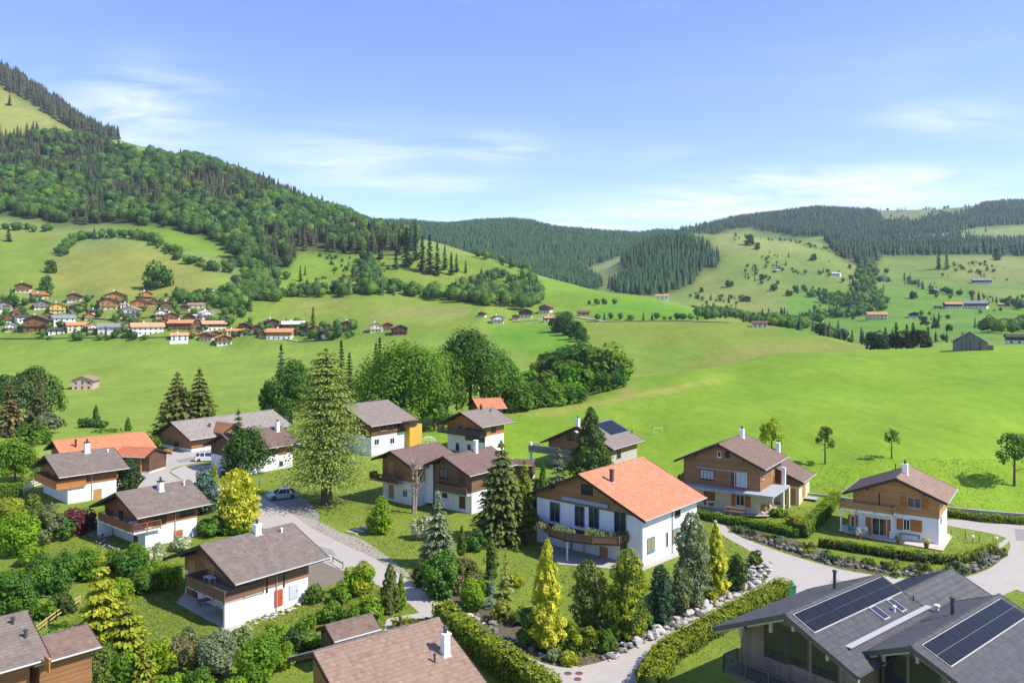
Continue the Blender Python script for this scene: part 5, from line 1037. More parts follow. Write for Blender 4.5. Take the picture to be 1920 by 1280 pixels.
for row in ((48, 1098, 1058, 56, 'bright', 'bright bush above the tall dark one at the left edge', 'lime'), (132, 1078, 1040, 52, 'mid', 'green bush between the lime one and the bright one in the left garden', 'bright'), (228, 1122, 1080, 56, 'lime', 'lime bush right behind the golden yellow spruce', 'bright'), (292, 1085, 1050, 46, 'bright', 'bright bush below the first whitish one', 'lime'), (85, 1158, 1120, 50, 'mid', 'green bush on the near side of the yellow wooden fence', 'bright'),
            (352, 1210, 1172, 40, 'olive', 'olive tuft shrub below the terrace of the red-door chalet', 'sage'), (448, 1215, 1172, 46, 'greyg', 'grey-green shrub under the corner of the red-door chalet', 'bright'), (515, 1205, 1165, 50, 'bright', 'bright shrub on the slope below the red door', 'lime'), (590, 1130, 1096, 44, 'mid', 'shrub at the far corner of the red-door chalet', 'olive'), (640, 1130, 1092, 46, 'bright', 'bright shrub left of the yellow-green one beside the lane', 'mid'),
            (620, 1165, 1128, 52, 'mid', 'leafy shrub on the slope above the small shed', 'lime'), (575, 1180, 1150, 44, 'bright', 'low bright shrub on the slope left of the small shed', 'mid'), (372, 1302, 1250, 60, 'mid', 'green bush at the bottom edge below the sage one', 'bright'), (440, 1305, 1262, 56, 'lime', 'lime bush at the bottom edge left of the bright leafy one', 'bright'), (255, 1040, 1015, 36, 'bright', 'small bright bush left of the first whitish one', 'mid'), (60, 955, 925, 34, 'mid', 'small dark bush at the foot of the orange-balcony chalet', 'olive'),
            (845, 1075, 1030, 40, 'bright', 'bright shrub right of the tall green bush on the slope', 'lime'), (905, 1112, 1085, 36, 'thuja', 'small green shrub between the lime one and the blue spruce', 'bright'), (1058, 1205, 1160, 46, 'olive', 'olive shrub at the right foot of the tall golden cypress', 'ygreen'), (1150, 1200, 1150, 44, 'thuja', 'green shrub left of the bare pale stems', 'mid'), (1212, 1178, 1140, 36, 'bluegreen', 'bluish shrub between the multi-stemmed thuja and the dark one', 'mid'), (1320, 1125, 1085, 36, 'greyg', 'grey shrub left of the golden cypress by the lane', 'olive'), (965, 1100, 1070, 36, 'ygreen', 'yellowish low shrub on the villa lawn edge', 'gold')):
    plant('bush', *row)
# right
plant('fruit', 1447, 838, 782, 46, 'ygreen', 'yellowish young fruit tree behind the tall brown chalet', 'lime', d=128)
plant('fruit', 1547, 850, 796, 38, 'olive', 'small fruit tree standing alone on the meadow', 'thuja', d=127)
plant('fruit', 1672, 858, 800, 30, 'mid', 'thin sapling on the meadow behind the honey chalet', 'olive', d=126, dens=.6)
plant('fruit', 1902, 884, 808, 68, 'mid', 'round fruit tree at the right edge of the meadow', 'dark', d=117)
plant('bush', 1283, 910, 884, 34, 'dark', 'dark bush between the orange roof and the tall brown chalet', 'mid')
plant('bush', 1460, 968, 950, 40, 'bright', 'green shrub below the terrace of the tall brown chalet', 'lime')
plant('bush', 1490, 985, 965, 44, 'ygreen', 'flowering shrub on the lawn right of the tall brown chalet', 'brown')
plant('spruce', 1925, 1300, 1205, 60, 'deep', 'dark pine twigs reaching in at the bottom right corner', None)
# pruned bare tree
bt = tag(empty('bare_tree', gp(775, 962)), 'heavily pruned tree with pale bare branches before the semi-detached chalets', 'tree')
m = MB(); ppm = FPX / bt.location.y; hh = 115 / ppm
m.tube([(0, 0, -.2), (.05, 0, hh * .25), (-.1, .1, hh * .45)], [.26, .2, .14], 8); m.tube([(0.25, 0, -.2), (.4, 0, hh * .3), (.5, 0, hh * .6), (.45, .1, hh * .85)], [.2, .16, .11, .05], 7)
for k in range(26):
    a = random.uniform(0, 6.28); z_ = random.uniform(.3, .8) * hh; ln = random.uniform(.8, 2.2); x_ = random.choice((-.05, .45))
    m.tube([(x_, 0, z_), (x_ + math.cos(a) * ln * .4, math.sin(a) * ln * .4, z_ + ln * .5), (x_ + math.cos(a) * ln * .6, math.sin(a) * ln * .5, min(hh, z_ + ln * 1.1))], [.09, .065, .03], 5)
m.build('trunk', PALEBARK, bt)
V_, F_, c_ = g_leafy(40 / ppm, hh * .75, .22, 150, COL['brown'], COL['greyg'], hh * .25); link(bpy.data.objects.new('crown', np_mesh('crown', V_, F_, FOL, c_)), bt)
# bare stems under the thujas of the boulder bed
for u, vb, n in ((1182, 1198, 6), (1240, 1172, 4), (1300, 1140, 6), (1276, 1150, 2)):
    p = gp(u, vb); o = sorted([x for x in bpy.data.objects if x.name.startswith('thuja_tree')], key=lambda x: (x.location - p).length)
    for k in range(n):
        a = random.uniform(0, 6.28); MB().tube([(math.cos(a) * .35, math.sin(a) * .35, -.1), (math.cos(a) * .5, math.sin(a) * .5, 1.1), (math.cos(a) * .7, math.sin(a) * .7, 2.4)], [.05, .045, .03], 5).build('stem', PALEBARK, o[0])

# ---- clipped hedges: leafy shell round a twiggy core, following a line on the ground
def hedge(pts, wd, ht, c, c2, label, card=.2, dens=1.0, name='hedge', top=None, world=False):
    P = [gp(*q) if not world else Vector((*q, ZG)) for q in pts]; o0 = P[0]; parts = []; twig = MB(); cc, cc2 = COL[c], COL[c2]
    for a, b in zip(P[:-1], P[1:]):
        d = (b - a); ln = d.length; d /= ln; s = Vector((d.y, -d.x, 0)); n = int(ln * (wd + 2 * ht) / (card * card) * 2.2 * dens)
        q = rng.uniform(0, wd + 2 * ht, n); k = rng.uniform(-.02, 1.02, n) * ln; topm = (q > ht) & (q < ht + wd)
        x = np.where(q < ht, -wd / 2, np.where(topm, q - ht - wd / 2, wd / 2)); z_ = np.where(q < ht, q, np.where(topm, ht, wd + 2 * ht - q))
        bul = .08 * np.sin(k * 1.7 + x) + .05 * np.sin(k * 4.1 + z_ * 3); nx = np.where(q < ht, -1.0, np.where(topm, 0.0, 1.0)); nz = topm.astype(float)
        rr = rng.normal(0, .045, n); x = x + nx * (bul + rr); z_ = z_ + nz * (bul + rr) * 1.1
        edge = .12; x = np.where(topm, x, x * (1 - edge * np.clip(z_ / ht - .6, 0, 1)))
        D = np.array(d); S_ = np.array(s); pos = np.array(a - o0)[None] + k[:, None] * D + x[:, None] * S_; pos[:, 2] += z_
        Nn = nx[:, None] * S_ + nz[:, None] * np.array([0, 0, 1]) + rng.normal(0, .5, (n, 3)) + np.array([0, 0, .25]); T = rng.normal(0, .6, (n, 3)) + np.array([0, 0, 1.0]); sz = card * rng.uniform(.7, 1.35, n)
        V_, F_ = cards(pos, Nn, T, sz * .7, sz * 1.1, .14); mix = np.clip(z_ / ht + rng.normal(-.25, .3, n), 0, 1); parts.append((V_, F_, np.repeat(colours(n, cc, .2, cc2, mix), 4, 0)))
        twig.box(tuple((a + b) / 2 - o0 + Vector((0, 0, ht * .46))), (wd * .8, ln, ht * .9), math.atan2(-d.x, d.y))
    Vt = np.array(twig.v); parts.append((Vt, np.array(twig.f), np.tile(np.array(cc) * .45, (len(Vt), 1))))
    o = link(bpy.data.objects.new(name, leaf_mesh(name, parts, FOL))); o.location = o0
    return tag(o, label, 'hedge')
hedge([(828, 1172), (880, 1218), (950, 1268), (1035, 1330)], 1.7, 2.1, 'thuja', 'ygreen', 'tall clipped yellow-green hedge right of the tan-roofed chalet')
hedge([(735, 1178), (828, 1172)], .7, .7, 'olive', 'ygreen', 'low hedge strip behind the ridge of the tan-roofed chalet')
hedge([(1216, 1300), (1248, 1240), (1330, 1190), (1420, 1140), (1472, 1112)], 1.7, 1.4, 'thuja', 'ygreen', 'clipped hedge along the path above the grey modern chalet')
hedge([(1290, 966), (1370, 982), (1440, 994), (1500, 1008)], 1.5, .95, 'emerald', 'lime', 'light green clipped hedge in front of the tall brown chalet')
hedge([(1504, 1008), (1545, 970), (1568, 944)], 1.2, 1.75, 'thuja', 'lime', 'tall trimmed hedge between the two timber chalets')
hedge([(1536, 1024), (1600, 1034), (1680, 1047), (1740, 1055), (1790, 1058), (1830, 1048), (1864, 1034)], .7, 1.0, 'dark', 'ygreen', 'dark low hedge edging the lawn of the honey chalet', dens=.9)
hedge([(-20, 935), (40, 930)], 1.6, 2.0, 'thuja', 'lime', 'clipped green hedge at the left edge')
hedge([(1775, 968), (1850, 978), (1960, 985)], 1.2, .9, 'mid', 'ygreen', 'low shrub border under the retaining wall at the right')

# ------------------------------------------------------------------ woods and far trees
def proto_conifer(k):
    V = []; F = []; tiers = 6
    for i in range(tiers):
        z0 = .06 + i * .145; zt = min(1.0, z0 + .26 + .05 * (i == tiers - 1)); r = .21 * (1 - i / (tiers + .4)) ** .85; b = len(V); n = 9
        V.append((0, 0, zt))
        for j in range(n):
            a = 2 * math.pi * (j + .37 * i + .1 * k) / n; rr = r * (1.0 if j % 2 else .62) * random.uniform(.8, 1.2); V.append((math.cos(a) * rr, math.sin(a) * rr, z0 - (.03 if j % 2 else -.02) + random.uniform(-.02, .02)))
        for j in range(n): F.append((b, b + 1 + j, b + 1 + (j + 1) % n, b))
    Fq = np.array(F); return np.array(V), Fq
def proto_leafy(n=64, card=.17):
    V, F, c = g_leafy(.78, .95, card, n, (1, 1, 1), None, .02, clumps=9, low=True); return V, F
def proto_blob(k, ncard=64):
    bm = bmesh.new(); bmesh.ops.create_icosphere(bm, subdivisions=2, radius=.5); cs = [(Vector((random.gauss(0, 1), random.gauss(0, 1), random.gauss(.3, .8))).normalized(), random.uniform(.05, .13)) for _ in range(9)]
    for v in bm.verts:
        n_ = v.co.normalized(); v.co *= .66 + sum(a * max(0, n_.dot(q) - .72) * 6.5 for q, a in cs) * .5 + random.uniform(-.07, .07)
    bmesh.ops.triangulate(bm, faces=bm.faces); V = np.array([tuple(v.co) for v in bm.verts]) * np.array([.86, .86, .98]); bm.verts.index_update(); F = np.array([[v.index for v in f.verts] for f in bm.faces]); bm.free(); V[:, 2] += .47
    F = np.concatenate([F, F[:, :1]], 1); q = rdir(ncard); q[:, 2] = np.abs(q[:, 2]) * .9 - .1; P = q * np.array([.40, .40, .46]) * rng.uniform(.78, 1.12, ncard)[:, None]; P[:, 2] += .48
    Vc, Fc = cards(P, q + rdir(ncard) * .5, rdir(ncard), .10, .13); return np.concatenate([V, Vc]), np.concatenate([F, Fc + len(V)])
BLOB = [proto_blob(k) for k in range(7)]
def proto_conifer_lo(k):
    V = []; F = []
    for i in range(3):
        z0 = .05 + i * .27; b = len(V); V.append((0, 0, min(1, z0 + .45))); r = .2 * (1 - i * .28)
        for j in range(6): a = 2 * math.pi * (j + .4 * i + .2 * k) / 6; V.append((math.cos(a) * r * random.uniform(.75, 1.2), math.sin(a) * r * random.uniform(.75, 1.2), z0 + random.uniform(-.03, .03)))
        for j in range(6): F.append((b, b + 1 + j, b + 1 + (j + 1) % 6, b))
    return np.array(V), np.array(F)
CONP_LO = [proto_conifer_lo(k) for k in range(6)]
CONP = [proto_conifer(k) for k in range(6)]; LEAP = [proto_leafy() for k in range(6)]; LEAP_LO = [proto_leafy(40, .22) for k in range(4)]; LEAP_HI = [proto_leafy(150, .115) for k in range(6)]
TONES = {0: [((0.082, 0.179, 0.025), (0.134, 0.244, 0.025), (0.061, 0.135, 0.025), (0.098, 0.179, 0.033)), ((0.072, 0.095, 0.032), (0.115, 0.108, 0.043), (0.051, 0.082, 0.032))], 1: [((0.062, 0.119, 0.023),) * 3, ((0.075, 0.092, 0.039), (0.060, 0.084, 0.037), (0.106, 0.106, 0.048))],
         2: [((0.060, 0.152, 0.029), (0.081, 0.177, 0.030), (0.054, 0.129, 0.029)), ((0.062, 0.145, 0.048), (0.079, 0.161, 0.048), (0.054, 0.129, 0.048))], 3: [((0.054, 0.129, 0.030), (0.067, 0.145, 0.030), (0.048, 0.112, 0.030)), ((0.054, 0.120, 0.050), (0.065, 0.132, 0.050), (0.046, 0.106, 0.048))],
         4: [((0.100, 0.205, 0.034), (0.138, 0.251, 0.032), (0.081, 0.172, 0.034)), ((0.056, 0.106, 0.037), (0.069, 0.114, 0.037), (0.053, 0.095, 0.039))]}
def plant_many(XY, con, hr, tone, lo=False):
    """a wood as one mesh: trees at the given ground points"""
    n = len(XY); z = tz(CU + FPX * XY[:, 0] / XY[:, 1], XY[:, 1]); isc = con; Vs = []; Fs = []; Cs = []; o = 0
    for kind in (0, 1):
        protos = (CONP_LO if lo is True else CONP) if kind else (LEAP_LO if lo is True else BLOB); sel = np.where(isc == kind)[0]; which = rng.integers(0, len(protos), len(sel))
        for k, (PV_, PF_) in enumerate(protos):
            ids = sel[which == k]; m_ = len(ids)
            if not m_: continue
            h_ = rng.uniform(hr[0], hr[1], m_) * (1.0 if kind else .82); a = rng.uniform(0, 6.28, m_); wd = h_ * rng.uniform(.85, 1.2, m_) * (1.0 if kind else 1.02)
            ca, sa = np.cos(a)[:, None], np.sin(a)[:, None]; x = PV_[None, :, 0]; y = PV_[None, :, 1]
            V_ = np.stack([XY[ids, 0][:, None] + (x * ca - y * sa) * wd[:, None], XY[ids, 1][:, None] + (x * sa + y * ca) * wd[:, None], (z[ids] - .4)[:, None] + PV_[None, :, 2] * h_[:, None]], -1)
            pal = np.array(TONES[tone][kind]); cc = pal[rng.integers(0, len(pal), m_)] * np.clip(rng.normal(1, .16, (m_, 1)), .6, 1.5)
            nv = len(PV_); Vs.append(V_.reshape(-1, 3)); Fs.append((PF_[None] + (np.arange(m_) * nv)[:, None, None]).reshape(-1, 4) + o); o += m_ * nv
            Cs.append((cc[:, None, :] * np.clip(rng.normal(1, .12, (m_, nv, 1)), .6, 1.5)).reshape(-1, 3))
    V_ = np.concatenate(Vs); F_ = np.concatenate(Fs); C_ = np.concatenate(Cs)
    tri = F_[:, 0] == F_[:, 3]
    return V_, F_, C_, tri
def mixed_mesh(name, V_, F_, C_, tri, mat):
    me = bpy.data.meshes.new(name); T_ = F_[tri][:, :3]; Q_ = F_[~tri]; lo_ = np.concatenate([T_.ravel(), Q_.ravel()]); st = np.concatenate([np.arange(len(T_)) * 3, len(T_) * 3 + np.arange(len(Q_)) * 4])
    me.vertices.add(len(V_)); me.vertices.foreach_set('co', V_.astype(np.float32).ravel()); me.loops.add(len(lo_)); me.loops.foreach_set('vertex_index', lo_.astype(np.int32)); me.polygons.add(len(st)); me.polygons.foreach_set('loop_start', st.astype(np.int32)); me.update(calc_edges=True)
    a = me.attributes.new('tint', 'FLOAT_COLOR', 'POINT'); a.data.foreach_set('color', np.concatenate([C_, np.ones((len(C_), 1))], 1).astype(np.float32).ravel()); me.materials.append(mat); return me
def wood(name, label, XY, con, hr, tone, lo=False):
    V_, F_, C_, tri = plant_many(XY, con, hr, tone, lo); return tag(link(bpy.data.objects.new(name, mixed_mesh(name, V_, F_, C_, tri, FOL))), label, 'forest', None, 'stuff')
def scatter(poly, d, a):
    poly_ = np.array(poly); u0, u1 = max(poly_[:, 0].min(), -420), min(poly_[:, 0].max(), 2330); area = (u1 - u0) / FPX * (d[1] ** 2 - d[0] ** 2) / 2; n = int(area / a)
    u = rng.uniform(u0, u1, n); dd = np.sqrt(rng.uniform(d[0] ** 2, d[1] ** 2, n)); z = tz(u, dd); v = HV - FPX * z / dd; jx = _noise2(u / 9., v / 5.) * 3; m_ = inside(u + jx, v, poly)
    return np.stack([(u[m_] - CU) * dd[m_] / FPX, dd[m_]], 1)
ntree = 0
for W_ in WOODS:
    XY = scatter(W_['poly'], W_['d'], W_['a'])
    patch = _noise2(XY[:, 0] / 55.0, XY[:, 1] / 75.0) * .5 + .5; patch = patch * .7 + .3 * (_noise2(XY[:, 0] / 21.0 + 9, XY[:, 1] / 26.0) * .5 + .5); con = ((patch * .72 + rng.uniform(0, 1, len(XY)) * .28) < W_['con'] * 1.02 - .01).astype(int) if W_['con'] < .9 else (rng.uniform(0, 1, len(XY)) < W_['con']).astype(int)
    wood(W_['n'], W_['l'], XY, con, W_['h'], W_['tone'], lo=W_['d'][0] > 1000); ntree += len(XY)
def hedgerow(name, label, line, width, spacing, hr, tone, con=.1, lo=False, dmin=100):
    pts = [ray(u, v, dmin) for u, v in line]; XY = []
    for a, b in zip(pts[:-1], pts[1:]):
        ln = (b.xy - a.xy).length; n = max(1, int(ln * max(1, width / spacing) / spacing))
        for k in range(n): q = a.xy.lerp(b.xy, (k + random.random()) / n); XY.append((q.x + random.gauss(0, width * .3), q.y + random.gauss(0, width * .3)))
    XY = np.array(XY); return wood(name, label, XY, (rng.uniform(0, 1, len(XY)) < con).astype(int), hr, tone, lo)
hedgerow('hedgerow', 'leafy hedgerow curving over the hay field above the far village', [(108, 482), (125, 460), (150, 448), (200, 445), (260, 448), (300, 462), (345, 488), (400, 508), (430, 512)], 12, 6, (5, 15), 4, lo='hi')
hedgerow('hedgerow', 'thick dark tree belt above the long hay field right of the far village', [(420, 578), (450, 568), (490, 560), (540, 554), (620, 551), (690, 552), (750, 548), (810, 555), (880, 566), (930, 570)], 20, 6, (8, 18), 4, .12, lo='hi')
hedgerow('hedgerow', 'tree strip dropping between the two steep pastures', [(688, 482), (692, 500), (694, 520), (698, 548)], 16, 7, (12, 18), 4, .2, lo='hi')
hedgerow('hedgerow', 'bushes at the foot of the mountain forest, left of the pastures', [(15, 432), (50, 432), (95, 432)], 12, 7, (9, 14), 4, lo='hi')
hedgerow('copse', 'trees round the upper right houses of the far village', [(345, 555), (380, 562), (420, 572), (445, 588)], 26, 7, (7, 12), 4, lo='hi')
hedgerow('copse', 'scattered shrubs on the steep pasture', [(610, 478), (635, 490), (650, 505)], 24, 9, (4, 7), 4)
hedgerow('copse', 'leafy trees between the forest edge and the far village on its right', [(445, 500), (480, 515), (505, 530), (470, 545), (440, 555)], 30, 8, (11, 17), 4, .25, lo='hi')
XY = scatter([(860, 535), (930, 520), (985, 515), (1020, 545), (1030, 575), (985, 582), (930, 578), (880, 570)], (600, 860), 75); wood('hillside_wood', 'leafy wood at the foot of the grassy shoulder', XY, (rng.uniform(0, 1, len(XY)) < .2).astype(int), (11, 17), 4, 'hi')
hedgerow('hedgerow', 'trees along the crest of the grassy shoulder', [(888, 482), (925, 490), (950, 498), (975, 508), (1000, 516)], 12, 8, (10, 15), 4, .25, lo='hi')
hedgerow('hedgerow', 'row of shrubs along the road below the knoll', [(1115, 600), (1180, 600), (1250, 600), (1330, 600)], 6, 5, (4, 8), 4, .2, dmin=440)
hedgerow('hedgerow', 'trees where the knoll meets the right-hand slope', [(1330, 598), (1370, 590), (1400, 600), (1440, 612)], 16, 8, (7, 12), 4, .2, dmin=480)
hedgerow('copse', 'bushes on the knoll meadow', [(1095, 572), (1120, 572), (1150, 570)], 10, 6, (4, 8), 4)
hedgerow('tree_row', 'line of trees across the right-hand meadow', [(1695, 525), (1720, 535), (1740, 545), (1800, 555), (1840, 562), (1890, 572), (1920, 585)], 10, 9, (8, 13), 3, .5)
hedgerow('copse', 'trees on the lower right-hand slope left of the stream', [(1500, 548), (1530, 555), (1560, 560), (1590, 570), (1620, 575)], 34, 9, (8, 14), 4, .25)
hedgerow('copse', 'trees along the stream at the foot of the right-hand slope', [(1450, 615), (1490, 605), (1540, 592), (1590, 595), (1630, 585), (1625, 560), (1620, 540), (1625, 520), (1632, 505)], 30, 9, (8, 14), 4, .25, dmin=500)
hedgerow('copse', 'scrubby trees on the grassy hill right of centre', [(1440, 500), (1470, 510), (1500, 518), (1520, 512), (1580, 515)], 40, 16, (5, 9), 4, .2)
hedgerow('tree_row', 'trees behind the meadow crest', [(1545, 640), (1590, 640), (1640, 642), (1720, 640), (1790, 640)], 16, 7, (6, 11), 3, .6, dmin=420)
hedgerow('copse', 'leafy trees by the dark barn at the right edge', [(1850, 625), (1880, 620), (1930, 615), (1990, 612)], 24, 9, (8, 14), 4, .15, dmin=430)
def sprinkle(name, label, poly, d, n, hr, con):
    XY = scatter(poly, d, 40.0); XY = XY[_noise2(XY[:, 0] / 26.0, XY[:, 1] / 38.0) + .45 * _noise2(XY[:, 0] / 9.0 + 3, XY[:, 1] / 11.0) > .42]; XY = XY[rng.permutation(len(XY))[:n]]; return wood(name, label, XY, (rng.uniform(0, 1, len(XY)) < con).astype(int), hr, 4)
sprinkle('scattered_trees', 'small trees and bushes scattered over the right grassy hill', [(1265, 600), (1300, 540), (1340, 480), (1380, 440), (1540, 450), (1600, 500), (1640, 540), (1640, 600), (1440, 605)], (760, 1450), 170, (3, 9), .25)
sprinkle('scattered_trees', 'small trees and bushes scattered over the right-hand meadows', [(1640, 490), (1940, 485), (1940, 610), (1640, 615)], (560, 1300), 110, (3, 9), .3)
sprinkle('scattered_trees', 'bushes scattered over the steep pastures under the mountain forest', [(540, 480), (1000, 490), (1010, 550), (720, 545), (540, 545)], (640, 900), 60, (2.5, 6), .2)
sprinkle('scattered_trees', 'lone trees on the open crest of the high right-hand hills', [(1500, 385), (1940, 378), (1940, 455), (1700, 450), (1620, 440)], (1500, 2700), 160, (8, 15), .8)
# ---- trees one can tell apart on the slopes
PROTO_ME = {}
def proto_mesh(kind, k):
    if (kind, k) not in PROTO_ME:
        if kind == 'con': V_, F_, c_ = g_spruce(.34, 1.0, .075, 1500, (1, 1, 1), None, .02, 24); V_[:, 2] += .0
        else:
            q1 = g_leafy(.95, .97, .095, 760, (1, 1, 1), None, .02, clumps=18, low=True); q2 = g_leafy(.86, .55, .105, 380, (.95, .95, .95), None, .0, clumps=12, low=True)
            V_, F_, c_ = np.concatenate([q1[0], q2[0]]), np.concatenate([q1[1], q2[1] + len(q1[0])]), np.concatenate([q1[2], q2[2]])
        PROTO_ME[(kind, k)] = np_mesh('crown_' + kind, V_, F_, FOL, c_)
    return PROTO_ME[(kind, k)]
TRUNK_ME = MB().tube([(0, 0, -.05), (0, 0, .5)], [.03, .015], 5).mesh('trunk', BARK)
def far_tree(kind, u, vb, hpx, c, label, group=None, wide=1.0, dmin=100, d=None):
    p = ray(u, vb, dmin) if d is None else Vector(((u - CU) * d / FPX, d, float(tz(u, d)))); h_ = hpx * p.y / FPX
    root = tag(empty('spruce_tree' if kind == 'con' else 'leafy_tree', p, random.uniform(0, 6.28)), label, 'tree', group); root.scale = (h_ * wide, h_ * wide, h_)
    a = link(bpy.data.objects.new('crown', proto_mesh(kind, random.randrange(4))), root); a.color = (*[x * random.uniform(.85, 1.15) for x in COL.get(c, c)], 1)
    link(bpy.data.objects.new('trunk', TRUNK_ME), root); return root
ORD = ['first', 'second', 'third', 'fourth', 'fifth', 'sixth', 'seventh', 'eighth', 'ninth', 'tenth', 'eleventh', 'twelfth', 'thirteenth', 'fourteenth', 'fifteenth', 'sixteenth', 'seventeenth', 'eighteenth', 'nineteenth', 'twentieth', 'twenty-first', 'twenty-second']
_cnt = {}
def nth(what): k = _cnt.get(what, 0); _cnt[what] = k + 1; return ORD[k] + ' ' + what
for u, vb, hp in sorted(((690, 498, 48), (712, 486, 46), (748, 478, 46), (762, 500, 74), (778, 488, 66), (792, 508, 66), (806, 514, 74), (820, 516, 62), (834, 506, 46), (846, 516, 44), (856, 510, 34), (873, 512, 24), (742, 505, 40))):
    far_tree('con', u, vb, hp, 'deep', nth('dark spruce from the left in the stand on the grassy shoulder'), 'tall spruces on the grassy shoulder')
far_tree('leaf', 295, 540, 50, 'emerald', 'lone round tree on the hay field above the far village', wide=1.15)
far_tree('leaf', 95, 512, 26, 'mid', 'small round tree at the left boundary of the hay field')
far_tree('leaf', 88, 545, 32, 'mid', 'slim tree above the left houses of the far village', wide=.8)
far_tree('leaf', 24, 575, 26, 'emerald', 'round dark tree among the left houses of the far village')
far_tree('con', 16, 453, 28, 'deep', 'lone dark conifer on the upper left pasture', wide=1.4)
far_tree('con', 18, 198, 20, 'deep', 'lone dark conifer on the steep top left pasture', wide=1.4)
far_tree('con', 587, 628, 52, 'olive', 'slim conifer among the right-hand houses of the far village')
far_tree('con', 563, 528, 30, 'deep', 'pair-forming dark conifer on the steep pasture, the larger one')
far_tree('con', 572, 516, 18, 'deep', 'small dark conifer beside the larger one on the steep pasture')
far_tree('leaf', 82, 625, 18, 'maroon', 'dark red tree beside the big brown chalet of the far village')
for i, (u, vb, hp) in enumerate(((1368, 538, 16), (1315, 548, 10), (1428, 525, 12), (1525, 488, 14), (1405, 460, 22), (1420, 468, 14), (1760, 505, 40), (1775, 505, 36), (1870, 488, 16), (1450, 545, 16), (1480, 555, 14))):
    far_tree('con' if i in (6, 7) else 'leaf', u, vb, hp, 'dark', ['lone bush tree in the middle of the right grassy hill', 'small bush at the left foot of the right grassy hill', 'small tree near the top fold of the right grassy hill', 'bushy tree on the right shoulder of the grassy hill', 'dark tree just under the grassy summit', 'small tree beside the one under the grassy summit',
             'tall dark spruce in front of the spruce belt, left one', 'tall dark spruce in front of the spruce belt, right one', 'small tree at the right end of the high meadow', 'tree on the left flank of the right-hand slope', 'low tree below the one on the left flank of the right-hand slope'][i])
for i, (u, vb, hp) in enumerate(((1712, 560, 16), (1734, 610, 18), (1754, 615, 16), (1780, 620, 14), (1828, 615, 20), (1856, 612, 22))):
    far_tree('leaf' if i != 4 else 'con', u, vb, hp, 'dark', ['lone round tree on the lower right meadow', 'small dark tree left of the round one above the old barn', 'round dark tree above the ridge of the old barn', 'pale tree between the round one and the old barn', 'pointed conifer right of the old barn', 'bushy tree behind the old barn on its right'][i], dmin=420)
# gully below the near meadow
GUL = [(1028, 655, 46, 'mid'), (1052, 660, 50, 'emerald'), (1075, 668, 54, 'mid'), (1098, 676, 52, 'bright'), (1120, 690, 56, 'mid'), (1018, 668, 40, 'bright'), (1040, 690, 60, 'mid'), (1060, 700, 70, 'emerald'), (1085, 712, 78, 'mid'), (1100, 722, 84, 'emerald'), (1120, 730, 84, 'mid'), (1140, 735, 74, 'bright'), (1060, 735, 70, 'mid'), (1085, 750, 66, 'bright'), (1150, 742, 44, 'emerald'), (1020, 745, 60, 'mid'), (1042, 760, 48, 'bright'), (1000, 720, 60, 'bright'), (1165, 742, 30, 'bright')]
for i, (u, vb, hp, c) in enumerate(sorted(GUL)): far_tree('leaf', u, vb, hp, c, nth('leafy tree from the left in the wooded gully by the near meadow'), 'trees of the wooded gully', d=228 + (770 - vb) * .75 + i * .7, wide=1.35)
for u, vb, hp in ((1012, 700, 56), (1038, 722, 66), (1098, 735, 80), (1128, 745, 66)): far_tree('con', u, vb, hp, 'deep', nth('dark spruce from the left in the wooded gully by the near meadow'), 'spruces of the wooded gully', d=250)
for i, (u, vb, hp, c) in enumerate(sorted(((1005, 775, 46, 'mid'), (1040, 770, 40, 'bright'), (1130, 750, 40, 'mid'), (1155, 742, 32, 'emerald'), (985, 772, 40, 'bright'), (1078, 758, 40, 'mid'), (965, 775, 60, 'mid')))):
    far_tree('leaf', u, vb, hp, c, nth('rounded bush tree from the left along the lower edge of the near meadow'), 'bush trees edging the near meadow', wide=1.3, d=205 + i * 3 + (20 if u > 1100 else 0))
for u, vb, hp in sorted(((1045, 622, 36), (1058, 622, 36), (1070, 628, 38), (1082, 636, 36), (1092, 640, 30), (1062, 612, 30))): far_tree('leaf', u, vb, hp, 'emerald', nth('dark leafy tree from the left in the row running into the gully'), 'row of trees into the gully')
for i, (u, hp) in enumerate(sorted(((1646, 36), (1660, 42), (1680, 50), (1700, 46), (1712, 48), (1728, 36), (1740, 40), (1690, 40)))):
    far_tree('con' if i % 3 else 'leaf', u, 660, hp, 'deep', nth('dark tree from the left in the clump just behind the meadow crest'), 'clump behind the meadow crest', wide=1.3, d=335 + 5 * (i % 4))

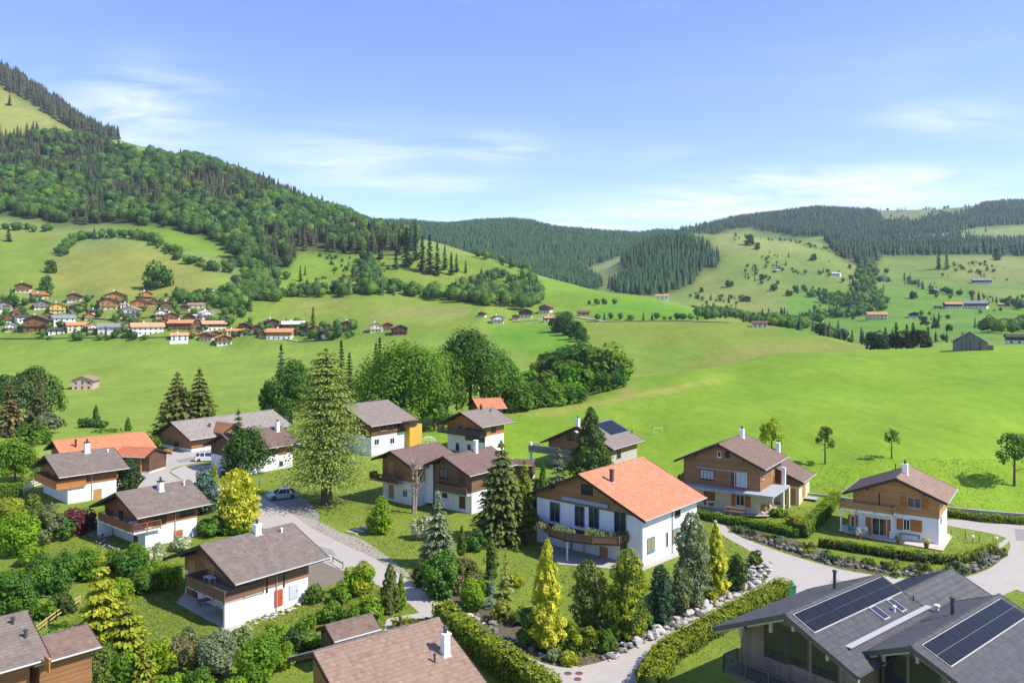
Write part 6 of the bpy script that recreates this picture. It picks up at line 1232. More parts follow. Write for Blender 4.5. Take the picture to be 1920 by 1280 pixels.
# ------------------------------------------------------------------ far village and scattered farms
ROOFC = dict(orange=(.52, .24, .11), salmon=(.55, .30, .17), red=(.42, .11, .06), brown=(.15, .085, .06), dark=(.07, .055, .05), grey=(.24, .235, .23), white=(.62, .62, .60), tan=(.30, .20, .13))
WALLC = dict(white=(.76, .74, .70), cream=(.66, .56, .40), orange=(.42, .20, .07), brown=(.20, .095, .045), dark=(.085, .05, .032), grey=(.24, .22, .20), yellow=(.66, .44, .08), pink=(.55, .38, .30))
def fmat(kind, k): return MATS.get(kind + k) or material(kind + k, speckle((ROOFC if kind == 'far_roof_' else WALLC)[k], .25, .8, .85))
def far_house(u, vb, wpx, kind, roof, low, up, label, dmin=150, rot=None, hgt=1.0, bal=True, name='house', cat='house', group=None, d=None):
    """kind g: gable to the viewer, e: long side to the viewer"""
    p = ray(u, vb, dmin) if d is None else Vector(((u - CU) * d / FPX, d, float(tz(u, d)))); W_ = wpx * p.y / FPX; rz = (rot if rot is not None else random.uniform(-.35, .35)) - math.atan2(p.x, p.y)
    o = tag(empty(name, p, rz), label, cat, group)
    if kind == 'g': w_, dp, hw = W_, W_ * 1.05, .44 * W_ * hgt; pit = .40
    else: w_, dp, hw = W_, min(W_ * .62, 13), min(.27 * W_, 5.2) * hgt; pit = .42
    ov = .09 * (w_ if kind == 'g' else dp); lowm, upm, rf = fmat('far_wall_', low), fmat('far_wall_', up), fmat('far_roof_', roof); hl = hw * .52
    if kind == 'g':
        hb = w_ / 2 - ov; zr = hw + w_ / 2 * pit
        MB().b2(-hb, hb, ov, dp - ov, -2.5, hl).build('wall', lowm, o); q = lambda y: [(-hb - .04, y, hl), (hb + .04, y, hl), (hb + .04, y, zr - hb * pit - .1), (0, y, zr - .1), (-hb - .04, y, zr - hb * pit - .1)]
        MB().hull(q(ov - .04), q(dp - ov + .04)).build('timber_wall', upm, o); m = MB()
        for s in (-1, 1): A = [(0, 0, zr + .22), (s * w_ / 2, 0, zr - w_ / 2 * pit + .22), (s * w_ / 2, 0, zr - w_ / 2 * pit - .02), (0, 0, zr - .02)]; m.hull(A, [(a, dp, c) for a, b, c in A])
        m.build('roof', rf, o); y = ov - .1
        for zc, n in ((hl * .5, 3), (hl + (hw - hl) * .55, 3)):
            for k in range(n): x = (k - (n - 1) / 2) * hb * .62; MB().b2(x - .09 * hb, x + .09 * hb, y - .02, y + .1, zc - hl * .22, zc + hl * .22).build('window', GLASS, o)
        if bal: MB().b2(-hb * .95, hb * .95, y - .9, y + .05, hl - .05, hl + .75).build('balcony', upm if up != 'white' else fmat('far_wall_', 'brown'), o)
    else:
        hb = w_ / 2 - ov; zr = hw + dp / 2 * pit
        MB().b2(-hb, hb, ov, dp - ov, -2.5, hl).build('wall', lowm, o); q = lambda x: [(x, ov - .04, hl), (x, dp - ov + .04, hl), (x, dp - ov + .04, zr - (dp / 2 - ov) * pit - .1), (x, dp / 2, zr - .1), (x, ov - .04, zr - (dp / 2 - ov) * pit - .1)]
        MB().hull(q(-hb - .04), q(hb + .04)).build('timber_wall', upm, o); m = MB()
        for s, yy in ((-1, 0), (1, dp)): A = [(-w_ / 2, dp / 2, zr + .22), (-w_ / 2, yy, zr - dp / 2 * pit + .22), (-w_ / 2, yy, zr - dp / 2 * pit - .02), (-w_ / 2, dp / 2, zr - .02)]; m.hull(A, [(w_ / 2, b, c) for a, b, c in A])
        m.build('roof', rf, o); n = max(3, int(w_ / 3.2)); y = ov - .12
        for zc in (hl * .5, hl + (hw - hl) * .5):
            for k in range(n): x = (k - (n - 1) / 2) * (2 * hb / n); MB().b2(x - .45, x + .45, y, y + .16, zc - .55, zc + .55).build('window', GLASS, o)
    if wpx > 22 and random.random() < .6: MB().b2(-w_ * .1 - .4, -w_ * .1 + .4, dp * .45, dp * .45 + .8, zr - .8, zr + 1.2).build('chimney', fmat('far_wall_', 'white'), o)
    return o
FH = [
 (42, 549, 30, 'g', 'brown', 'cream', 'brown', 'topmost brown chalet at the left of the far village'), (77, 561, 30, 'e', 'red', 'cream', 'brown', 'red-roofed cream chalet in the upper left of the far village'),
 (60, 567, 22, 'e', 'grey', 'cream', 'cream', 'low cream garage below the red-roofed cream chalet'), (78, 581, 30, 'g', 'dark', 'white', 'grey', 'dark-roofed gabled house in the left of the far village'),
 (108, 588, 32, 'g', 'tan', 'cream', 'yellow', 'cream house with a yellow gable in the far village'), (8, 586, 34, 'g', 'dark', 'white', 'grey', 'white house with dark roof at the left edge of the far village'),
 (138, 567, 28, 'g', 'brown', 'white', 'brown', 'lone brown chalet above the yellow-gabled house'), (148, 586, 25, 'g', 'dark', 'white', 'brown', 'small dark chalet right below the lone brown one'),
 (217, 574, 44, 'g', 'brown', 'white', 'orange', 'largest orange timber chalet in the upper middle of the far village'), (238, 578, 24, 'e', 'tan', 'white', 'white', 'white wing attached right of the largest orange timber chalet'),
 (203, 582, 38, 'g', 'brown', 'cream', 'orange', 'orange timber chalet just below the largest one'), (261, 583, 36, 'g', 'brown', 'orange', 'orange', 'broad low orange timber chalet right of the pair'),
 (275, 562, 25, 'g', 'red', 'brown', 'orange', 'small red-roofed timber chalet at the upper edge of the far village'), (180, 591, 28, 'e', 'dark', 'white', 'brown', 'dark-roofed house left of the white gabled one'),
 (239, 597, 36, 'g', 'tan', 'white', 'white', 'white gabled house in the centre of the far village'), (50, 604, 34, 'e', 'dark', 'white', 'white', 'white house with flat dark roof above the big brown chalet'),
 (66, 623, 50, 'g', 'brown', 'brown', 'brown', 'big brown chalet at the lower left of the far village'), (98, 610, 28, 'e', 'orange', 'brown', 'brown', 'orange roof peeping right of the big brown chalet'),
 (122, 608, 42, 'e', 'grey', 'white', 'white', 'long white house with grey roof behind the orange-roofed ones'), (106, 627, 30, 'e', 'dark', 'white', 'grey', 'white modern house with dark flat roof beside the big brown chalet'),
 (148, 621, 42, 'e', 'orange', 'cream', 'cream', 'orange-roofed house left of the big white block'), (209, 628, 54, 'e', 'grey', 'white', 'white', 'big white block with grey roof and rows of windows'),
 (278, 628, 60, 'e', 'salmon', 'white', 'white', 'wide white house with salmon roof right of the big white block'), (313, 582, 27, 'g', 'red', 'white', 'red' if False else 'brown', 'red-gabled chalet in the upper right of the far village'),
 (367, 580, 30, 'e', 'tan', 'cream', 'cream', 'cream house near the upper right edge of the far village'), (403, 564, 28, 'g', 'dark', 'white', 'white', 'white house with dark roof high at the right of the far village'),
 (391, 598, 25, 'g', 'white', 'white', 'white', 'white pale-roofed house above the orange barn'), (371, 596, 16, 'e', 'white', 'white', 'white', 'tiny white outbuilding left of the pale-roofed house'),
 (304, 597, 26, 'g', 'brown', 'pink', 'white', 'pinkish house above the wide salmon roof'), (322, 606, 32, 'g', 'tan', 'brown', 'brown', 'brown chalet behind the long orange roof'),
 (336, 619, 48, 'e', 'orange', 'brown', 'brown', 'long orange roof in the middle of the lower village row'), (354, 604, 24, 'g', 'brown', 'white', 'dark', 'dark gabled house right above the long orange roof'),
 (337, 638, 34, 'e', 'salmon', 'white', 'white', 'white house with salmon roof behind the white garden wall'), (385, 641, 28, 'g', 'brown', 'white', 'brown', 'brown and white chalet at the lower edge of the far village'),
 (421, 648, 32, 'g', 'orange', 'white', 'brown', 'lowest chalet of the far village, orange roof and balconies'), (403, 620, 46, 'e', 'salmon', 'white', 'brown', 'long salmon-roofed barn in the right of the far village'),
 (439, 629, 30, 'e', 'orange', 'cream', 'cream', 'cream house with orange roof right of the salmon barn'), (457, 619, 22, 'g', 'brown', 'brown', 'dark', 'dark little chalet at the right end of the main village'),
 (522, 637, 52, 'e', 'orange', 'white', 'orange', 'long timber house with orange roof in the right cluster'), (513, 616, 28, 'g', 'dark', 'dark', 'dark', 'dark-roofed chalet behind the long orange-roofed timber house'),
 (550, 620, 44, 'e', 'white', 'brown', 'dark', 'barn with whitish roof in the right cluster'), (620, 634, 28, 'g', 'dark', 'white', 'dark', 'white gabled house at the right end of the right cluster'),
 (650, 618, 26, 'g', 'brown', 'white', 'brown', 'white house standing alone right of the right cluster'), (611, 615, 20, 'e', 'dark', 'brown', 'dark', 'small dark roof behind the right cluster'),
 (706, 623, 28, 'g', 'tan', 'white', 'cream', 'pale gabled barn, left of the three on the far field'), (727, 620, 24, 'g', 'red', 'cream', 'brown', 'red-roofed barn, middle of the three on the far field'),
 (751, 629, 32, 'g', 'tan', 'brown', 'dark', 'dark brown barn, right of the three on the far field'), (902, 595, 16, 'g', 'brown', 'white', 'brown', 'small house at the left of the hamlet under the wood'),
 (936, 607, 24, 'g', 'dark', 'white', 'white', 'white gabled house below the wood'), (942, 575, 24, 'e', 'dark', 'brown', 'dark', 'dark roof among the trees of the wood'),
 (967, 600, 16, 'g', 'brown', 'white', 'brown', 'small white house in the middle of the hamlet under the wood'), (987, 597, 28, 'g', 'dark', 'white', 'dark', 'dark chalet in the hamlet under the wood'),
 (1020, 588, 26, 'g', 'brown', 'white', 'brown', 'brown chalet with white base on the bend of the far road'), (1032, 603, 24, 'e', 'orange', 'cream', 'brown', 'orange-roofed house at the lower end of the hamlet under the wood'),
 (1095, 592, 24, 'e', 'brown', 'orange', 'brown', 'brown barn standing alone beside the far road'), (1242, 562, 26, 'e', 'orange', 'white', 'white', 'lone white house with orange roof on the knoll'),
 (1400, 566, 18, 'g', 'grey', 'dark', 'dark', 'small dark barn on the right grassy hill'), (1425, 615, 30, 'e', 'brown', 'white', 'pink', 'pale house half hidden at the end of the lower hill'),
 (1455, 510, 12, 'e', 'white', 'white', 'white', 'tiny white hut high on the right grassy hill'), (1567, 517, 16, 'e', 'white', 'white', 'cream', 'small pale farm on the slope right of the grassy hill'),
 (1655, 528, 20, 'g', 'white', 'cream', 'cream', 'pale roofed barn at the foot of the spruce belt'), (1557, 568, 16, 'e', 'red', 'cream', 'brown', 'small red house among the trees of the right slope'),
 (1532, 603, 22, 'e', 'dark', 'white', 'dark', 'dark-roofed house by the stream trees'), (1647, 600, 38, 'e', 'orange', 'cream', 'cream', 'orange-roofed farm in the lower right valley'),
 (1715, 596, 18, 'g', 'grey', 'white', 'dark', 'small white and dark house right of the orange-roofed farm'), (1759, 579, 14, 'e', 'dark', 'white', 'dark', 'small shed left of the long farm on the right meadow'),
 (1790, 579, 32, 'e', 'orange', 'white', 'dark', 'long barn with orange roof on the right meadow'), (1828, 579, 42, 'e', 'grey', 'white', 'dark', 'long barn with grey roof on the right meadow'),
 (1881, 575, 16, 'e', 'orange', 'cream', 'orange', 'small orange hut at the right end of the tree line'), (1842, 533, 34, 'e', 'grey', 'white', 'dark', 'long grey farm high on the right meadow'), (1749, 552, 16, 'g', 'grey', 'dark', 'dark', 'small grey barn between the trees of the tree line'),
]
for k, (u_, v_, w_, rf_, up_) in enumerate(sorted(((18, 604, 22, 'brown', 'brown'), (34, 592, 20, 'orange', 'brown'), (90, 598, 20, 'brown', 'brown'), (128, 618, 22, 'tan', 'orange'), (168, 600, 20, 'brown', 'orange'), (176, 622, 22, 'salmon', 'white'), (240, 618, 22, 'brown', 'brown'), (252, 608, 20, 'orange', 'brown'), (300, 614, 22, 'tan', 'brown'), (290, 574, 20, 'brown', 'brown'), (345, 584, 20, 'brown', 'brown'), (372, 612, 22, 'orange', 'brown'), (366, 632, 22, 'salmon', 'orange'), (418, 604, 20, 'brown', 'brown'), (462, 630, 22, 'orange', 'brown'), (480, 622, 20, 'brown', 'dark'), (494, 634, 22, 'tan', 'brown'), (574, 628, 22, 'brown', 'brown'), (590, 622, 20, 'salmon', 'brown'), (600, 632, 20, 'brown', 'dark'), (404, 634, 22, 'tan', 'brown'), (20, 622, 24, 'grey', 'white')))):
    FH.append((u_, v_, w_, 'g', rf_, 'white' if k % 3 else 'cream', up_, nth('small wedged-in chalet from the left in the far village')))
for row in FH: far_house(*row, group='houses of the far village' if row[0] < 660 else None, dmin=440)
vt = []
for k in range(260):
    u_ = random.choice((random.uniform(0, 470), random.uniform(0, 470), random.uniform(480, 670))); v_ = random.uniform(556, 640) if u_ < 470 else random.uniform(610, 636); q_ = ray(u_, v_, 440); vt.append((q_.x, q_.y))
wood('village_trees', 'garden trees and bushes between the houses of the far village', np.array(vt), (rng.uniform(0, 1, len(vt)) < .12).astype(int), (3.5, 9), 4)
GREYLANE = material('far_lane', speckle((.38, .35, .31), .2, .5, .9))
def lane(label, line, wd, dmin=150):
    P = []
    for a, b in zip(line[:-1], line[1:]):
        for k in range(8): P.append(ray(a[0] + (b[0] - a[0]) * k / 8, a[1] + (b[1] - a[1]) * k / 8, dmin))
    m = MB()
    for a, b in zip(P[:-1], P[1:]):
        d = (b - a).normalized(); s = Vector((d.y, -d.x, 0)) * wd / 2; up_ = Vector((0, 0, .25)); m.add([a - s + up_, a + s + up_, b + s + up_, b - s + up_], [(0, 1, 2, 3)])
    tag(m.build('lane', GREYLANE), label, None, None, 'structure')
lane('narrow lane running along the lower row of the far village', [(-20, 634), (100, 634), (200, 632), (300, 632), (400, 626), (480, 624), (560, 640), (640, 636)], 4, 440)
lane('narrow lane climbing between the houses of the far village', [(0, 592), (60, 590), (140, 594), (230, 600), (320, 590), (400, 584)], 3.5, 440)
lane('pale track past the hamlet under the wood', [(960, 604), (1010, 600), (1050, 590), (1080, 594), (1140, 604)], 4, 440)
lane('road along the foot of the knoll', [(1100, 603), (1200, 602), (1300, 602), (1380, 605)], 4, 440)
# garden wall of the village and its field track
p0, p1 = ray(318, 645), ray(352, 644)
tag(MB().bar((p0.x, p0.y, p0.z + .9), (p1.x, p1.y, p1.z + .9), .5, 2.2).build('garden_wall', fmat('far_wall_', 'white')), 'white retaining wall below the salmon-roofed village house', 'wall')
# hay barn on the valley meadow and the old barn on the crest
hb_ = far_house(153, 731, 44, 'g', 'tan', 'pink', 'pink', 'small pinkish hay barn with shallow roof alone on the valley meadow', dmin=180, rot=-.3, hgt=.85, bal=False, name='barn', cat='barn')
ob = tag(empty('barn', Vector(((1820 - CU) * 262 / FPX, 262, zat((1820 - CU) * 262 / FPX, 262))), -R(28)), 'old weathered grey barn with pale tin roof on the meadow crest', 'barn')
w_, dp, hw, zr = 11.2, 9.0, 2.6, 6.2
q = lambda y: [(-w_ / 2 + .6, y, -1), (w_ / 2 - .6, y, -1), (w_ / 2 - .6, y, hw), (0, y, zr - .15), (-w_ / 2 + .6, y, hw)]
MB().hull(q(.5), q(dp)).build('wall', WEATHERED, ob)
for s in (-1, 1):
    A_ = [(0, -.4, zr + .1), (s * w_ / 2, -.4, hw + .2), (s * w_ / 2, -.4, hw + .02), (0, -.4, zr - .1)]; MB().hull(A_, [(a, dp + .5, c) for a, b, c in A_]).build('roof', material('tin_roof', speckle((.50, .49, .47), .25, .6, .5)) if s > 0 else WEATHERED, ob)
for x in (-2.6, 0, 2.6): MB().b2(x - .08, x + .08, .38, .5, -.8, 3.2).build('batten', TRIM, ob)
MB().b2(w_ / 2 - .6, w_ / 2 + .9, 1.2, dp - 1, -.6, 1.8).build('lean_to', WEATHERED, ob)
db = far_house(1912, 640, 44, 'e', 'dark', 'white', 'dark', 'dark-roofed barn cut by the right edge behind the crest', dmin=300, d=380, rot=.2, name='barn', cat='barn')

# ------------------------------------------------------------------ vehicles
TYRE = flat('tyre', (.02, .02, .02), .8); RIM = flat('rim', (.45, .45, .46), .35, Metallic=.8); CARGL = flat('car_glass', (.02, .025, .03), .05, Specular_IOR_Level=.9)
def car(label, loc, rz, paint, L_, W_, Hh_, bonnet, suv):
    o = tag(empty('parked_car', loc, rz), label, 'car'); pm = flat('paint_' + label[:8].strip().replace(' ', '_'), paint, .25, Metallic=.1 if not suv else 0.0, Coat_Weight=.6); hb_ = Hh_ * .56; g = .2
    prof = [(-L_ / 2, .42), (-L_ / 2 + .06, .25), (-L_ / 2 + .5, g), (L_ / 2 - .5, g), (L_ / 2 - .04, .28), (L_ / 2, .5), (L_ / 2 - .08, hb_ * .86), (L_ / 2 - bonnet * .9, hb_ * 1.02), (-L_ / 2 + .2, hb_ * 1.06), (-L_ / 2 + .03, hb_ * .8)]
    m = MB(); ys = [(-W_ / 2, .94), (-W_ / 2 + .12, 1.0), (W_ / 2 - .12, 1.0), (W_ / 2, .94)]
    for (ya, ka), (yb, kb) in zip(ys[:-1], ys[1:]):
        m.hull([(x * (ka if abs(x) > 1 else 1), ya, z if ka == 1 else .3 + (z - .3) * .96) for x, z in prof], [(x * (kb if abs(x) > 1 else 1), yb, z if kb == 1 else .3 + (z - .3) * .96) for x, z in prof])
    m.build('body', pm, o)
    x0, x1 = -L_ / 2 + (.12 if suv else .25), L_ / 2 - bonnet * .82; t0, t1 = x0 + (.18 if suv else .45), x1 - .75; wb, wt_ = W_ / 2 - .07, W_ / 2 - .25; zb_, zt_ = hb_ * 1.0, Hh_ - .06
    MB().hull([(x0, -wb, zb_), (x1, -wb, zb_), (x1, wb, zb_), (x0, wb, zb_)], [(t0, -wt_, zt_), (t1, -wt_, zt_), (t1, wt_, zt_), (t0, wt_, zt_)]).build('windows', CARGL, o)
    MB().hull([(t0 - .06, -wt_ - .02, zt_ - .02), (t1 + .06, -wt_ - .02, zt_ - .02), (t1 + .06, wt_ + .02, zt_ - .02), (t0 - .06, wt_ + .02, zt_ - .02)], [(t0 + .1, -wt_ + .1, zt_ + .06), (t1 - .1, -wt_ + .1, zt_ + .06), (t1 - .1, wt_ - .1, zt_ + .06), (t0 + .1, wt_ - .1, zt_ + .06)]).build('roof', pm, o)
    m = MB()
    for s in (-1, 1):
        for xa, xb in ((x1, t1), (x0, t0), ((x0 + x1) / 2 - .1, (t0 + t1) / 2), (x0 + .75, t0 + .65)): m.bar((xa, s * (wb + .012), zb_), (xb, s * (wt_ + .012), zt_), .09, .05)
    m.build('pillars', pm, o)
    for sx in (-L_ / 2 + .78, L_ / 2 - .82):
        for s in (-1, 1):
            wl = empty('wheel', (0, 0, 0)); wl.parent = o; wl.location = (sx, s * (W_ / 2 - .09), .33)
            t = MB().lathe([(.2, -.11), (.31, -.11), (.335, -.06), (.335, .06), (.31, .11), (.2, .11)], 14).build('tyre', TYRE, wl); t.rotation_euler.x = R(90); r_ = MB().lathe([(.2, -.1), (.2, .09), (.05, .115)], 10).build('rim', RIM, wl); r_.rotation_euler.x = R(90) * -s
    for s in (-1, 1):
        MB().b2(L_ / 2 - .16, L_ / 2 + .005, s * W_ * .36 - .17, s * W_ * .36 + .17, hb_ * .62, hb_ * .82).build('headlight', flat('lamp', (.7, .7, .72), .1), o); MB().b2(-L_ / 2 - .015, -L_ / 2 + .1, s * W_ * .4 - .12, s * W_ * .4 + .12, hb_ * .75, hb_ * 1.05).build('tail_light', flat('tail', (.35, .02, .02), .2), o)
        MB().box((x1 - .25, s * (W_ / 2 + .06), hb_ * 1.1), (.12, .16, .12)).build('mirror', pm, o)
    if suv:
        for s in (-1, 1): MB().b2(t0, t1, s * (wt_ - .05) - .02, s * (wt_ - .05) + .02, zt_ + .07, zt_ + .11).build('roof_rail', METAL, o)
    return o
car('silver-blue hatchback parked in the gravel bay under the larch', gp(529, 934) + Vector((0, 0, .03)), R(180 + 28), (.46, .53, .57), 4.2, 1.75, 1.5, 1.15, False)
car('white estate car parked on the upper forecourt', gp(392, 864) + Vector((0, 0, .03)), R(8), (.80, .80, .80), 4.75, 1.85, 1.7, 1.2, True)
mb = tag(empty('motorbike', gp(281, 864) + Vector((0, 0, .03)), R(-55)), 'dark touring motorbike standing by the plank fence', 'motorbike')
for x in (-.72, .72):
    wl = MB().lathe([(.2, -.06), (.31, -.06), (.33, 0), (.31, .06), (.2, .06)], 14).build('wheel', TYRE, mb); wl.rotation_euler.x = R(90); wl.location = (x, 0, .33)
MB().hull([(-.5, -.12, .35), (.4, -.12, .3), (.4, .12, .3), (-.5, .12, .35)], [(-.6, -.14, .85), (.35, -.16, .95), (.35, .16, .95), (-.6, .14, .85)]).build('body', METAL, mb)
MB().hull([(.35, -.25, .7), (.75, -.15, .75), (.75, .15, .75), (.35, .25, .7)], [(.4, -.2, 1.1), (.6, -.1, 1.15), (.6, .1, 1.15), (.4, .2, 1.1)]).build('fairing', flat('bike_red', (.12, .02, .02), .3), mb)
MB().b2(-.7, .1, -.16, .16, .86, .95).build('seat', TYRE, mb); MB().tube([(.38, -.4, 1.12), (.5, 0, 1.08), (.38, .4, 1.12)], .025, 6).build('handlebar', METAL, mb); MB().tube([(.72, 0, .33), (.48, 0, 1.05)], .04, 6).build('fork', RIM, mb)
for s in (-1, 1): MB().b2(-.85, -.35, s * .32 - .12, s * .32 + .12, .55, .9).build('pannier', METAL, mb)
MB().hull([(.55, -.18, 1.1), (.62, -.18, 1.1), (.62, .18, 1.1), (.55, .18, 1.1)], [(.38, -.14, 1.42), (.41, -.14, 1.42), (.41, .14, 1.42), (.38, .14, 1.42)]).build('windscreen', CARGL, mb)

# ------------------------------------------------------------------ boulders, walls, fences
rock_me = []
for k in range(8):
    bm = bmesh.new(); bmesh.ops.create_icosphere(bm, subdivisions=2, radius=.5); sx, sy, sz = random.uniform(.8, 1.2), random.uniform(.7, 1.1), random.uniform(.5, .8)
    cut = [(Vector((random.gauss(0, 1), random.gauss(0, 1), random.gauss(.3, 1))).normalized(), random.uniform(.3, .46)) for _ in range(9)]
    for v in bm.verts:
        for nrm, dd in cut:
            e = v.co.dot(nrm) - dd
            if e > 0: v.co -= nrm * e
        v.co = Vector((v.co.x * sx, v.co.y * sy, v.co.z * sz))
    me = bpy.data.meshes.new('boulder'); bm.to_mesh(me); bm.free(); me.materials.append(STONE)
    a = me.attributes.new('tint', 'FLOAT_COLOR', 'POINT'); g = (random.uniform(.85, 1.3),) * 3; a.data.foreach_set('color', np.array([(*g, 1)] * len(me.vertices), np.float32).ravel()); rock_me.append(me)
DARKROCK = tmat('dark_stone', (.17, .155, .13))
dark_me = [m_.copy() for m_ in rock_me]
for m_ in dark_me: m_.materials[0] = DARKROCK
def rockery(label, line, width, n, size, rise=.3, name='rock_wall', mes=None):
    P = [gp(*q) for q in line]; seg = [(b - a).length for a, b in zip(P[:-1], P[1:])]; tot_ = sum(seg); root = tag(empty(name, P[0]), label, 'rock wall')
    for k in range(n):
        s = (k + random.random()) / n * tot_; i = 0
        while i < len(seg) - 1 and s > seg[i]: s -= seg[i]; i += 1
        a, b = P[i], P[i + 1]; d = (b - a).normalized(); off = random.uniform(-.5, .5) * width; q = a + d * s + Vector((-d.y, d.x, 0)) * off
        o = link(bpy.data.objects.new('boulder', random.choice(mes or rock_me)), root); sc = random.uniform(*size); o.scale = (sc * random.uniform(.8, 1.3), sc, sc * random.uniform(.7, 1.1)); o.location = q - P[0] + Vector((0, 0, sc * .18 + random.random() * rise)); o.rotation_euler = (random.uniform(-.3, .3), random.uniform(-.3, .3), random.uniform(0, 6.28))
    return root
rockery('pale boulders edging the garden of the white villa along the path', [(1130, 1236), (1200, 1206), (1290, 1158), (1370, 1118), (1428, 1090)], 1.2, 140, (.22, .9), .12, mes=rock_me + dark_me[:4])
rockery('heap of white stones at the corner of the two lanes', [(1395, 1090), (1425, 1080), (1430, 1062), (1400, 1056)], 2.0, 90, (.3, .6), .5)
rockery('scattered boulders in the dark bed beside the lane', [(790, 1095), (840, 1125), (890, 1165), (950, 1195), (1010, 1222), (1080, 1244)], 2.2, 60, (.25, .75), .0, mes=rock_me[:4] + dark_me)
rockery('dark stone bank along the lane below the timber chalets', [(1400, 1006), (1480, 1032), (1560, 1056), (1640, 1070), (1720, 1079), (1790, 1079), (1840, 1062), (1872, 1038)], 1.3, 150, (.35, .7), .25, mes=dark_me)
rockery('pale rubble at the foot of the red-door chalet', [(470, 1168), (520, 1152), (565, 1128), (590, 1105)], 1.2, 70, (.2, .55), .1)
rockery('grey rubble bank beside the railed-balcony chalet', [(176, 1000), (190, 1015), (210, 1028), (225, 1032)], 1.6, 60, (.2, .5), .3, mes=dark_me)
def wall_run(name, label, cat, pts, z0, z1, th, mat, pix=True):
    P = [gp(*q) for q in pts]; o0 = P[0]; m = MB()
    for a, b in zip(P[:-1], P[1:]): m.bar(a - o0 + Vector((0, 0, (z0 + z1) / 2)), b - o0 + Vector((0, 0, (z0 + z1) / 2)), th, z1 - z0)
    o = m.build(name, mat); o.location = o0; return tag(o, label, cat)
wall_run('retaining_wall', 'grey retaining wall between the meadow and the right-hand lane', 'wall', [(1772, 965), (1850, 973), (1990, 984)], -.4, 1.15, .35, CONCRETE)
wall_run('retaining_wall', 'grey wall behind the trimmed hedge between the timber chalets', 'wall', [(1512, 938), (1560, 944), (1600, 950)], -.4, 1.2, .35, CONCRETE)
wall_run('garden_wall', 'low concrete edging round the corner of the honey chalet garden', 'wall', [(1867, 1030), (1880, 1022), (1888, 1016)], -.1, .35, .3, CONCRETE)
def fence(label, pts, h, rails, mat, post=.09, gap=2.0, name='fence', board=.14):
    P = [gp(*q) for q in pts]; root = tag(empty(name, P[0]), label, 'fence')
    for a, b in zip(P[:-1], P[1:]):
        ln = (b - a).length; n = max(1, round(ln / gap)); a_ = a - P[0]; b_ = b - P[0]
        for k in range(n + 1): q = a_.lerp(b_, k / n); MB().b2(q.x - post / 2, q.x + post / 2, q.y - post / 2, q.y + post / 2, -.1, h).build('post', mat, root)
        for z in rails:
            for k in range(n): MB().bar(a_.lerp(b_, (k + .01) / n) + Vector((0, 0, z)), a_.lerp(b_, (k + .99) / n) + Vector((0, 0, z)), .035, board).build('rail', mat, root)
    return root
fence('pale yellow wooden rail fence across the left garden', [(68, 1190), (105, 1162), (150, 1132)], .85, (.4, .75), flat('yellow_wood', (.50, .38, .14), .7))
fence('brown plank fence along the upper edge of the forecourt', [(286, 856), (320, 847), (352, 839)], .9, (.2, .45, .72), TIMBER['honey'])
fence('white plank fence beside the orange-balcony chalet', [(44, 925), (62, 915), (82, 908)], 1.3, (.3, .75, 1.15), flat('whitewash', (.62, .60, .54), .8), board=.26)
fence('thin wire fence on posts beside the honey chalet lawn', [(1783, 1008), (1810, 1011), (1836, 1016), (1862, 1022)], .95, (.3, .6, .9), METAL, .05, 1.8, board=.012)
fence('short row of wooden stakes beside the lane behind the red-door chalet', [(624, 1055), (643, 1066)], .8, (.6,), flat('grey_wood', (.2, .17, .13), .8))
fence('thin electric fence line across the near meadow', [(1180, 896), (1240, 905)], .6, (.5,), flat('grey_wood', (0, 0, 0)), .05, 4, board=.01)
# steps in the lawn
st = tag(empty('steps', gp(652, 1000)), 'stone steps leading from the lane up the lawn', 'steps')
for k in range(4): MB().box((.5 + k * .75, .15 + k * .7, .06 + .1 * k), (1.9, .45, .2), R(-35)).build('step', CONCRETE, st)
# manhole covers
for u, v, l in ((1065, 1262, 'left one of the two upper rusty manhole covers'), (1086, 1262, 'right one of the two upper rusty manhole covers'), (1083, 1273, 'lowest of the three rusty manhole covers at the junction')):
    o = MB().lathe([(.3, 0), (.3, .012), (.27, .016), (.27, .012), (.02, .014)], 16).build('manhole_cover', flat('rust', (.16, .07, .05), .7)); o.location = gp(u, v) + Vector((0, 0, .03)); tag(o, l, 'manhole cover')

# ------------------------------------------------------------------ garden furniture and lamps
def lamp(u, v, h, label):
    o = tag(empty('garden_lamp', gp(u, v)), label, 'lamp'); MB().lathe([(.08, 0), (.045, .1), (.04, h)], 8).build('post', METAL, o)
    MB().lathe([(.03, 0), (.15, .06), (.2, .2), (.15, .34), (.03, .4)], 12, (0, 0, h)).build('globe', flat('opal_glass', (.75, .75, .74), .2), o); return o
lamp(486, 925, 1.8, 'lamp with white head beside the big yellow-green thuja'); lamp(1341, 1000, 1.3, 'white globe lamp beside the golden cypress at the lane bend'); lamp(1868, 1024, .8, 'globe lamp at the gate end of the dark low hedge'); lamp(1824, 1018, .6, 'small globe lamp by the wire fence')
def at(H, u, v, z): x, y = hxy(H, u, v, z); return H.M @ Vector((x, y, z))
def table(label, p, r, h=.74, mat=None, square=False, rz=0):
    o = tag(empty('garden_table', p, rz), label, 'table'); mat = mat or WHITE
    if square:
        MB().box((0, 0, h), (r * 2, r * 1.2, .05)).build('table_top', mat, o)
        for sx in (-1, 1):
            for sy in (-1, 1): MB().box((sx * (r - .1), sy * (r * .6 - .08), h / 2 - .02), (.06, .06, h - .05)).build('leg', mat, o)
    else: MB().lathe([(r, 0), (r, .04)], 18, (0, 0, h)).build('table_top', mat, o); MB().lathe([(.25, 0), (.05, .06), (.04, h)], 8).build('leg', mat, o)
    return o
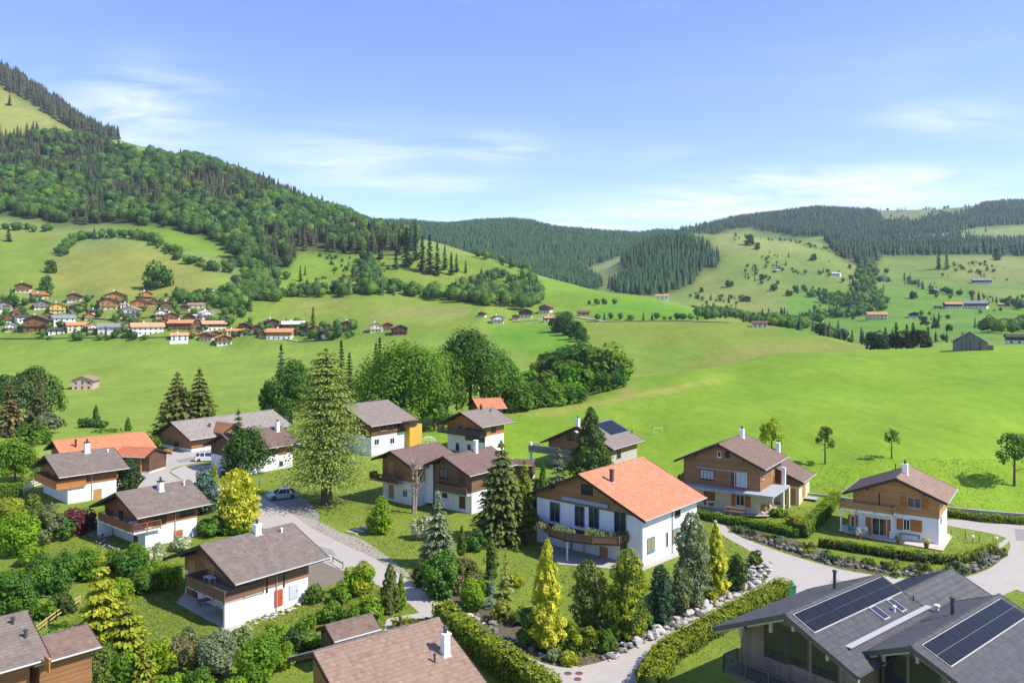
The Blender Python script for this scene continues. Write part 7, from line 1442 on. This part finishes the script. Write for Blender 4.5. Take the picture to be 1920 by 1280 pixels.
def chair(label, p, rz, mat):
    o = tag(empty('garden_chair', p, rz), label, 'chair'); MB().box((0, 0, .44), (.46, .46, .05)).build('seat', mat, o); MB().hull([(-.22, .2, .46), (.22, .2, .46), (.22, .24, .46), (-.22, .24, .46)], [(-.2, .32, .95), (.2, .32, .95), (.2, .36, .95), (-.2, .36, .95)]).build('backrest', mat, o)
    for sx in (-1, 1):
        for sy in (-1, 1): MB().box((sx * .2, sy * .2, .21), (.04, .04, .42)).build('leg', mat, o)
    return o
table('round white table on the balcony of the white villa', at(A, 1081, 987, zb), .75); chair('brown chair on the villa balcony left of the white table', at(A, 1063, 985, zb), R(60), WOODLIGHT); chair('white chair behind the table on the villa balcony', at(A, 1094, 986, zb), R(200), WHITE)
for i, (u, v) in enumerate(((1016, 993), (1048, 1000), (1062, 1003), (1103, 1007), (1120, 1009), (1138, 1010), (1170, 1010))):
    p = at(A, u, v + 3, zb); o = link(bpy.data.objects.new('balcony_plant', np_mesh('balcony_plant', *g_leafy(1.9, 1.2, .17, 420, COL[('brown', 'lime', 'sage', 'ygreen', 'bright', 'bright', 'olive')[i]], COL['sage'], low=True, clumps=18)[:2], FOL, g_leafy(1.9, 1.2, .17, 420, COL[('brown', 'lime', 'sage', 'ygreen', 'bright', 'bright', 'olive')[i]], COL['sage'], low=True, clumps=18)[2]))); o.location = p
    tag(o, ('brownish plant at the left end of the villa balcony', 'lime green plant left of the chair on the villa balcony', 'greyish plant in front of the chair on the villa balcony', 'yellow-green plant in the middle of the villa balcony', 'bright green plant right of the middle of the villa balcony', 'second bright green plant right of the middle of the villa balcony', 'olive plant at the right end of the villa balcony')[i], 'plant')
lo = tag(empty('sun_lounger', at(B, 1598, 998, .1), R(40)), 'turquoise sun lounger on the patio of the honey chalet', 'lounger'); TURQ = flat('turquoise', (.02, .33, .42), .6)
MB().box((.35, 0, .36), (1.1, .62, .09)).build('seat', TURQ, lo); MB().hull([(-.2, -.31, .33), (-.1, -.31, .33), (-.1, .31, .33), (-.2, .31, .33)], [(-.75, -.31, 1.0), (-.66, -.31, 1.03), (-.66, .31, 1.03), (-.75, .31, 1.0)]).build('backrest', TURQ, lo)
for x in (-.1, .8):
    for y in (-.25, .25): MB().b2(x - .03, x + .03, y - .03, y + .03, 0, .32).build('leg', METAL, lo)
def pot(u, v, label, c, s=1.0):
    o = tag(empty('potted_plant', at(B, u, v, .14)), label, 'plant'); MB().lathe([(.2 * s, 0), (.3 * s, .55 * s), (.27 * s, .55 * s), (.22 * s, .48 * s)], 12).build('pot', flat('terracotta_pot', (.16, .07, .045), .7), o)
    V_, F_, c_ = g_leafy(.8 * s, .75 * s, .13, 180, COL[c], COL['yellow'] if c == 'ygreen' else None, low=True); q_ = link(bpy.data.objects.new('foliage', np_mesh('foliage', V_, F_, FOL, c_)), o); q_.location.z = .5 * s
pot(1611, 1010, 'potted plant with white bloom on the honey chalet patio, leftmost of three', 'white'); pot(1685, 1020, 'potted plant with dark leaves on the honey chalet patio, middle of three', 'thuja'); pot(1737, 1027, 'potted plant with yellow flowers on the honey chalet patio, rightmost of three', 'ygreen')
table('white table on the honey chalet patio', at(B, 1615, 1000, .1), .55, square=True); chair('white chair left of the patio door of the honey chalet', at(B, 1624, 1000, .1), R(150), WHITE)
table('small white side table right of the patio door', at(B, 1672, 1008, .1), .3, square=True)
bn = tag(empty('garden_bench', at(B, 1706, 1008, .1), -R(35)), 'brown wooden bench against the white wall of the honey chalet', 'bench'); BW = flat('bench_wood', (.12, .07, .05), .7)
for k in range(3): MB().b2(-1.1, 1.1, -.25 + k * .17, -.11 + k * .17, .42, .46).build('seat_slat', BW, bn); MB().b2(-1.1, 1.1, .28, .31, .55 + k * .15, .67 + k * .15).build('back_slat', BW, bn)
for x in (-1, 1): MB().b2(x - .04, x + .04, -.25, .3, 0, .42).build('leg', BW, bn); MB().b2(x - .04, x + .04, .24, .28, .42, 1.0).build('back_post', BW, bn)
CT = .32
pt = tag(empty('picnic_table', at(Cc, 1378, 962, CT), -R(33)), 'brown picnic table with benches under the grey slab canopy', 'table'); MB().b2(-1.3, 1.3, -.4, .4, .7, .76).build('table_top', TIMBER['umber'], pt)
for s in (-1, 1):
    MB().b2(-1.3, 1.3, s * .75 - .15, s * .75 + .15, .4, .45).build('bench', TIMBER['umber'], pt); MB().b2(s * 1.0 - .05, s * 1.0 + .05, -.7, .7, .32, .4).build('crossbar', TIMBER['umber'], pt); MB().b2(s * 1.0 - .05, s * 1.0 + .05, -.06, .06, 0, .7).build('leg', TIMBER['umber'], pt)
table('white table on the terrace left of the brown picnic table', at(Cc, 1333, 950, CT), .6, square=True)
br = MB().lathe([(.3, 0), (.38, .3), (.38, .6), (.3, .9), (.27, .88)], 14).build('planter_barrel', WOODLIGHT); br.location = at(Cc, 1433, 958, CT); tag(br, 'wooden barrel planter at the corner of the terrace', 'planter')
plant('bush', 1433, 957, 932, 16, 'dark', 'dark plant growing in the barrel planter', 'maroon')
table('grey covered garden table right of the small annexe', gp(1514, 944), 1.4, .9, GREYCONC, True, -R(30)); chair('white chair at the edge of the yard right of the annexe', gp(1537, 945), R(90), WHITE)
table('white table on the balcony of the railed-balcony chalet', at(K, 250, 990, 2.1), .5, square=True); chair('blue cushioned chair on the railed balcony', at(K, 238, 988, 2.1), R(200), flat('blue_cushion', (.03, .07, .35), .8)); chair('white chair on the railed balcony right of the table', at(K, 262, 993, 2.1), R(120), WHITE); chair('white chair on the railed balcony left of the blue one', at(K, 224, 985, 2.1), R(160), WHITE)
table('pale table on the shaded terrace of the red-door chalet', at(Lh, 398, 1152, .08), .6, .6, CONCRETE, True, R(40)); table('dark low table on the terrace of the red-door chalet', at(Lh, 385, 1132, .08), .7, .45, METAL, True, R(40)); table('white table on the wooden balcony of the red-door chalet', at(Lh, 393, 1096, 2.3), .6, square=True, rz=R(-40))
# small goal on the near meadow and climbing dome
def on_ground(u, v): return ray(u, v, 100)
gl = tag(empty('football_goal', on_ground(1234, 812), R(10)), 'small white football goal standing on the near meadow', 'goal')
for x in (-.9, .9): MB().tube([(x, 0, 0), (x, 0, 1.1)], .04, 6).build('post', WHITE, gl); MB().tube([(x, 0, 1.1), (x, .7, 0)], .025, 6).build('stay', WHITE, gl)
MB().tube([(-.9, 0, 1.1), (.9, 0, 1.1)], .04, 6).build('crossbar', WHITE, gl); MB().tube([(-.9, .7, 0.02), (.9, .7, 0.02)], .025, 6).build('ground_bar', WHITE, gl)
dm = tag(empty('climbing_dome', on_ground(803, 833)), 'white metal climbing dome on the lawn by the black-balcony chalet', 'climbing frame'); m = MB()
for k in range(6): a = math.pi * k / 6; m.tube([(math.cos(a) * 1.9 * math.cos(t), math.sin(a) * 1.9 * math.cos(t), 1.7 * math.sin(t)) for t in np.linspace(0, math.pi, 11)], .03, 5)
for t in (.35, .75, 1.1): m.tube([(1.9 * math.cos(t) * math.cos(a), 1.9 * math.cos(t) * math.sin(a), 1.7 * math.sin(t)) for a in np.linspace(0, 2 * math.pi, 17)], .025, 5)
m.build('frame', WHITE, dm)
for u, v, c, l in ((1482, 1116, (.02, .22, .17), 'green wheeled bin behind the grey modern chalet'),):
    o = tag(empty('wheeled_bin', gp(u, v)), l, 'bin'); bmm = flat('bin_' + l[:3], c, .5); MB().box((0, 0, .55), (.75, .75, .9), 0, 1.15).build('body', bmm, o); MB().b2(-.46, .46, -.46, .46, 1.0, 1.08).build('lid', bmm, o)
    for s in (-.3, .3): MB().lathe([(.1, -.03), (.1, .03)], 8, (s, .3, .1)).build('wheel', TYRE, o)

# ------------------------------------------------------------------ cushion shrubs on the planted bank, grass
cush = []
for k in range(5):
    V_, F_, c_ = g_leafy(1.0, .72, .15, 230, (1, 1, 1), None, low=True, clumps=9); cush.append(np_mesh('shrub', V_, F_, FOL, c_))
bank_line = [gp(*q) for q in ((1390, 998), (1450, 1014), (1500, 1030), (1560, 1050), (1640, 1064), (1720, 1072), (1790, 1072), (1840, 1056), (1868, 1036))]
for k in range(64):
    s = random.random() * (len(bank_line) - 1); i = int(s); p = bank_line[i].lerp(bank_line[i + 1], s - i) + Vector((random.gauss(0, .5), random.gauss(0, .8), random.uniform(0, .2))); c = random.choice(('sage', 'greyg', 'olive', 'bluegreen', 'ygreen', 'thuja', 'greyg'))
    o = link(bpy.data.objects.new('cushion_shrub', cush[k % 5])); o.location = p; sc = random.uniform(.7, 1.5); o.scale = (sc, sc, sc * random.uniform(.7, 1.1)); o.rotation_euler.z = random.uniform(0, 6.28); o.color = (*COL[c], 1)
    tag(o, 'small cushion shrub on the stone bank below the timber chalets', 'shrub', 'cushion shrubs of the stone bank')
def ground_cover(name, label, n, poly, dr, size, palette, avoid, mat=FOL, flatz=True):
    poly_ = np.array(poly, float); u0, u1 = poly_[:, 0].min(), poly_[:, 0].max(); u = rng.uniform(u0, u1, n); d = np.sqrt(rng.uniform(dr[0] ** 2, dr[1] ** 2, n)); z = tz(u, d); v = HV - FPX * z / d; m_ = inside(u, v, poly)
    for a in avoid: m_ &= ~inside(u, v, a)
    x = (u - CU) * d / FPX
    for H in HOUSES:
        dx, dy = x - H.M.translation.x, d - H.M.translation.y; th = -H.root.rotation_euler.z; lx = dx * math.cos(th) - dy * math.sin(th); ly = dx * math.sin(th) + dy * math.cos(th)
        m_ &= ~((lx > H.x0 - .2) & (lx < H.x1 + .2) & (ly > H.y0 - .2) & (ly < H.y1 + .2))
    x, d, z = x[m_], d[m_], z[m_]; k = len(x); s = rng.uniform(size[0], size[1], k); patch = _noise2(x / 3.1, d / 3.7) * .5 + .5; s = s * (.6 + .8 * patch)
    P = np.stack([x, d, z + s * .3], 1); N = rng.normal(0, .45, (k, 3)) + np.array([.25, -.25, 1.0]); T = rng.normal(0, 1, (k, 3)); V_, F_ = cards(P, N, T, s * .9, s, .05)
    pal = np.array(palette); C_ = pal[rng.integers(0, len(pal), k)] * np.clip(rng.normal(1, .15, (k, 1)), .6, 1.5)
    tag(link(bpy.data.objects.new(name, np_mesh(name, V_, F_, mat, np.repeat(C_, 4, 0)))), label, 'grass', None, 'stuff')
HOUSES = [A, B, Cc, Ca, D, Eh, F1, F2, G, Hh, H2, I, J, K, Lh, Mh, M2, Nh, N2, O1, O2, O3]
ROADS = [left_low + left_up, path_up + path_dn, [(1032, 1022), (1010, 1025), (1048, 1058), (1120, 1064), (1165, 1068), (1205, 1070), (1290, 1035), (1288, 1022), (1210, 1055)], [(1572, 996), (1640, 1012), (1700, 1022), (1768, 1034), (1786, 1006), (1772, 1000), (1750, 1012), (1580, 985)], [(1300, 955), (1355, 966), (1405, 972), (1440, 972), (1475, 950), (1530, 950), (1545, 940), (1510, 930), (1460, 940), (1425, 955), (1320, 940)], [(490, 932), (505, 942), (520, 950), (552, 968), (592, 992), (600, 965), (575, 938), (540, 922), (505, 920)], [(575, 1050), (612, 1040), (650, 1060), (665, 1078), (600, 1105), (570, 1095)], [(330, 1130), (440, 1190), (475, 1180), (455, 1165), (352, 1105)], [(725, 1160), (790, 1148), (835, 1150), (850, 1180), (790, 1200), (715, 1205)], [(318, 884), (340, 899), (378, 912), (400, 905), (420, 885), (400, 872), (345, 873)]]
ground_cover('lawn_grass', 'short lawn grass between the houses', 90000, [(-40, 860), (1960, 860), (1960, 1300), (-40, 1300)], (58, 128), (.08, .2), [(.185, .262, .028), (.205, .275, .03), (.165, .245, .024), (.24, .265, .05)], ROADS)
ground_cover('rough_grass', 'tall unmown grass round the red-door chalet', 60000, [(250, 1110), (340, 1110), (440, 1190), (560, 1140), (660, 1080), (760, 1130), (740, 1180), (560, 1230), (420, 1290), (280, 1290), (240, 1190)], (58, 90), (.09, .2), [(.19, .28, .03), (.24, .30, .045), (.30, .31, .07), (.16, .25, .03)], ROADS)
# ------------------------------------------------------------------ haze: the air of the valley
m = bpy.data.materials.new('air'); m.use_nodes = True; m.node_tree.nodes.clear(); t = NT(m.node_tree)
pv = t.n('ShaderNodeVolumePrincipled', {'Color': (.80, .88, 1.0, 1), 'Density': 0.00008, 'Anisotropy': 0.25}); on = t.n('ShaderNodeOutputMaterial', {'Volume': pv.outputs[0]}); MATS['air'] = m
hz_ = MB().b2(-5200, 6200, -60, 4000, float(ZZ.min()) - 2, float(max(ZZ.max() + 40, 60))).build('haze', m); tag(hz_, 'thin blue summer haze over the whole valley', 'haze', None, 'stuff')
